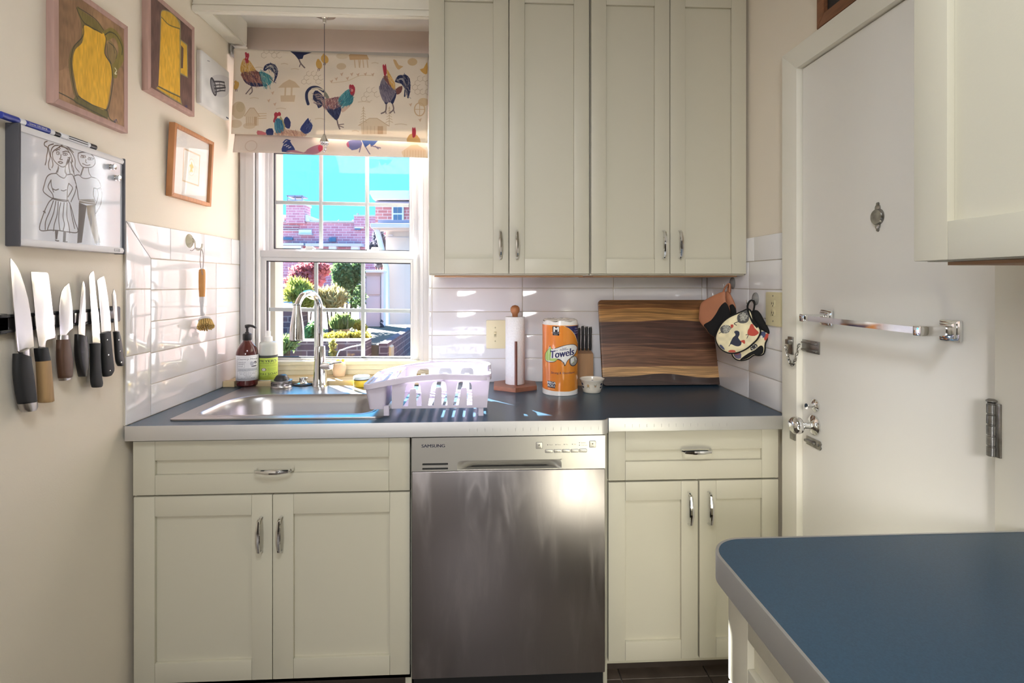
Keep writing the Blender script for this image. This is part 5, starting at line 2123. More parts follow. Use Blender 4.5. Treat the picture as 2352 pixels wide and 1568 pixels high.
pt = b7(385, 600)
br = thing('dish_brush', 'dish brush with a bamboo handle and round tan bristles hanging on the suction hook', 'brush', tuple(b7(385, 1460)))
b = MB()
b.tube([b7(385, 588), b7(386, 600), b7(387, 640), b7(386, 760), b7(386, 880), b7(387, 972)], [.006, .0105, .0118, .0118, .0112, .0100], 16)
b.build('handle', mat('bamboo', S(196, 138, 74), .5, mottle=(9, .15), stretch=(6, 6, 1)), br, smooth=60)
GREYP = mat('brush_plastic', S(206, 202, 204), .4)
b = MB()
b.tube(cr([b7(387, 968), b7(386, 1050), b7(385, 1120), b7(388, 1180), b7(400, 1225)], 4), [.0095, .0088, .0068, .0062, .0070, .010], 14)
ha, hb_ = b7(340, 1222), b7(505, 1362)
hc = (ha + hb_) / 2 + Vector((0, .004, 0))
ax = Vector((0, -(hb_.z - ha.z), hb_.y - ha.y)).normalized()
ax = Vector((.30, -abs(ax.y), -abs(ax.z))).normalized()          # bristles point down, towards the camera and off the wall
b.lathe([(.001, -.008), (.014, -.0075), (.022, -.004), (.0245, .001), (.0235, .005), (.001, .005)], hc, 28, ax)
b.build('neck', GREYP, br, smooth=60)
BRI = mat('bristle_fibre', S(206, 172, 104), .8, mottle=(120, .25))
rng = np.random.default_rng(3)
b = MB()
q = Vector((0, 0, 1)).rotation_difference(ax).to_matrix()
for r, n_ in ((.004, 5), (.010, 11), (.0155, 17), (.020, 22)):
    for k in range(n_):
        a_ = 2 * math.pi * k / n_ + r * 90
        d0 = Vector((r * math.cos(a_), r * math.sin(a_), .004))
        fl_ = 1.42
        L_ = .032 + rng.uniform(-.002, .002)
        d1 = Vector((r * fl_ * math.cos(a_), r * fl_ * math.sin(a_), L_))
        b.tube([hc + q @ d0, hc + q @ d0.lerp(d1, .5), hc + q @ d1], [.0018, .0024, .0030], 5)
o = b.build('bristles', BRI, br, smooth=60)
o['kind'] = 'stuff'
b = MB()
hookp = Vector((XL + .030, atX(*C7(372, 312), XL + .03).y, atX(*C7(372, 312), XL + .03).z))
b.tube(cr([b7(352, 668) + Vector((.012, 0, 0)), b7(350, 640) + Vector((.010, 0, 0)), b7(358, 480), hookp + Vector((.002, -.002, .004)), hookp + Vector((-.002, .006, .004)), b7(404, 400), b7(411, 590) + Vector((-.004, 0, 0)), b7(400, 640) + Vector((-.011, 0, 0))], 5), .0013, 6)
b.tube(cr([hookp, b7(300, 300), b7(250, 335), b7(225, 330)], 5), .0012, 6)
b.build('cord', mat('grey_cord', S(150, 140, 138), .8), br, smooth=60)

# ------------------------------------------------------------------ pendant light in front of the blind
p = atY(745, 300, 2.27)
px, py = p.x, 2.27
t = thing('pendant_light', 'small chrome pendant light on a thin cord in front of the blind', 'pendant light', (px, py, 2.52))
b = MB().lathe([(.046, 0), (.050, -.012), (.050, -.034), (.044, -.040), (.020, -.050), (.010, -.056), (.007, -.072), (.002, -.076)], (px, py, 2.5195), 36)
b.build('canopy', CHROME, t, smooth=40)
zc_ = atY(745, 309, py).z
MB().tube([(px, py, 2.45), (px, py, zc_)], .0017, 8).build('cord', mat('grey_flex', S(120, 112, 116), .5), t, smooth=60)
zt_ = atY(745, 328, py).z
b = MB().lathe([(.002, zc_ - zt_ + .004), (.005, zc_ - zt_), (.011, (zc_ - zt_) * .62), (.0165, .010), (.0185, .002), (.0165, 0), (.001, 0)], (px, py, zt_), 28)
b.build('lamp_holder', CHROME, t, smooth=50)
XTAL = mat('crystal', (0.95, 0.95, 1.0), .02, trans=.9, ior=1.5)
for k in range(9):
    a_ = 2 * math.pi * k / 6
    rr, zz_, sz = ((.011, -.006, .006) if k < 6 else (.005, -.020 - (k - 6) * .008, .0058))
    c_ = Vector((px + rr * math.cos(a_), py + rr * math.sin(a_), zt_ + zz_))
    MB().lathe([(.0005, sz), (sz * .8, sz * .35), (sz, 0), (sz * .8, -sz * .4), (.0005, -sz)], c_, 7).build('crystal', XTAL, t, smooth=0)

# ------------------------------------------------------------------ roman blind with its rooster print
YBL = 2.372
CB = lambda x, y: (440 + x / 4.127, y / 4.127)
bl = thing('roman_blind', 'cream roman blind printed with roosters over the window', 'blind', (atY(755, 200, YBL).x, YBL, 2.37))
qa, qb, qc, qd = atY(533, 111, YBL), atY(985, 133, YBL), atY(985, 331, YBL), atY(527, 309, YBL)
xb0, xb1 = XL + .014, XS - .004
zb0, zb1 = 1.895, 2.40
WB, HB = 900, int(900 * (zb1 - zb0) / (xb1 - xb0))


def fnb(x, y):
    u, v = CB(x, y)
    p = atY(u, v, YBL)
    return ((p.x - xb0) / (xb1 - xb0) * WB, (zb1 - p.z) / (zb1 - zb0) * HB)


CREAMF = (228, 216, 200)
NAVY, TEAL, RED, GOLD, BRN, LEG = (44, 50, 84), (62, 124, 136), (172, 56, 72), (206, 164, 92), (126, 82, 78), (120, 104, 104)
BG1, BG2 = (206, 182, 150), (214, 196, 170)


def bpaint():
    c = Canvas(WB, HB, fnb, CREAMF)
    c.mottle(.03, (90, 60), 41)

    def hexes(x, y, nx_, ny_, r):
        for i in range(nx_):
            for j in range(ny_):
                hx_, hy_ = x + i * r * 1.74 + (j % 2) * r * .87, y + j * r * 1.5
                if (i * 7 + j * 5) % 4 == 0:
                    continue
                c.line([(hx_ + r * math.cos(math.pi / 6 + k * math.pi / 3), hy_ + r * math.sin(math.pi / 6 + k * math.pi / 3)) for k in range(5)], 1.6, (176, 156, 132), .8, 0)
    hexes(660, 480, 4, 2, 28)
    hexes(1070, 700, 4, 3, 26)
    hexes(1640, 860, 3, 3, 28)
    hexes(2120, 750, 3, 4, 28)

    def barn(x, y, w, h, col=BG1):
        c.poly([(x, y + h * .45), (x + w * .35, y), (x + w * .6, y), (x + w, y + h * .5), (x + w * .92, y + h * .5), (x + w * .92, y + h), (x + w * .1, y + h), (x + w * .08, y + h * .5)], col, .55)
        c.line([(x, y + h * .45), (x + w * .35, y), (x + w * .6, y), (x + w, y + h * .5)], 3, (190, 160, 130), .8, 0)
        for k in range(6):
            c.line([(x + w * (.16 + k * .12), y + h * .5), (x + w * (.16 + k * .12), y + h * .98)], 2, (188, 164, 136), .7, 0)
        c.poly([(x + w * .62, y + h * .5), (x + w * .8, y + h * .5), (x + w * .8, y + h), (x + w * .62, y + h)], (190, 158, 126), .8)
    # pale farmyard motifs
    c.poly([(825, 836), (870, 790), (930, 755), (985, 780), (1035, 836)], BG1, .85)
    c.line([(895, 836), (895, 910)], 8, BG1, .8, 0)
    c.line([(955, 836), (955, 910)], 8, BG1, .8, 0)
    c.poly([(850, 912), (992, 910), (986, 975), (856, 972)], BG1, .8)
    c.ell(455, 1050, 66, 84, (200, 180, 146), .7)
    c.ell(470, 1020, 40, 50, (190, 170, 136), .5)
    barn(510, 1030, 150, 170)
    for k in range(3):
        c.line([(640, 1085 + k * 24), (720, 1085 + k * 22)], 4, BG1, .9, 0)
    c.ell(430, 1180, 60, 40, BG1, .6)
    c.ell(560, 1200, 60, 30, BG1, .6)
    barn(1590, 1130, 290, 150)
    for x in (1635, 1880):
        for k in range(6):
            c.line([(x - 8 - k * 5, 1040 + k * 26), (x, 1025 + k * 26), (x + 8 + k * 5, 1040 + k * 26)], 3, (196, 174, 146), .8, 0)
        c.line([(x, 1020), (x, 1200)], 3, (190, 168, 140), .8, 0)
    c.poly([(1490, 522), (1520, 500), (1655, 505), (1684, 565), (1500, 568)], (196, 160, 118), .9)
    for x in (1545, 1585, 1600, 1625, 1665):
        c.line([(x, 570), (x + (8 if x % 2 else -6), 640)], 5, BG1, .9, 0)
    c.ell(1420, 630, 46, 32, BG1, .8)
    c.ell(1430, 530, 60, 30, BG2, .8)
    for (x, y) in ((1425, 700), (1520, 700), (1580, 705), (1720, 705), (1375, 745), (740, 955), (800, 990), (775, 880), (2170, 1140), (2080, 995), (1650, 700), (1330, 770), (1480, 740)):
        c.poly([(x - 18, y - 8), (x - 6, y), (x + 14, y - 12), (x + 8, y + 8), (x + 2, y + 24), (x - 8, y + 10)], (200, 164, 136), .75, 2)
    c.line([(1340, 790), (1480, 770), (1600, 720), (1720, 720)], 3, BG1, .7)
    c.poly([(1912, 570), (1940, 575), (1965, 620), (2008, 632), (1985, 650), (1965, 665), (1940, 640)], (206, 168, 118), .9, 2)
    c.ell(2095, 590, 46, 36, (206, 178, 136), .9)
    c.poly([(2165, 660), (2200, 650), (2235, 590), (2235, 700), (2200, 700)], (206, 160, 84), .95, 2)
    c.ell(2165, 1045, 48, 62, (202, 172, 134), .9, 5)
    c.line([(2165, 985), (2165, 1105)], 3, (202, 172, 134), .9, 0)
    c.line([(2120, 1045), (2210, 1045)], 3, (202, 172, 134), .9, 0)
    c.ell(2200, 975, 50, 40, (208, 180, 140), .8)
    for x, y, w in ((640, 640, 70), (880, 605, 60), (980, 655, 70), (600, 935, 80), (860, 1040, 90), (1640, 975, 110), (1230, 1140, 90), (1560, 1250, 60), (1990, 1190, 110), (1740, 600, 60)):
        c.line([(x - w / 2, y), (x, y - 5), (x + w / 2, y + 3)], 4, (206, 186, 160), .8)
    # chicks
    for x, y, rx, ry, rot in ((1208, 612, 28, 46, -.25), (1262, 560, 34, 44, -.5), (428, 815, 22, 42, .3)):
        c.ell(x, y, rx, ry, (206, 162, 86), .95, rot=rot)
        c.ell(x - 8, y - ry * .85, 13, 16, (206, 162, 86), .95)
        c.line([(x - 6, y + ry * .8), (x - 10, y + ry * 1.25)], 3, LEG)
        c.line([(x + 6, y + ry * .8), (x + 6, y + ry * 1.25)], 3, LEG)
    # first rooster, facing left
    c.line([(575, 822), (545, 860), (520, 892)], 5, LEG)
    c.line([(572, 822), (578, 870), (556, 897)], 5, LEG)
    c.poly([(478, 580), (500, 552), (545, 570), (580, 620), (615, 682), (560, 705), (475, 692), (462, 640)], GOLD, 1, 3)
    c.poly([(475, 688), (600, 672), (652, 700), (682, 802), (600, 822), (520, 792), (484, 740)], BRN, 1, 3)
    c.poly([(488, 752), (520, 770), (560, 782), (662, 792), (682, 820), (590, 822), (540, 802)], NAVY, 1, 2)
    for k in range(5):
        c.line([(530 + k * 26, 700), (560 + k * 24, 780)], 4, (176, 130, 112), .8)
    c.poly([(640, 678), (700, 690), (772, 740), (755, 792), (712, 822), (682, 815), (655, 730)], TEAL, 1, 2)
    for k in range(4):
        c.line([(668 + k * 18, 700), (700 + k * 18, 800)], 3, (116, 176, 172), .8)
    c.poly([(680, 662), (695, 618), (745, 598), (792, 615), (816, 660), (813, 725), (780, 792), (790, 720), (768, 680), (730, 652), (700, 672)], NAVY, 1, 3)
    for k in range(4):
        c.line([(700 + k * 6, 650 - k * 6), (740 + k * 8, 625 - k * 2), (770 + k * 8, 650 + k * 14)], 3.5, (206, 200, 186), .85)
    c.poly([(505, 500), (518, 494), (526, 506), (540, 503), (545, 530), (536, 560), (540, 590), (515, 600), (500, 575), (510, 540)], RED, 1, 2)
    c.ell(521, 548, 4, 4, (240, 220, 200))
    # cut off at the top
    c.line([(1015, 556), (1035, 600), (1072, 642)], 6, LEG)
    c.line([(1035, 600), (1022, 632)], 4, LEG)
    c.poly([(915, 470), (1152, 476), (1145, 492), (1062, 522), (1050, 556), (1010, 560), (978, 520)], NAVY)
    # middle rooster, facing right
    c.line([(1388, 1145), (1398, 1190), (1414, 1232)], 6, LEG)
    c.line([(1400, 1192), (1450, 1186)], 4, LEG)
    c.line([(1402, 1200), (1448, 1216)], 4, LEG)
    c.line([(1258, 872), (1200, 836), (1140, 838), (1102, 880), (1100, 940), (1116, 996)], 13, NAVY)
    c.line([(1250, 860), (1200, 842), (1150, 850)], 8, (196, 186, 170))
    c.poly([(1165, 882), (1200, 866), (1262, 930), (1258, 1000), (1212, 1038), (1192, 980), (1160, 950)], NAVY, 1, 2)
    for k in range(4):
        c.line([(1180 + k * 8, 905 + k * 22), (1215 + k * 8, 900 + k * 22), (1250, 925 + k * 20)], 4, (190, 160, 148), .9)
    c.poly([(1268, 868), (1312, 930), (1292, 952), (1262, 900)], (130, 132, 118), 1, 2)
    c.poly([(1255, 950), (1330, 940), (1402, 928), (1432, 1012), (1380, 1036), (1300, 1046), (1255, 1022)], (146, 104, 106), 1, 2)
    for k in range(5):
        c.line([(1275 + k * 30, 955), (1290 + k * 28, 1025)], 4, (206, 178, 164), .8)
    c.poly([(1420, 1035), (1535, 975), (1490, 1035), (1440, 1075)], (208, 178, 160), 1, 2)
    c.poly([(1288, 1040), (1360, 1045), (1424, 1018), (1418, 1090), (1385, 1152), (1350, 1122), (1310, 1082)], NAVY, 1, 2)
    c.poly([(1500, 848), (1532, 900), (1538, 960), (1510, 1000), (1430, 1012), (1395, 962), (1430, 902)], TEAL, 1, 3)
    c.ell(1440, 930, 22, 34, (120, 176, 180), .6)
    c.poly([(1498, 815), (1510, 804), (1520, 812), (1532, 806), (1552, 835), (1553, 872), (1540, 915), (1515, 905), (1500, 862)], RED, 1, 2)
    c.ell(1525, 862, 12, 14, (216, 140, 140), .9)
    # right rooster, facing left
    c.line([(1852, 985), (1845, 1060), (1805, 1085)], 6, LEG)
    c.line([(1845, 1060), (1850, 1086)], 4, LEG)
    c.line([(1908, 985), (1920, 1045), (1886, 1080)], 6, LEG)
    c.line([(1918, 1045), (1930, 1080)], 4, LEG)
    c.poly([(1940, 850), (2000, 820), (1992, 880), (1950, 905)], BRN, 1, 2)
    c.poly([(1930, 782), (1960, 722), (2000, 716), (2032, 712), (2070, 750), (2078, 830), (2072, 890), (2056, 944), (2040, 905), (2030, 860), (1990, 800)], NAVY, 1, 2)
    for k in range(4):
        c.line([(1950 + k * 12, 770 - k * 4), (1980 + k * 10, 750), (2005 + k * 10, 770 + k * 10)], 3.5, (170, 164, 164), .8)
    c.line([(2028, 860), (2024, 920)], 7, NAVY)
    c.poly([(1820, 930), (1872, 930), (1866, 985), (1840, 994)], NAVY, 1, 2)
    c.poly([(1886, 930), (1948, 885), (1920, 985), (1895, 985)], NAVY, 1, 2)
    c.poly([(1816, 738), (1850, 790), (1900, 830), (1945, 870), (1900, 962), (1880, 980), (1830, 975), (1800, 920), (1783, 840)], (126, 118, 132), 1, 2)
    for k in range(9):
        c.line([(1805 + k * 12, 800 + k * 6), (1802 + k * 12, 850 + k * 6)], 3, (70, 66, 92), .7)
    c.poly([(1820, 730), (1862, 722), (1902, 802), (1890, 832), (1840, 772)], BRN, 1, 2)
    c.poly([(1855, 660), (1890, 720), (1932, 802), (1926, 862), (1880, 802), (1860, 722)], GOLD, 1, 2)
    c.poly([(1812, 625), (1822, 612), (1830, 628), (1840, 606), (1850, 650), (1852, 700), (1832, 728), (1820, 682)], RED, 1, 2)
    # rooster cut by the hem, left
    c.poly([(800, 1272), (900, 1240), (1080, 1268), (1095, 1306), (850, 1300)], (196, 160, 138), 1, 2)
    c.poly([(1045, 1240), (1080, 1180), (1120, 1130), (1130, 1160), (1162, 1200), (1142, 1260), (1092, 1282)], (52, 64, 120), 1, 2)
    c.poly([(890, 1150), (920, 1118), (956, 1170), (946, 1232), (905, 1216)], (52, 60, 108), 1, 2)
    c.poly([(858, 1110), (905, 1205), (890, 1255), (850, 1180)], (170, 160, 120), 1, 2)
    c.poly([(828, 1130), (872, 1160), (892, 1252), (820, 1272), (800, 1180)], (66, 124, 150), 1, 2)
    c.poly([(795, 1092), (812, 1072), (828, 1082), (845, 1070), (862, 1090), (855, 1112), (830, 1112), (806, 1172), (788, 1160), (800, 1120)], RED, 1, 2)
    c.poly([(724, 1240), (782, 1228), (792, 1288), (730, 1290)], (48, 56, 104), 1, 2)
    c.poly([(640, 1245), (720, 1268), (712, 1292), (640, 1288)], (196, 110, 116), 1, 2)
    c.poly([(2060, 1300), (2090, 1278), (2142, 1290), (2175, 1360), (2048, 1356)], (212, 172, 112), 1, 2)
    c.poly([(2095, 1232), (2105, 1215), (2113, 1230), (2122, 1213), (2132, 1250), (2126, 1302), (2100, 1312)], RED, 1, 2)
    # brushed feathers over the flat colours
    LT = (216, 196, 176)
    c.feather([(478, 580), (545, 570), (615, 682), (560, 705), (475, 692)], [(226, 190, 122), (186, 140, 74), LT], 60, 46, 78, 2.2, 2)
    c.feather([(475, 690), (600, 674), (652, 700), (682, 802), (600, 815), (520, 792), (484, 740)], [(156, 106, 98), (92, 58, 66), (196, 156, 138), (60, 54, 80)], 70, 54, 62, 2.4, 3)
    c.feather([(640, 678), (700, 690), (772, 740), (740, 830), (690, 830), (655, 730)], [(40, 92, 110), (112, 170, 170), (70, 140, 150), LT], 46, 60, 62, 2.6, 4)
    c.feather([(690, 640), (745, 600), (812, 650), (813, 725), (775, 790), (760, 690)], [(30, 36, 66), (150, 150, 150), LT], 26, 70, 55, 3, 5, .6)
    c.feather([(1255, 950), (1400, 928), (1432, 1012), (1380, 1040), (1300, 1050), (1255, 1022)], [(126, 82, 90), (206, 176, 164), (96, 62, 78), (182, 140, 134)], 80, 40, 130, 2.6, 6)
    c.feather([(1430, 902), (1500, 850), (1538, 940), (1510, 1000), (1430, 1025), (1395, 962)], [(40, 104, 130), (120, 180, 184), (84, 150, 160)], 60, 48, 128, 2.4, 7)
    c.feather([(1288, 1030), (1424, 1010), (1400, 1120), (1350, 1120)], [(30, 38, 74), (84, 92, 132)], 40, 36, 70, 2.4, 8)
    c.feather([(1165, 882), (1262, 930), (1258, 1000), (1212, 1038), (1180, 960)], [(196, 170, 158), (32, 38, 70), (150, 130, 130)], 30, 56, 20, 3, 9)
    c.feather([(1816, 738), (1945, 870), (1880, 980), (1830, 975), (1783, 840)], [(98, 90, 112), (156, 148, 154), (66, 62, 92)], 90, 30, 75, 2.2, 10)
    c.feather([(1855, 670), (1932, 802), (1926, 862), (1860, 722)], [(226, 186, 116), (176, 130, 70), LT], 40, 44, 66, 2.2, 11)
    c.feather([(1940, 760), (2032, 712), (2078, 830), (2056, 930), (2000, 800)], [(28, 32, 62), (120, 120, 130), LT], 34, 60, 60, 3, 12, .6)
    c.feather([(828, 1130), (872, 1160), (892, 1252), (820, 1272), (800, 1180)], [(44, 96, 130), (120, 170, 184)], 30, 40, 80, 2.2, 13)
    c.feather([(800, 1272), (900, 1230), (1080, 1268), (1095, 1300), (850, 1300)], [(226, 196, 170), (150, 104, 100), (176, 128, 110)], 50, 44, 60, 2.6, 14)
    c.feather([(1055, 1240), (1120, 1140), (1160, 1200), (1120, 1280)], [(38, 46, 96), (96, 110, 150)], 26, 50, 120, 2.6, 15)
    return c


main = bpaint().image('blind_print')
FAB = mat_image('blind_fabric', main, .85, translucent=.12, bump=(500, .15))


def blind_surf(b, tl, tr, brr, bll, y_off, fold, nu=60, nv=30):
    def f(s, q):
        top = tl.lerp(tr, s)
        bot = bll.lerp(brr, s)
        p = top.lerp(bot, q)
        p = p + Vector((0, 0, .0016 * math.sin(s * 9) * q))
        y = YBL + y_off - fold * math.sin(q * math.pi * .5) ** 2 + .003 * math.sin(s * 5 + q * 3) + .004 * q * math.sin(s * 11 + 1)
        return (p.x, y, p.z)
    b.grid(f, nu, nv)


qa.x, qd.x = xb0 + .002, xb0 - .004
qb.x = qc.x = xb1
b = MB()
blind_surf(b, qa, qb, qc, qd, 0, .016)
uvb = lambda co: ((co.x - xb0) / (xb1 - xb0), (co.z - zb0) / (zb1 - zb0))
b.build('fabric', FAB, bl, uvf=uvb, solid=.0012, smooth=80)
# lower fold, set back behind the hem of the first
cv = Canvas(WB, HB, fnb, (218, 206, 196))
cv.mottle(.03, (90, 60), 43)
cv.poly([(862, 1442), (868, 1380), (880, 1350), (920, 1328), (952, 1370), (982, 1412), (976, 1445)], (52, 66, 124), 1, 2)
for k in range(3):
    cv.line([(880 + k * 22, 1380 + k * 12), (900 + k * 22, 1370 + k * 12)], 5, (200, 196, 200))
cv.line([(868, 1350), (890, 1322), (930, 1330)], 6, (52, 66, 124))
cv.poly([(900, 1440), (980, 1425), (1070, 1450), (1100, 1420), (1160, 1385), (1232, 1370), (1244, 1420), (1192, 1462), (1100, 1464)], (174, 122, 138), 1, 2)
cv.poly([(1200, 1390), (1236, 1366), (1246, 1420), (1215, 1440)], (190, 70, 96), 1, 2)
cv.poly([(1470, 1362), (1500, 1325), (1600, 1325), (1608, 1390), (1520, 1424)], (110, 112, 156), 1, 2)
cv.poly([(1466, 1360), (1482, 1340), (1496, 1390), (1478, 1392)], (176, 96, 124), 1, 2)
cv.poly([(1608, 1325), (1765, 1330), (1735, 1365), (1700, 1392), (1690, 1360), (1645, 1398)], (66, 92, 150), 1)
for L in ([(1605, 1380), (1590, 1440)], [(1650, 1395), (1690, 1460)], [(1700, 1380), (1790, 1402)], [(1740, 1385), (1770, 1410)]):
    cv.line(L, 5, (130, 116, 140))
cv.ell(560, 1380, 56, 52, (198, 178, 164), .8, 4)
cv.poly([(1990, 1440), (2080, 1372), (2140, 1368), (2225, 1425), (2235, 1505), (2010, 1490)], BG1, .7)
for k in range(8):
    cv.line([(2020 + k * 26, 1425), (2020 + k * 26, 1495)], 2.5, (196, 166, 136), .8, 0)
FAB2 = mat_image('blind_fold_fabric', cv.image('blind_fold_print'), .85, translucent=.12, bump=(500, .15))
ta, tb_ = atY(533, 290, YBL), atY(985, 312, YBL)
ba, bb_ = atY(527, 349.5, YBL), atY(985, 363.5, YBL)
ta.x, ba.x = xb0 + .001, xb0 - .004
tb_.x = bb_.x = xb1
b = MB()
blind_surf(b, ta, tb_, bb_, ba, .012, .014, 60, 10)
b.build('fold', FAB2, bl, uvf=uvb, solid=.0012, smooth=80)
MB().box(xb0 - .008, xb1, YBL + .006, YBL + .030, 2.352, 2.376, .002).build('headrail', mat('headrail_fabric', S(176, 170, 162), .8), bl)
MB().box(xb0 - .014, xb0 - .008, YBL - .004, YBL + .034, 2.345, 2.392, .002).build('bracket', mat('bracket_grey', S(150, 146, 142), .5), bl)

# ------------------------------------------------------------------ bottles on the sink deck
def label_canvas(W, H, bg):
    return Canvas(W, H, lambda x, y: (x, y), bg)


p = atZ(568, 884.5, DK)
s = mpp(p.x, p.y)
t = thing('hand_soap_bottle', 'amber pump bottle with a white paper label on the sink deck', 'bottle', tuple(p))
AMB = mat('amber_plastic', S(92, 36, 34), .12, trans=.25, coat=.3)
R_ = 23.7 * s
pr = [(R_ * .86, 0), (R_ * .97, .004), (R_, .010), (R_, 72 * s), (R_ * .97, 77 * s), (R_ * .86, 85 * s), (R_ * .64, 94 * s), (R_ * .42, 100 * s), (R_ * .36, 105 * s), (R_ * .36, 108 * s)]
MB().lathe(pr, p, 40).build('body', AMB, t, smooth=60)
b = MB().lathe([(.0175, 104 * s), (.0185, 105 * s), (.0185, 117 * s), (.015, 119 * s), (.009, 119.5 * s), (.0085, 122 * s), (.0055, 123 * s), (.0055, 131 * s), (.009, 132 * s), (.0095, 136 * s), (.006, 137.5 * s)], p, 28)
b.build('pump_collar', BLACK, t, smooth=40)
b = MB().tube(cr([p + Vector((-.008, 0, 136 * s)), p + Vector((.008, -.002, 137 * s)), p + Vector((.026, -.006, 135.5 * s)), p + Vector((.040, -.009, 131.5 * s))], 4), [.006, .0062, .0052, .0042], 10, flat=.8)
b.build('pump_spout', BLACK, t, smooth=60)


def wraplabel(parent, p, R, z0, z1, span, centre, img, name, rough=.5):
    """A label round a bottle: span in radians, centred on the direction 'centre'."""
    b = MB()
    f = lambda q, w: (p.x + (R + .0005) * math.cos(centre + (q - .5) * span), p.y + (R + .0005) * math.sin(centre + (q - .5) * span), p.z + z0 + (z1 - z0) * w)
    b.grid(f, 32, 4)
    n = 33
    ul = b.bm.loops.layers.uv.new('UVMap')
    b.bm.verts.ensure_lookup_table()
    b.bm.verts.index_update()
    for fc_ in b.bm.faces:
        for l in fc_.loops:
            i = l.vert.index
            l[ul].uv = ((i % n) / 32, (i // n) / 4)
    return b.build(name, mat_image(name + '_' + img.name, img, rough), parent, smooth=80, normals=False, solid=.0004)


cdir = math.atan2(-p.y, -p.x)                         # towards the room
c = label_canvas(420, 380, (232, 232, 236))
INKB = (58, 58, 74)
c.line([(60, 22), (360, 22), (360, 356), (60, 356), (60, 22)], 3, INKB, .8, 0)
c.text('Country House', 210, 66, 30, INKB, shear=.35, align='CENTER', wide=1.05)
for k, tx in enumerate(('GENTLE', 'HAND', 'SOAP')):
    c.text(tx, 76, 108 + k * 30, 16, INKB, alpha=.8, wide=1.3)
c.line([(70, 118), (170, 118), (170, 180), (70, 180), (70, 118)], 2, INKB, .6, 0)
c.poly([(240, 100), (262, 92), (286, 118), (280, 150), (250, 156), (236, 130)], (176, 178, 188), 1, 3)
c.ell(310, 112, 24, 18, INKB, .95)
c.ell(306, 116, 10, 7, (226, 226, 230))
c.poly([(252, 166), (290, 156), (330, 160), (326, 172), (260, 174)], INKB, 1, 2)
c.poly([(66, 196), (354, 196), (354, 236), (66, 236)], (206, 208, 214))
c.text('LEMON VERBENA', 210, 226, 20, (112, 116, 130), align='CENTER', wide=1.15)
c.line([(66, 194), (354, 194)], 2, INKB, .8, 0)
c.line([(66, 238), (354, 238)], 2, INKB, .8, 0)
for k, tx in enumerate(('cleanses without drying, made with', 'plant oils and aloe for kitchen', 'hands at work', 'rinse well', 'with warm water after use')):
    c.text(tx, 210, 262 + k * 20, 11, INKB, align='CENTER', wide=1.1)
wraplabel(t, p, R_, 14 * s, 71 * s, 2.9, cdir + .05, c.image('hand_soap_print'), 'label')

p = atZ(616.5, 880, DK)
s = mpp(p.x, p.y)
t = thing('dish_soap_bottle', 'squeeze bottle of dish soap with a lime green label next to the window', 'bottle', tuple(p))
R_ = 19.6 * s
CLB = mat('frosted_plastic', S(232, 236, 228), .25, trans=.35)
pr = [(R_ * .90, 0), (R_ * .98, .003), (R_, .008), (R_, 88 * s), (R_ * .985, 92 * s), (R_ * .90, 95 * s), (R_ * .42, 97 * s), (R_ * .40, 99 * s)]
MB().lathe(pr, p, 40).build('body', CLB, t, smooth=50)
MB().lathe([(R_ * .46, 97 * s), (R_ * .44, 107 * s), (R_ * .30, 108 * s), (R_ * .25, 110 * s), (R_ * .25, 119 * s), (R_ * .20, 120.5 * s), (.001, 121 * s)], p, 28).build('cap', mat('white_cap', S(238, 238, 236), .4), t, smooth=40)
c = label_canvas(420, 520, (186, 208, 84))
DG = (58, 66, 44)
c.poly([(0, 0), (420, 0), (420, 26), (0, 26)], (58, 60, 58))
c.text("MEYER'S", 205, 118, 52, DG, bold=.02, align='CENTER', wide=1.02)
c.text('CLEAN DAY', 205, 158, 24, DG, align='CENTER', wide=1.3)
for k in range(3):
    c.line([(60, 180 + k * 16), (350, 180 + k * 16)], 3, DG, .55, 0)
c.ell(150, 285, 38, 38, (112, 92, 84))
c.ell(150, 285, 29, 29, (222, 222, 214))
c.text('LEMON', 150, 290, 12, DG, align='CENTER')
for k in range(6):
    c.line([(206, 250 + k * 13), (340, 250 + k * 13)], 2.5, DG, .45, 0)
    c.line([(60, 250 + k * 13), (100, 250 + k * 13)], 2.5, DG, .45, 0)
c.line([(60, 350), (350, 350)], 3, DG, .6, 0)
c.text('DISH SOAP', 205, 404, 40, DG, bold=.012, align='CENTER', wide=1.08)
c.text('LEMON VERBENA SCENT', 205, 436, 15, DG, align='CENTER', wide=1.2)
for k in range(2):
    c.line([(70, 462 + k * 18), (340, 462 + k * 18)], 2.5, DG, .5, 0)
cdir = math.atan2(-p.y, -p.x)
wraplabel(t, p, R_, 11 * s, 63 * s, 3.3, cdir - .05, c.image('dish_soap_print'), 'label')
MB().lathe([(R_ + .0004, 63 * s), (R_ + .0006, 64.5 * s), (R_ + .0004, 66 * s)], p, 40, cap=False).build('band', mat('dark_band', S(62, 66, 62), .5), t, smooth=60)

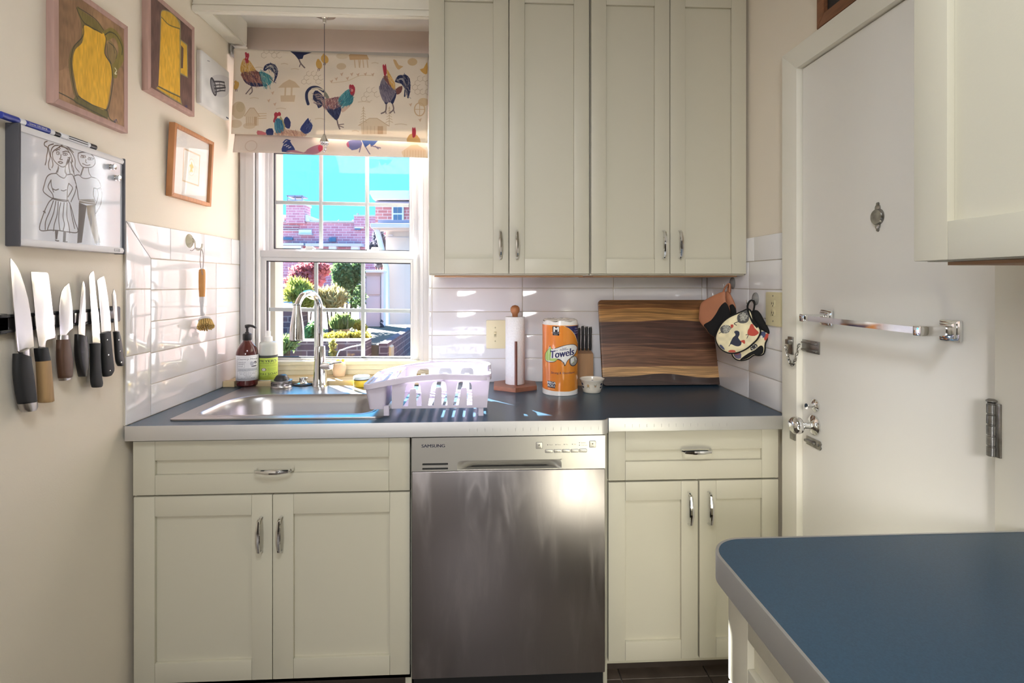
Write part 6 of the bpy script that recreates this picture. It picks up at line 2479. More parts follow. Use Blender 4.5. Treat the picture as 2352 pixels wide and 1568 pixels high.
# bud vase on the ledge and the yellow tub
p = atZ(779, 864, .9365)
s = mpp(p.x, p.y)
t = thing('bud_vase', 'small pinkish stoneware bud vase with a yellow flower on the window ledge', 'vase', tuple(p))
b = MB().lathe([(11.5 * s, 0), (12.5 * s, .002), (14.5 * s, 12 * s), (15.5 * s, 22 * s), (14.5 * s, 28 * s), (13.5 * s, 30 * s), (12 * s, 29 * s), (12 * s, 20 * s), (.001, 18 * s)], p, 32)
b.build('pot', mat('stoneware', S(214, 190, 168), .5, mottle=(30, .15)), t, smooth=50)
FLW = mat('flower_yellow', S(240, 200, 96), .6, translucent=.3)
ctr = p + Vector((.006, -.004, 34 * s))
for k in range(7):
    a_ = 2 * math.pi * k / 7
    d_ = Vector((math.cos(a_), math.sin(a_) * .7, .35)).normalized()
    MB().tube([ctr, ctr + d_ * .007, ctr + d_ * .015, ctr + d_ * .020], [.002, .0055, .006, .001], 7, flat=.35, up=(0, 0, 1)).build('petal', FLW, t, smooth=60)
MB().lathe([(.0005, .008), (.004, .006), (.0055, .002), (.004, -.001)], ctr, 14, (0, -.5, 1)).build('flower_centre', mat('flower_orange', S(200, 96, 40), .7), t, smooth=60)
MB().tube([p + Vector((0, 0, 19 * s)), ctr], .0016, 6).build('stem', mat('stem_green', S(110, 130, 70), .6), t, smooth=60)
p = atZ(831, 886, DK)
s = mpp(p.x, p.y)
t = thing('scrub_tub', 'round yellow tub with a white lid half hidden behind the dish rack', 'tub', tuple(p))
MB().lathe([(18 * s, 0), (19 * s, .002), (19 * s, 14 * s), (18.3 * s, 15 * s)], p, 36).build('body', mat('yellow_plastic', S(236, 204, 60), .4), t, smooth=50)
MB().lathe([(18.6 * s, 15 * s), (19.2 * s, 15.4 * s), (19.2 * s, 17 * s)], p, 36).build('rim', BLACKM, t, smooth=50)
MB().lathe([(19 * s, 17 * s), (18.8 * s, 22 * s), (17.5 * s, 23.5 * s), (.001, 24 * s)], p, 36).build('lid', mat('white_lid', S(222, 236, 236), .4), t, smooth=50)

# ------------------------------------------------------------------ back wall: double switch plate
a0, a1 = atY(1117, 800, YB), atY(1184, 735, YB)
fn = front_map(YB)
t = thing('switch_plate', 'ivory double wall plate with a toggle switch, behind the paper towel roll', 'switch', ((a0.x + a1.x) / 2, YB, a0.z))
pc = ((a0.x + a1.x) / 2, (a0.z + a1.z) / 2)
s = mpp(pc[0], YB)
b = MB().prism(rrect(a0.x, a1.x, a0.z, a1.z, .004), fn, .0003, .0055, bev=.002)
b.build('plate', IVORY, t)
q = atY(1137.3, 767.5, YB)
b = MB()
b.box(q.x - .0055, q.x + .0055, YB - .0062, YB - .005, q.z - .012, q.z + .012, .0004)
b.build('toggle_slot', mat('ivory_dark', S(180, 170, 134), .4), t)
M = Matrix.Translation((q.x, YB - .006, q.z + .001)) @ Matrix.Rotation(math.radians(-24), 4, 'X')
MB().box(-.0042, .0042, -.014, .002, -.0045, .0045, .0012, M).build('toggle', IVORY, t)
for dz in (.030, -.030):
    MB().lathe([(.0034, 0), (.0030, .0010), (.001, .0014)], (q.x, YB - .0053, q.z + dz), 14, (0, -1, 0)).build('screw', mat('ivory_dark', S(180, 170, 134), .4), t, smooth=50)
q = atY(1169, 768, YB)
g = MB().prism(rrect(q.x - .0165, q.x + .0165, q.z - .033, q.z + .033, .002), fn, .005, .0072, bev=.0008).build('outlet', IVORY, t)
for dz in (-.021, .019):
    b = MB()
    b.box(q.x - .0062, q.x - .0042, YB - .0075, YB - .0068, q.z + dz - .004, q.z + dz + .004)
    b.box(q.x + .0042, q.x + .0062, YB - .0075, YB - .0068, q.z + dz - .003, q.z + dz + .003)
    b.build('slots', BLACKM, g)
MB().box(q.x - .009, q.x + .009, YB - .0085, YB - .007, q.z + .0005, q.z + .0065, .0005).build('reset_button', mat('reset_red', S(170, 50, 48), .4), g)
MB().box(q.x - .009, q.x + .009, YB - .0085, YB - .007, q.z - .0075, q.z - .0015, .0005).build('test_button', BLACK, g)

# ------------------------------------------------------------------ paper towel holder
WAL = mat('reddish_wood', S(142, 94, 72), .5, mottle=(7, .22), stretch=(1, 8, 8))
p = atZ(1183, 886, ZC)
p.y = 2.235
p = Vector((atY(1183, 800, 2.235).x, 2.235, ZC))
s = mpp(p.x, p.y)
t = thing('paper_towel_holder', 'wooden paper towel stand holding a half used white roll', 'paper towel holder', tuple(p + Vector((0, 0, .0004))))
b = MB()
hexa = []
Rb = 60 * s
for k in range(6):
    a_ = math.radians(-92 + 60 * k)
    hexa.append((p.x + Rb * .93 * math.cos(a_), p.y + Rb * .93 * math.sin(a_)))
b.prism(hexa, up_map, ZC + .0004, ZC + .018, bev=.002)
b.build('base', WAL, t)
zr0 = ZC + .0185
rt = atY(1183, 727, p.y).z
b = MB().lathe([(.012, .018), (.0115, rt - ZC + .004), (.0125, rt - ZC + .012), (.017, rt - ZC + .018), (.0198, rt - ZC + .028), (.0185, rt - ZC + .038), (.012, rt - ZC + .046), (.001, rt - ZC + .049)], (p.x, p.y, ZC), 28)
b.build('post', mat('turned_wood', S(168, 112, 72), .4, mottle=(14, .3)), t, smooth=50)
b = MB()
Rr = 22.3 * s
b.lathe([(Rr - .001, 0), (Rr, .001), (Rr, rt - zr0 - .001), (Rr - .001, rt - zr0), (.021, rt - zr0), (.021, rt - zr0 - .006)], (p.x, p.y, zr0), 48)
b.build('paper_roll', mat('paper_towel', S(238, 238, 240), .9, bump=(140, .7, .004)), t, smooth=50)
q = atY(1185, 784, p.y - .052)
MB().tube([(q.x, p.y - .050, ZC + .016), (q.x, p.y - .050, q.z)], .0056, 12).build('side_rod', mat('dark_rod_wood', S(112, 72, 62), .45), t, smooth=60)

# ------------------------------------------------------------------ wrapped towel roll
C8 = lambda x, y: (1230 + x / 8.71, 720 + y / 8.71)
p = atY(1286.5, 880, 2.13)
p = Vector((p.x, 2.13, ZC))
s = mpp(p.x, p.y)
t = thing('wrapped_paper_towels', 'new roll of paper towels in an orange printed wrapper', 'paper towels', tuple(p + Vector((0, 0, .0004))))
R_ = 40.8 * s
PH = atY(1286, 735, p.y).z - ZC
c = Canvas(900, int(900 * 170 / (math.pi * 40.8)), None, (236, 132, 44))
hc_ = c.h


def fw(x, y):
    k_ = max(-1, min(1, (x - 485) / 352))
    return (450 + math.asin(k_) / (math.pi / 2) * 450 * .98, (y - 130) / (1500 - 130) * hc_)


c.fn = fw
for k in range(9):
    f_ = k / 8
    c.poly([(0 + 900 * f_ / 1 - 60, 0), (900 * f_ + 60, 0), (900 * f_ + 60, hc_), (900 * f_ - 60, hc_)], (238 - 4 * k, 118 + 6 * min(k, 5), 62 - 3 * k), .5, raw=True)
c.poly([(0, 0), (900, 0), (900, fw(0, 210)[1]), (0, fw(0, 200)[1])], (244, 240, 236), raw=True)
c.poly([(0, fw(0, 1395)[1]), (300, fw(0, 1415)[1]), (600, fw(0, 1425)[1]), (900, fw(0, 1400)[1]), (900, hc_), (0, hc_)], (244, 240, 236), raw=True)
NV = (44, 44, 96)
c.poly([(555, 218), (640, 250), (720, 320), (775, 400), (815, 520), (836, 600), (837, 218)], (246, 226, 180), 1, 0)
c.poly([(572, 220), (650, 252), (730, 322), (785, 402), (822, 520), (837, 580), (837, 218)], NV)
c.poly([(335, 222), (470, 222), (468, 392), (338, 388)], (34, 32, 44))
c.text('M', 402, 322, 92, (240, 238, 236), bold=.05, align='CENTER', wide=1.12)
c.text("Member's Mark", 402, 352, 20, (226, 224, 224), align='CENTER', wide=.95)
c.text('Towels', 402, 382, 18, (226, 224, 224), align='CENTER')
for k, tx in enumerate(('150', '2-ply', 'sheets')):
    c.text(tx, 795, 280 + k * 44, 26, (200, 200, 224), align='CENTER')
c.poly([(185, 800), (200, 720), (250, 650), (290, 585), (330, 640), (520, 580), (640, 556), (760, 560), (822, 620), (815, 680), (770, 760), (640, 850), (585, 950), (560, 900), (500, 850), (440, 830), (380, 880), (270, 895), (200, 870)], (70, 60, 60), 1, 3)
c.poly([(194, 800), (208, 724), (256, 655), (292, 600), (330, 650), (520, 592), (640, 566), (755, 570), (812, 622), (805, 678), (760, 752), (632, 842), (584, 930), (566, 890), (505, 840), (440, 820), (376, 870), (270, 884), (206, 860)], (240, 238, 236), 1, 3)
c.poly([(194, 800), (208, 724), (256, 655), (300, 610), (310, 700), (280, 860), (206, 855)], (160, 196, 84), .9, 3)
c.poly([(280, 860), (300, 820), (440, 815), (376, 868)], (168, 200, 96), .8, 3)
c.text('Towels', 286, 816, 132, NV, shear=.22, bold=.035, wide=.86, rot=-.14)
c.text('Super', 520, 640, 28, NV, shear=.2, rot=-.10)
c.text('Premium', 480, 672, 32, NV, shear=.2, bold=.01, rot=-.10)
c.text('Absorbent', 280, 690, 26, NV, shear=.2, rot=-.08)
c.line([(430, 828), (500, 850), (550, 900), (572, 950)], 9, (70, 60, 60))
c.ell(745, 870, 84, 98, (62, 56, 58))
c.ell(745, 868, 70, 84, (160, 158, 152))
c.poly([(690, 820), (760, 800), (760, 890), (700, 910)], (236, 236, 232))
c.line([(775, 790), (800, 860)], 12, (236, 236, 232))
c.line([(815, 770), (800, 860)], 10, (236, 236, 232))
c.poly([(725, 890), (758, 880), (752, 905)], (150, 180, 80))
c.text('Strong & Absorbent', 300, 1098, 40, (66, 48, 80), shear=.2, bold=.012, wide=1.0, rot=.0)
c.poly([(240, 1238), (392, 1246), (388, 1365), (238, 1356)], (52, 46, 60))
c.text('MEGA', 316, 1292, 44, (240, 238, 236), bold=.03, align='CENTER')
c.text('ROLL', 314, 1344, 44, (240, 238, 236), bold=.03, align='CENTER')
c.text('250 sheets', 310, 1392, 22, (248, 214, 190), align='CENTER')
img = c.image('towel_wrapper_print')
cdir = math.atan2(-p.y, -p.x)
b = MB()
NU, NW = 64, 20
rng = np.random.default_rng(8)
ph = rng.uniform(0, 6, 6)


def fwrap(q, w):
    a_ = cdir - math.pi + 2 * math.pi * q
    z_ = .001 + (PH - .001) * w
    r_ = R_ * (1 - .018 * math.exp(-((w - .25) / .06) ** 2) * (.5 + .5 * math.sin(3 * a_ + ph[0])) - .014 * math.exp(-((w - .80) / .05) ** 2) * (.5 + .5 * math.sin(2 * a_ + ph[1])) + .004 * math.sin(9 * a_ + 5 * w) * math.sin(6 * w + ph[2]))
    if w > .97:
        r_ *= 1 - (w - .97) * 1.2
    return (p.x + r_ * math.cos(a_), p.y + r_ * math.sin(a_), ZC + z_ + .003 * (w > .95) * math.sin(7 * a_))


b.grid(fwrap, NU, NW)
ul = b.bm.loops.layers.uv.new('UVMap')
b.bm.verts.index_update()
n = NU + 1
for f in b.bm.faces:
    for l in f.loops:
        i = l.vert.index
        q, w = (i % n) / NU, (i // n) / NW
        l[ul].uv = ((q - .25) / .5, w)
WRAP = mat_image('towel_wrapper', img, .22, coat=.6, bump=(30, .15))
b.build('wrapper', WRAP, t, smooth=80, normals=False)
b = MB()
tri = []
for r_, z_ in ((R_ * .97, PH - .001), (R_ * .9, PH + .004), (R_ * .6, PH + .006), (R_ * .35, PH + .003), (.02, PH - .006)):
    tri.append([(p.x + r_ * math.cos(2 * math.pi * k / 40), p.y + r_ * math.sin(2 * math.pi * k / 40), ZC + z_ + .002 * math.sin(k * 1.9 + r_ * 70)) for k in range(40)])
b.rings(tri, cap=True)
b.build('wrapper_top', mat('clear_film', S(232, 226, 216), .25, coat=.5, bump=(40, .5)), t, smooth=80)

# ------------------------------------------------------------------ knife block with its knives
BLKW = mat('block_wood', S(178, 138, 100), .55, mottle=(6, .12), stretch=(8, 8, 1))
kbx0, kbx1 = atY(1322, 800, 2.28).x, atY(1362, 800, 2.27).x
kby = 2.26
t = thing('knife_block', 'small wooden knife block behind the wrapped towels', 'knife block', ((kbx0 + kbx1) / 2, 2.30, ZC + .0004))
kh = atY(1345, 812, kby).z
slots = [(kbx0 + .016 + .0165 * k) for k in range(4)]
b = MB()
b.prism([(2.345, ZC + .0004), (2.345, kh + .012), (kby, kh), (kby, ZC + .0004)], lambda a, c, h: Vector((kbx0 + h, a, c)), 0, kbx1 - kbx0, bev=.002)
b.build('block', BLKW, t)
for k, x in enumerate(slots):
    zt_ = atY(1345, (752, 748, 750, 751)[k], 2.285).z
    kt = thing('steak_knife', ('black handled knife in the wooden block, right behind the edge of the wrapped towels', 'black handled knife in the wooden block, second from the wrapped towels', 'black handled knife in the wooden block, third from the wrapped towels', 'black handled knife in the wooden block, nearest the cutting board')[k], 'knife', (x, 2.29, kh), group='knives in the block')
    b = MB()
    yb = 2.29
    b.tube([(x, yb, kh + .0115), (x, yb - .001, kh + .03), (x, yb - .003, (kh + zt_) / 2), (x, yb - .005, zt_ - .006), (x, yb - .0055, zt_)], [.0075, .0088, .0078, .0092, .0066], 10, flat=.72, up=(0, 1, 0))
    b.build('handle', BLACK, kt, smooth=60)
    MB().box(x - .0066, x + .0066, yb - .012, yb + .003, zt_ - .0005, zt_ + .0022, .001).build('end_cap', STEEL, kt)
p = Vector((kbx0 + .004, 2.272, 0))
zt_ = atY(1330, 743, 2.272).z
b = MB().tube(cr([(p.x, p.y, kh + .004), (p.x, p.y, zt_ - .03), (p.x + .003, p.y, zt_ - .01), (p.x + .001, p.y, zt_)], 4), [.003, .003, .005, .004], 10)
tag(b.build('honing_steel', STEEL, loc=(p.x, p.y, kh), smooth=60), 'thin honing steel sticking up beside the wrapped towels', 'honing steel')

# ------------------------------------------------------------------ ramekin
p = atY(1359, 880, 2.14)
p = Vector((p.x, 2.135, ZC + .0004))
s = mpp(p.x, p.y)
t = thing('painted_bowl', 'small white bowl with painted fruit in front of the cutting board', 'bowl', tuple(p))
c = label_canvas(600, 140, (230, 222, 206))
c.mottle(.05, (40, 30), 77)
rng = np.random.default_rng(12)
for k in range(9):
    x = 30 + k * 66
    kind = k % 3
    if kind == 0:
        c.ell(x, 50, 13, 13, (60, 62, 92)); c.ell(x + 2, 82, 16, 10, (70, 70, 90)); c.line([(x, 50), (x, 84)], 3, (80, 84, 80))
    elif kind == 1:
        c.ell(x, 62, 12, 16, (200, 160, 110), .8); c.line([(x - 14, 84), (x, 70), (x + 14, 86)], 3, (120, 130, 90))
    else:
        c.ell(x, 66, 10, 10, (186, 150, 120), .8); c.line([(x - 12, 50), (x + 2, 60), (x + 12, 46)], 3, (128, 136, 100))
c.poly([(0, 0), (600, 0), (600, 14), (0, 14)], (236, 230, 218))
b = MB()
prf = [(19.5 * s, 0), (20.5 * s, .002), (22.5 * s, 10 * s), (26 * s, 26 * s), (28.2 * s, 29 * s), (28.6 * s, 30.5 * s), (27.6 * s, 31 * s), (25 * s, 26 * s), (21 * s, 8 * s), (.001, 7 * s)]
b.lathe(prf, p, 40)
zz0 = p.z
b.build('bowl', mat_image('bowl_glaze', c.image('bowl_print'), .2, coat=.4), t, smooth=50, uvf=lambda co: ((math.atan2(co.y - p.y, co.x - p.x) / (2 * math.pi) + .5) % 1.0, (co.z - zz0) / (31 * s)))

# ------------------------------------------------------------------ cutting board leaning on the back wall
q0, q1 = Vector((atY(1384, 885, 2.245).x, 2.250, ZC)), Vector((atY(1657, 884, 2.25).x, 2.250, ZC))
Wd = q1.x - q0.x
tilt = math.atan2(.094, .355)
Ht = .372
t = thing('cutting_board', 'large striped walnut cutting board leaning in the corner', 'cutting board', (q0.x, 2.2505, ZC + .0009), (-tilt, 0, 0))
CBW, CBH = 720, int(720 * Ht / Wd)
c = Canvas(CBW, CBH, lambda x, y: (x * CBW, y * CBH), (150, 108, 70))


def wav(y, amp, ph_, n=14):
    return [(i / n, y + amp * math.sin(i / n * 5 + ph_) + amp * .5 * math.sin(i / n * 11 + ph_ * 2)) for i in range(n + 1)]


def bandp(y0, y1, col, a0=.01, a1=.01, p0=0, p1=1):
    c.poly(wav(y0, a0, p0) + wav(y1, a1, p1)[::-1], col)


bandp(0, .06, (112, 78, 48), 0, .004)
bandp(.055, .28, (176, 132, 80), .004, .014, 0, 2)
bandp(.06, .11, (128, 88, 54), .006, .012, 1, 3)
bandp(.26, .52, (86, 58, 46), .014, .004, 2, 0)
bandp(.52, .79, (122, 86, 64), .003, .006, 0, 2)
bandp(.53, .57, (92, 62, 48), .004, .018, 0, 4)
bandp(.79, .93, (184, 144, 98), .004, .022, 2, 2.6)
bandp(.90, 1.0, (62, 46, 40), .022, 0, 2.6, 0)
a_ = c.a
for seed, cell, amt in ((51, (160, 5), .16), (52, (60, 3), .10), (53, (220, 12), .12)):
    n_ = vnoise(CBH, CBW, cell, seed)
    sh_ = (np.sin(np.arange(CBW) / CBW * 6)[None, :] * 10).astype(int)
    rows_ = (np.arange(CBH)[:, None] + sh_) % CBH
    n_ = n_[rows_, np.arange(CBW)[None, :]]
    c.a *= (1 + (n_ - .5) * 2 * amt)[..., None]
BRD = mat_image('cutting_board_wood', c.image('cutting_board_grain'), .45, coat=.05)
b = MB()
b.prism(rrect(0, Wd, 0, Ht, .012), lambda a, cc, h: Vector((a, -h, cc)), 0.001, .019, bev=.003)
b.build('board', BRD, t, local=True, uvf=lambda co: (co.x / Wd, co.z / Ht))

# ------------------------------------------------------------------ right wall: hooks, mitts, outlet plate
def rhook(u, v, label, arm):
    p = atX(u, v, XR)
    t = thing('wall_hook', label, 'hook', tuple(p), group='suction hooks on the right wall')
    MB().lathe([(.024, .0003), (.023, .003), (.014, .006), (.010, .010), (.001, .011)], p, 30, (-1, 0, 0)).build('suction_cup', mat('grey_cup', S(150, 148, 146), .25, trans=.2), t, smooth=60)
    b = MB().tube(cr([p + Vector((-.008, 0, 0)), p + Vector((-.016, 0, -.010)), p + Vector((-.026, -.004, -.020)), p + Vector((-arm, -.006, -.018)), p + Vector((-arm - .004, -.006, -.004))], 5), .0022, 8)
    b.build('hook_arm', CHROME, t, smooth=60)
    return p


ha_ = rhook(1683, 650, 'suction hook holding the brown pot holders, nearer the corner', .036)
hb2 = rhook(1736, 686, 'suction hook holding the rooster oven mitts, nearer the door', .036)
C9 = lambda x, y: (1580 + x / 6.535, 620 + y / 6.535)


class Hang:
    """A vertical plane for a thing hanging off the right wall: through two pixels at given depths."""

    def __init__(self, uA, yA, uB, yB):
        A, B = atY(uA, 700, yA), atY(uB, 700, yB)
        self.p0 = Vector((A.x, A.y, 0))
        self.d = Vector((B.x - A.x, B.y - A.y, 0)).normalized()
        self.n = Vector((self.d.y, -self.d.x, 0))       # towards the camera
        if self.n.y > 0:
            self.n = -self.n

    def ac(self, x, y, off=0.0):
        p = onP(*C9(x, y), self.p0 + self.n * off, self.n)
        return ((p - self.p0).dot(self.d), p.z)

    def fn(self, a, c, h):
        p = self.p0 + self.d * a + self.n * h
        return Vector((p.x, p.y, c))


def pillow(b, H, outline, h0, h1, puff, nr=5):
    """A stuffed shape: an outline shrunk in rings towards its middle, rising to h1 + puff in front and behind."""
    P = [Vector(q + (0,)) for q in outline]
    c = sum(P, Vector()) / len(P)
    rg = []
    for k in range(nr + 1):                             # back
        f = k / nr
        sc = 1 - (1 - f) ** 2 * .97 if k < nr else 1
        sc = .06 + .94 * math.sin(f * math.pi / 2)
        rg.append([H.fn(c.x + (q.x - c.x) * sc, c.y + (q.y - c.y) * sc, h0 - puff * math.cos(f * math.pi / 2) * .6) for q in P])
    for k in range(nr + 1):
        f = 1 - k / nr
        sc = .06 + .94 * math.sin(f * math.pi / 2)
        rg.append([H.fn(c.x + (q.x - c.x) * sc, c.y + (q.y - c.y) * sc, h1 + puff * math.cos(f * math.pi / 2)) for q in P])
    b.rings(rg)


def sm(pts, n=4):
    return [(q.x, q.y) for q in cr([(p[0], p[1], 0) for p in pts], n, True)]


# brown pot holders: two, one behind the other, on one hook
H1 = Hang(1606, 2.10, 1692, 1.98)
LEA = mat('brown_leather', S(176, 116, 84), .6, mottle=(12, .12))
BLKC = mat('black_cloth', S(20, 19, 20), .9)
for k, (lab, outl, blk, off) in enumerate((
        ('brown and black pot holder in front, partly over the cutting board',
         [(540, 320), (562, 380), (570, 470), (622, 560), (632, 700), (560, 850), (430, 1000), (330, 960), (270, 880), (210, 815), (168, 740), (172, 640), (200, 500), (330, 410)],
         [(545, 486), (575, 500), (612, 570), (628, 700), (556, 850), (430, 1000), (330, 962), (275, 885), (235, 822), (330, 760), (420, 640), (480, 540)], .026),
        ('brown and black pot holder behind the other, against the wall tiles',
         [(572, 335), (620, 330), (645, 380), (690, 470), (718, 560), (715, 660), (680, 690), (630, 700), (590, 560)],
         [(622, 520), (660, 500), (692, 530), (718, 610), (714, 665), (680, 690), (636, 690), (620, 600)], .006))):
    o_ = [H1.ac(x, y, off) for x, y in outl]
    cA = sum(q[0] for q in o_) / len(o_)
    zA = min(q[1] for q in o_)
    t = thing('pot_holder', lab, 'pot holder', tuple(H1.fn(cA, zA, off)), group='brown pot holders')
    b = MB()
    pillow(b, H1, sm(o_, 3), off - .002, off + .002, .006)
    b.build('body', LEA, t, smooth=80)
    b = MB()
    pillow(b, H1, sm([H1.ac(x, y, off + .006) for x, y in blk], 3), off + .001, off + .0045, .0062)
    b.build('lining', BLKC, t, smooth=80)
    b = MB()
    lp = [(530, 330), (555, 270), (600, 210), (628, 215), (628, 260), (622, 330)] if k == 0 else [(600, 338), (604, 280), (612, 225), (634, 230), (636, 290), (630, 345)]
    b.tube(cr([H1.fn(*H1.ac(x, y, off), off) for x, y in lp], 4), .0055, 8, flat=.5)
    b.build('loop', LEA, t, smooth=60)

# rooster oven mitts
H2 = Hang(1645, 1.965, 1772, 1.845)
outl2 = [(905, 590), (950, 640), (985, 760), (1060, 850), (1085, 930), (1040, 1030), (980, 1090), (900, 1160), (800, 1215), (700, 1240), (600, 1235), (500, 1180), (440, 1090), (424, 1010), (450, 920), (520, 800), (620, 715), (740, 660), (830, 620)]
outl3 = [(985, 640), (1060, 640), (1130, 760), (1225, 930), (1222, 980), (1160, 1090), (1150, 1200), (1125, 1260), (1060, 1275), (990, 1270), (900, 1330), (800, 1350), (720, 1330), (670, 1260), (700, 1150), (900, 900)]


def mitt_print(outline_off, W):
    A = [H2.ac(x, y, outline_off) for x, y in ((424, 600), (1240, 600), (424, 1360))]
    a0, a1, c1, c0 = A[0][0] - .01, A[1][0] + .01, A[0][1] + .01, A[2][1] - .01
    h = int(W * (c1 - c0) / (a1 - a0))
    f = lambda x, y: ((H2.ac(x, y, outline_off)[0] - a0) / (a1 - a0) * W, (c1 - H2.ac(x, y, outline_off)[1]) / (c1 - c0) * h)
    return Canvas(W, h, f, (226, 214, 178)), (a0, a1, c0, c1)


c, (ma0, ma1, mc0, mc1) = mitt_print(.03, 420)
c.mottle(.06, (26, 26), 61)
SLB = (50, 52, 70)
REDM = (186, 76, 62)
# dark hen
c.poly([(705, 925), (735, 905), (780, 920), (785, 970), (765, 1010), (800, 1060), (815, 1075), (805, 1120), (770, 1140), (720, 1135), (670, 1110), (640, 1105), (670, 1040), (690, 1005), (725, 975), (720, 948)], SLB, 1, 2)
c.poly([(800, 1060), (850, 1045), (866, 1060), (862, 1105), (830, 1085)], REDM, 1, 2)
c.line([(650, 1105), (625, 1138)], 4, (60, 60, 60))
# red hen
c.poly([(930, 870), (950, 810), (985, 815), (1010, 870), (1060, 920), (1065, 950), (1010, 985), (940, 980), (905, 960), (910, 900)], REDM, 1, 2)
c.line([(920, 965), (895, 1020)], 4, (70, 60, 60))
c.line([(905, 960), (880, 970)], 4, (70, 60, 60))
# speckled hens
for pts in ([(750, 680), (800, 640), (860, 610), (900, 600), (925, 680), (920, 750), (880, 790), (800, 795), (755, 760)], [(490, 870), (540, 830), (620, 825), (650, 850), (690, 840), (640, 900), (620, 935), (560, 945), (510, 935)]):
    c.poly(pts, (70, 70, 74), .9, 2)
    cx_ = sum(q[0] for q in pts) / len(pts)
    cy_ = sum(q[1] for q in pts) / len(pts)
    for k in range(16):
        c.ell(cx_ + 60 * math.cos(k * 2.4) * (k / 16) ** .5, cy_ + 60 * math.sin(k * 2.4) * (k / 16) ** .5, 11, 10, (206, 204, 190), .9, 3)
c.poly([(650, 820), (690, 815), (692, 850), (662, 868)], REDM, 1, 2)
c.line([(770, 770), (705, 800), (740, 825)], 5, (60, 60, 60))
c.line([(510, 925), (475, 950)], 4, (60, 60, 60))
c.poly([(480, 1125), (510, 1120), (550, 1165), (555, 1195), (500, 1165)], (78, 82, 110), 1, 2)
c.poly([(610, 1215), (650, 1195), (710, 1200), (720, 1230), (640, 1235)], REDM, .9, 2)
m1 = mat_image('mitt_fabric', c.image('mitt_print'), .9, bump=(60, .4))
c, _ = mitt_print(.006, 420)
c.poly([(665, 1250), (770, 1230), (780, 1330), (700, 1330)], (104, 96, 120), 1, 2)
c.poly([(690, 1240), (760, 1235), (745, 1275), (690, 1275)], (150, 84, 90), 1, 2)
c.poly([(1140, 970), (1222, 960), (1205, 1050), (1135, 1060)], REDM, 1, 2)
c.poly([(1070, 940), (1150, 930), (1140, 1010), (1085, 1015)], (78, 84, 116), 1, 2)
c.ell(1090, 1010, 18, 26, (230, 226, 214))
c.poly([(930, 1140), (960, 1110), (1020, 1120), (1030, 1160), (980, 1200), (930, 1210)], (56, 56, 60), 1, 2)
for k in range(8):
    c.ell(975 + 36 * math.cos(k * 2.4), 1160 + 34 * math.sin(k * 2.4), 9, 8, (220, 216, 200))
m2 = mat_image('mitt_back_fabric', c.image('mitt_back_print'), .9, bump=(60, .4))


def uvm(co):
    d_ = Vector(co) - H2.p0
    return ((d_.dot(H2.d) - ma0) / (ma1 - ma0), (co.z - mc0) / (mc1 - mc0))


for k, (lab, outl, off, m_) in enumerate((('cream oven mitt printed with hens, in front on the hook by the door', outl2, .030, m1), ('second cream hen printed oven mitt, behind the front one', outl3, .006, m2))):
    o_ = [H2.ac(x, y, off) for x, y in outl]
    cA = sum(q[0] for q in o_) / len(o_)
    zA = min(q[1] for q in o_)
    t = thing('oven_mitt', lab, 'oven mitt', tuple(H2.fn(cA, zA, off)), group='hen printed oven mitts')
    s_ = sm(o_, 3)
    b = MB()
    pillow(b, H2, s_, off - .003, off + .003, .008)
    b.build('body', m_, t, smooth=80, uvf=uvm)
    b = MB()
    b.tube([H2.fn(q[0], q[1], off) for q in s_ + [s_[0]]], .0042, 6, cap=False)
    b.build('piping', BLKC, t, smooth=60)
    b = MB()
    if k == 0:
        b.tube(cr([H2.fn(*H2.ac(x, y, off), off) for x, y in ((905, 610), (895, 540), (930, 465), (985, 460), (1000, 520), (985, 610))], 4), .0065, 8, flat=.5)
        b.tube(cr([H2.fn(*H2.ac(x, y, off), off) for x, y in ((905, 600), (935, 690), (985, 790), (1050, 860))], 4), .009, 8, flat=.5)
    else:
        pillow(b, H2, sm([H2.ac(x, y, off + .01) for x, y in ((960, 610), (1030, 605), (1080, 660), (1160, 800), (1240, 930), (1228, 965), (1180, 940), (1060, 870), (990, 770), (945, 670))], 3), off - .002, off + .008, .010)
        pillow(b, H2, sm([H2.ac(x, y, off + .01) for x, y in ((1000, 1200), (1090, 1130), (1130, 1170), (1118, 1250), (1050, 1282), (985, 1265), (880, 1330), (780, 1345), (900, 1250))], 3), off - .002, off + .008, .006)
    b.build('trim', BLKC, t, smooth=80)

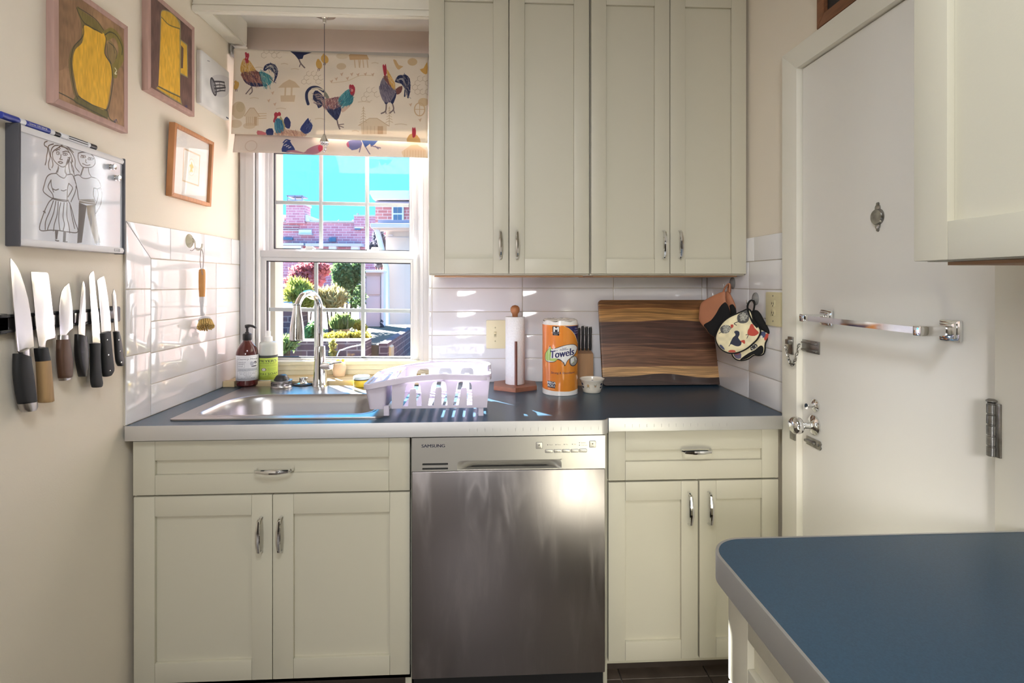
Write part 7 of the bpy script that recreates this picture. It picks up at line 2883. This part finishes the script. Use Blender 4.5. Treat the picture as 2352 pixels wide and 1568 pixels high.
# outlet plate on the right wall
p0_, p1_ = atX(1763, 747, XR), atX(1797, 670, XR)
t = thing('outlet_plate', 'ivory outlet plate on the right wall beside the door casing', 'outlet', (XR, (p0_.y + p1_.y) / 2, p0_.z))
rf = lambda a, c, h: Vector((XR - h, a, c))
b = MB().prism(rrect(min(p0_.y, p1_.y), max(p0_.y, p1_.y), p0_.z + .002, p1_.z - .002, .003), rf, .0003, .0065, bev=.0025)
b.build('plate', IVORY, t)
yc, zc_ = (p0_.y + p1_.y) / 2, (p0_.z + p1_.z) / 2
for dz in (.020, -.012):
    g = MB().prism(rrect(yc - .014, yc + .014, zc_ + dz - .013, zc_ + dz + .011, .006), rf, .006, .0076, bev=.0006).build('socket', IVORY, t)
    b = MB()
    b.box(XR - .0082, XR - .007, yc - .006, yc - .0042, zc_ + dz - .005, zc_ + dz + .003)
    b.box(XR - .0082, XR - .007, yc + .0042, yc + .006, zc_ + dz - .004, zc_ + dz + .003)
    b.lathe([(.0022, 0), (.0022, .001)], (XR - .0072, yc, zc_ + dz - .009), 10, (-1, 0, 0))
    b.build('slots', BLACKM, g)
for dz in (.046, -.042):
    MB().lathe([(.0030, 0), (.0026, .0012), (.001, .0015)], (XR - .0062, yc, zc_ + dz), 12, (-1, 0, 0)).build('screw', NICKEL, t, smooth=50)

# framed picture over the door casing
y1_ = atX(1886, 60, XR).y
y0_ = 1.20
t = thing('chalkboard_frame', 'dark chalkboard in a brown wooden frame above the door', 'picture', (XR, (y0_ + y1_) / 2, 2.112))
DWO = mat('brown_frame_wood', S(138, 92, 64), .5, mottle=(9, .3), stretch=(8, 1, 8))
xw_ = XR + .0075
rf = lambda a, c, h: Vector((xw_ - h, a, c))
O = [(y0_, 2.114), (y1_, 2.114), (y1_, 2.44), (y0_, 2.44)]
w_ = .034
I = [(y0_ + w_, 2.114 + w_), (y1_ - w_, 2.114 + w_), (y1_ - w_, 2.44 - w_), (y0_ + w_, 2.44 - w_)]
b = MB()
for q in range(4):
    r = (q + 1) % 4
    b.prism([O[q], O[r], I[r], I[q]], rf, .0, .022, bev=.003)
b.build('frame', DWO, t)
MB().box(xw_ - .010, xw_, y0_ + w_ - .002, y1_ - w_ + .002, 2.114 + w_ - .002, 2.44 - w_ + .002).build('board', mat('chalkboard', S(46, 44, 44), .6, mottle=(6, .2)), t)
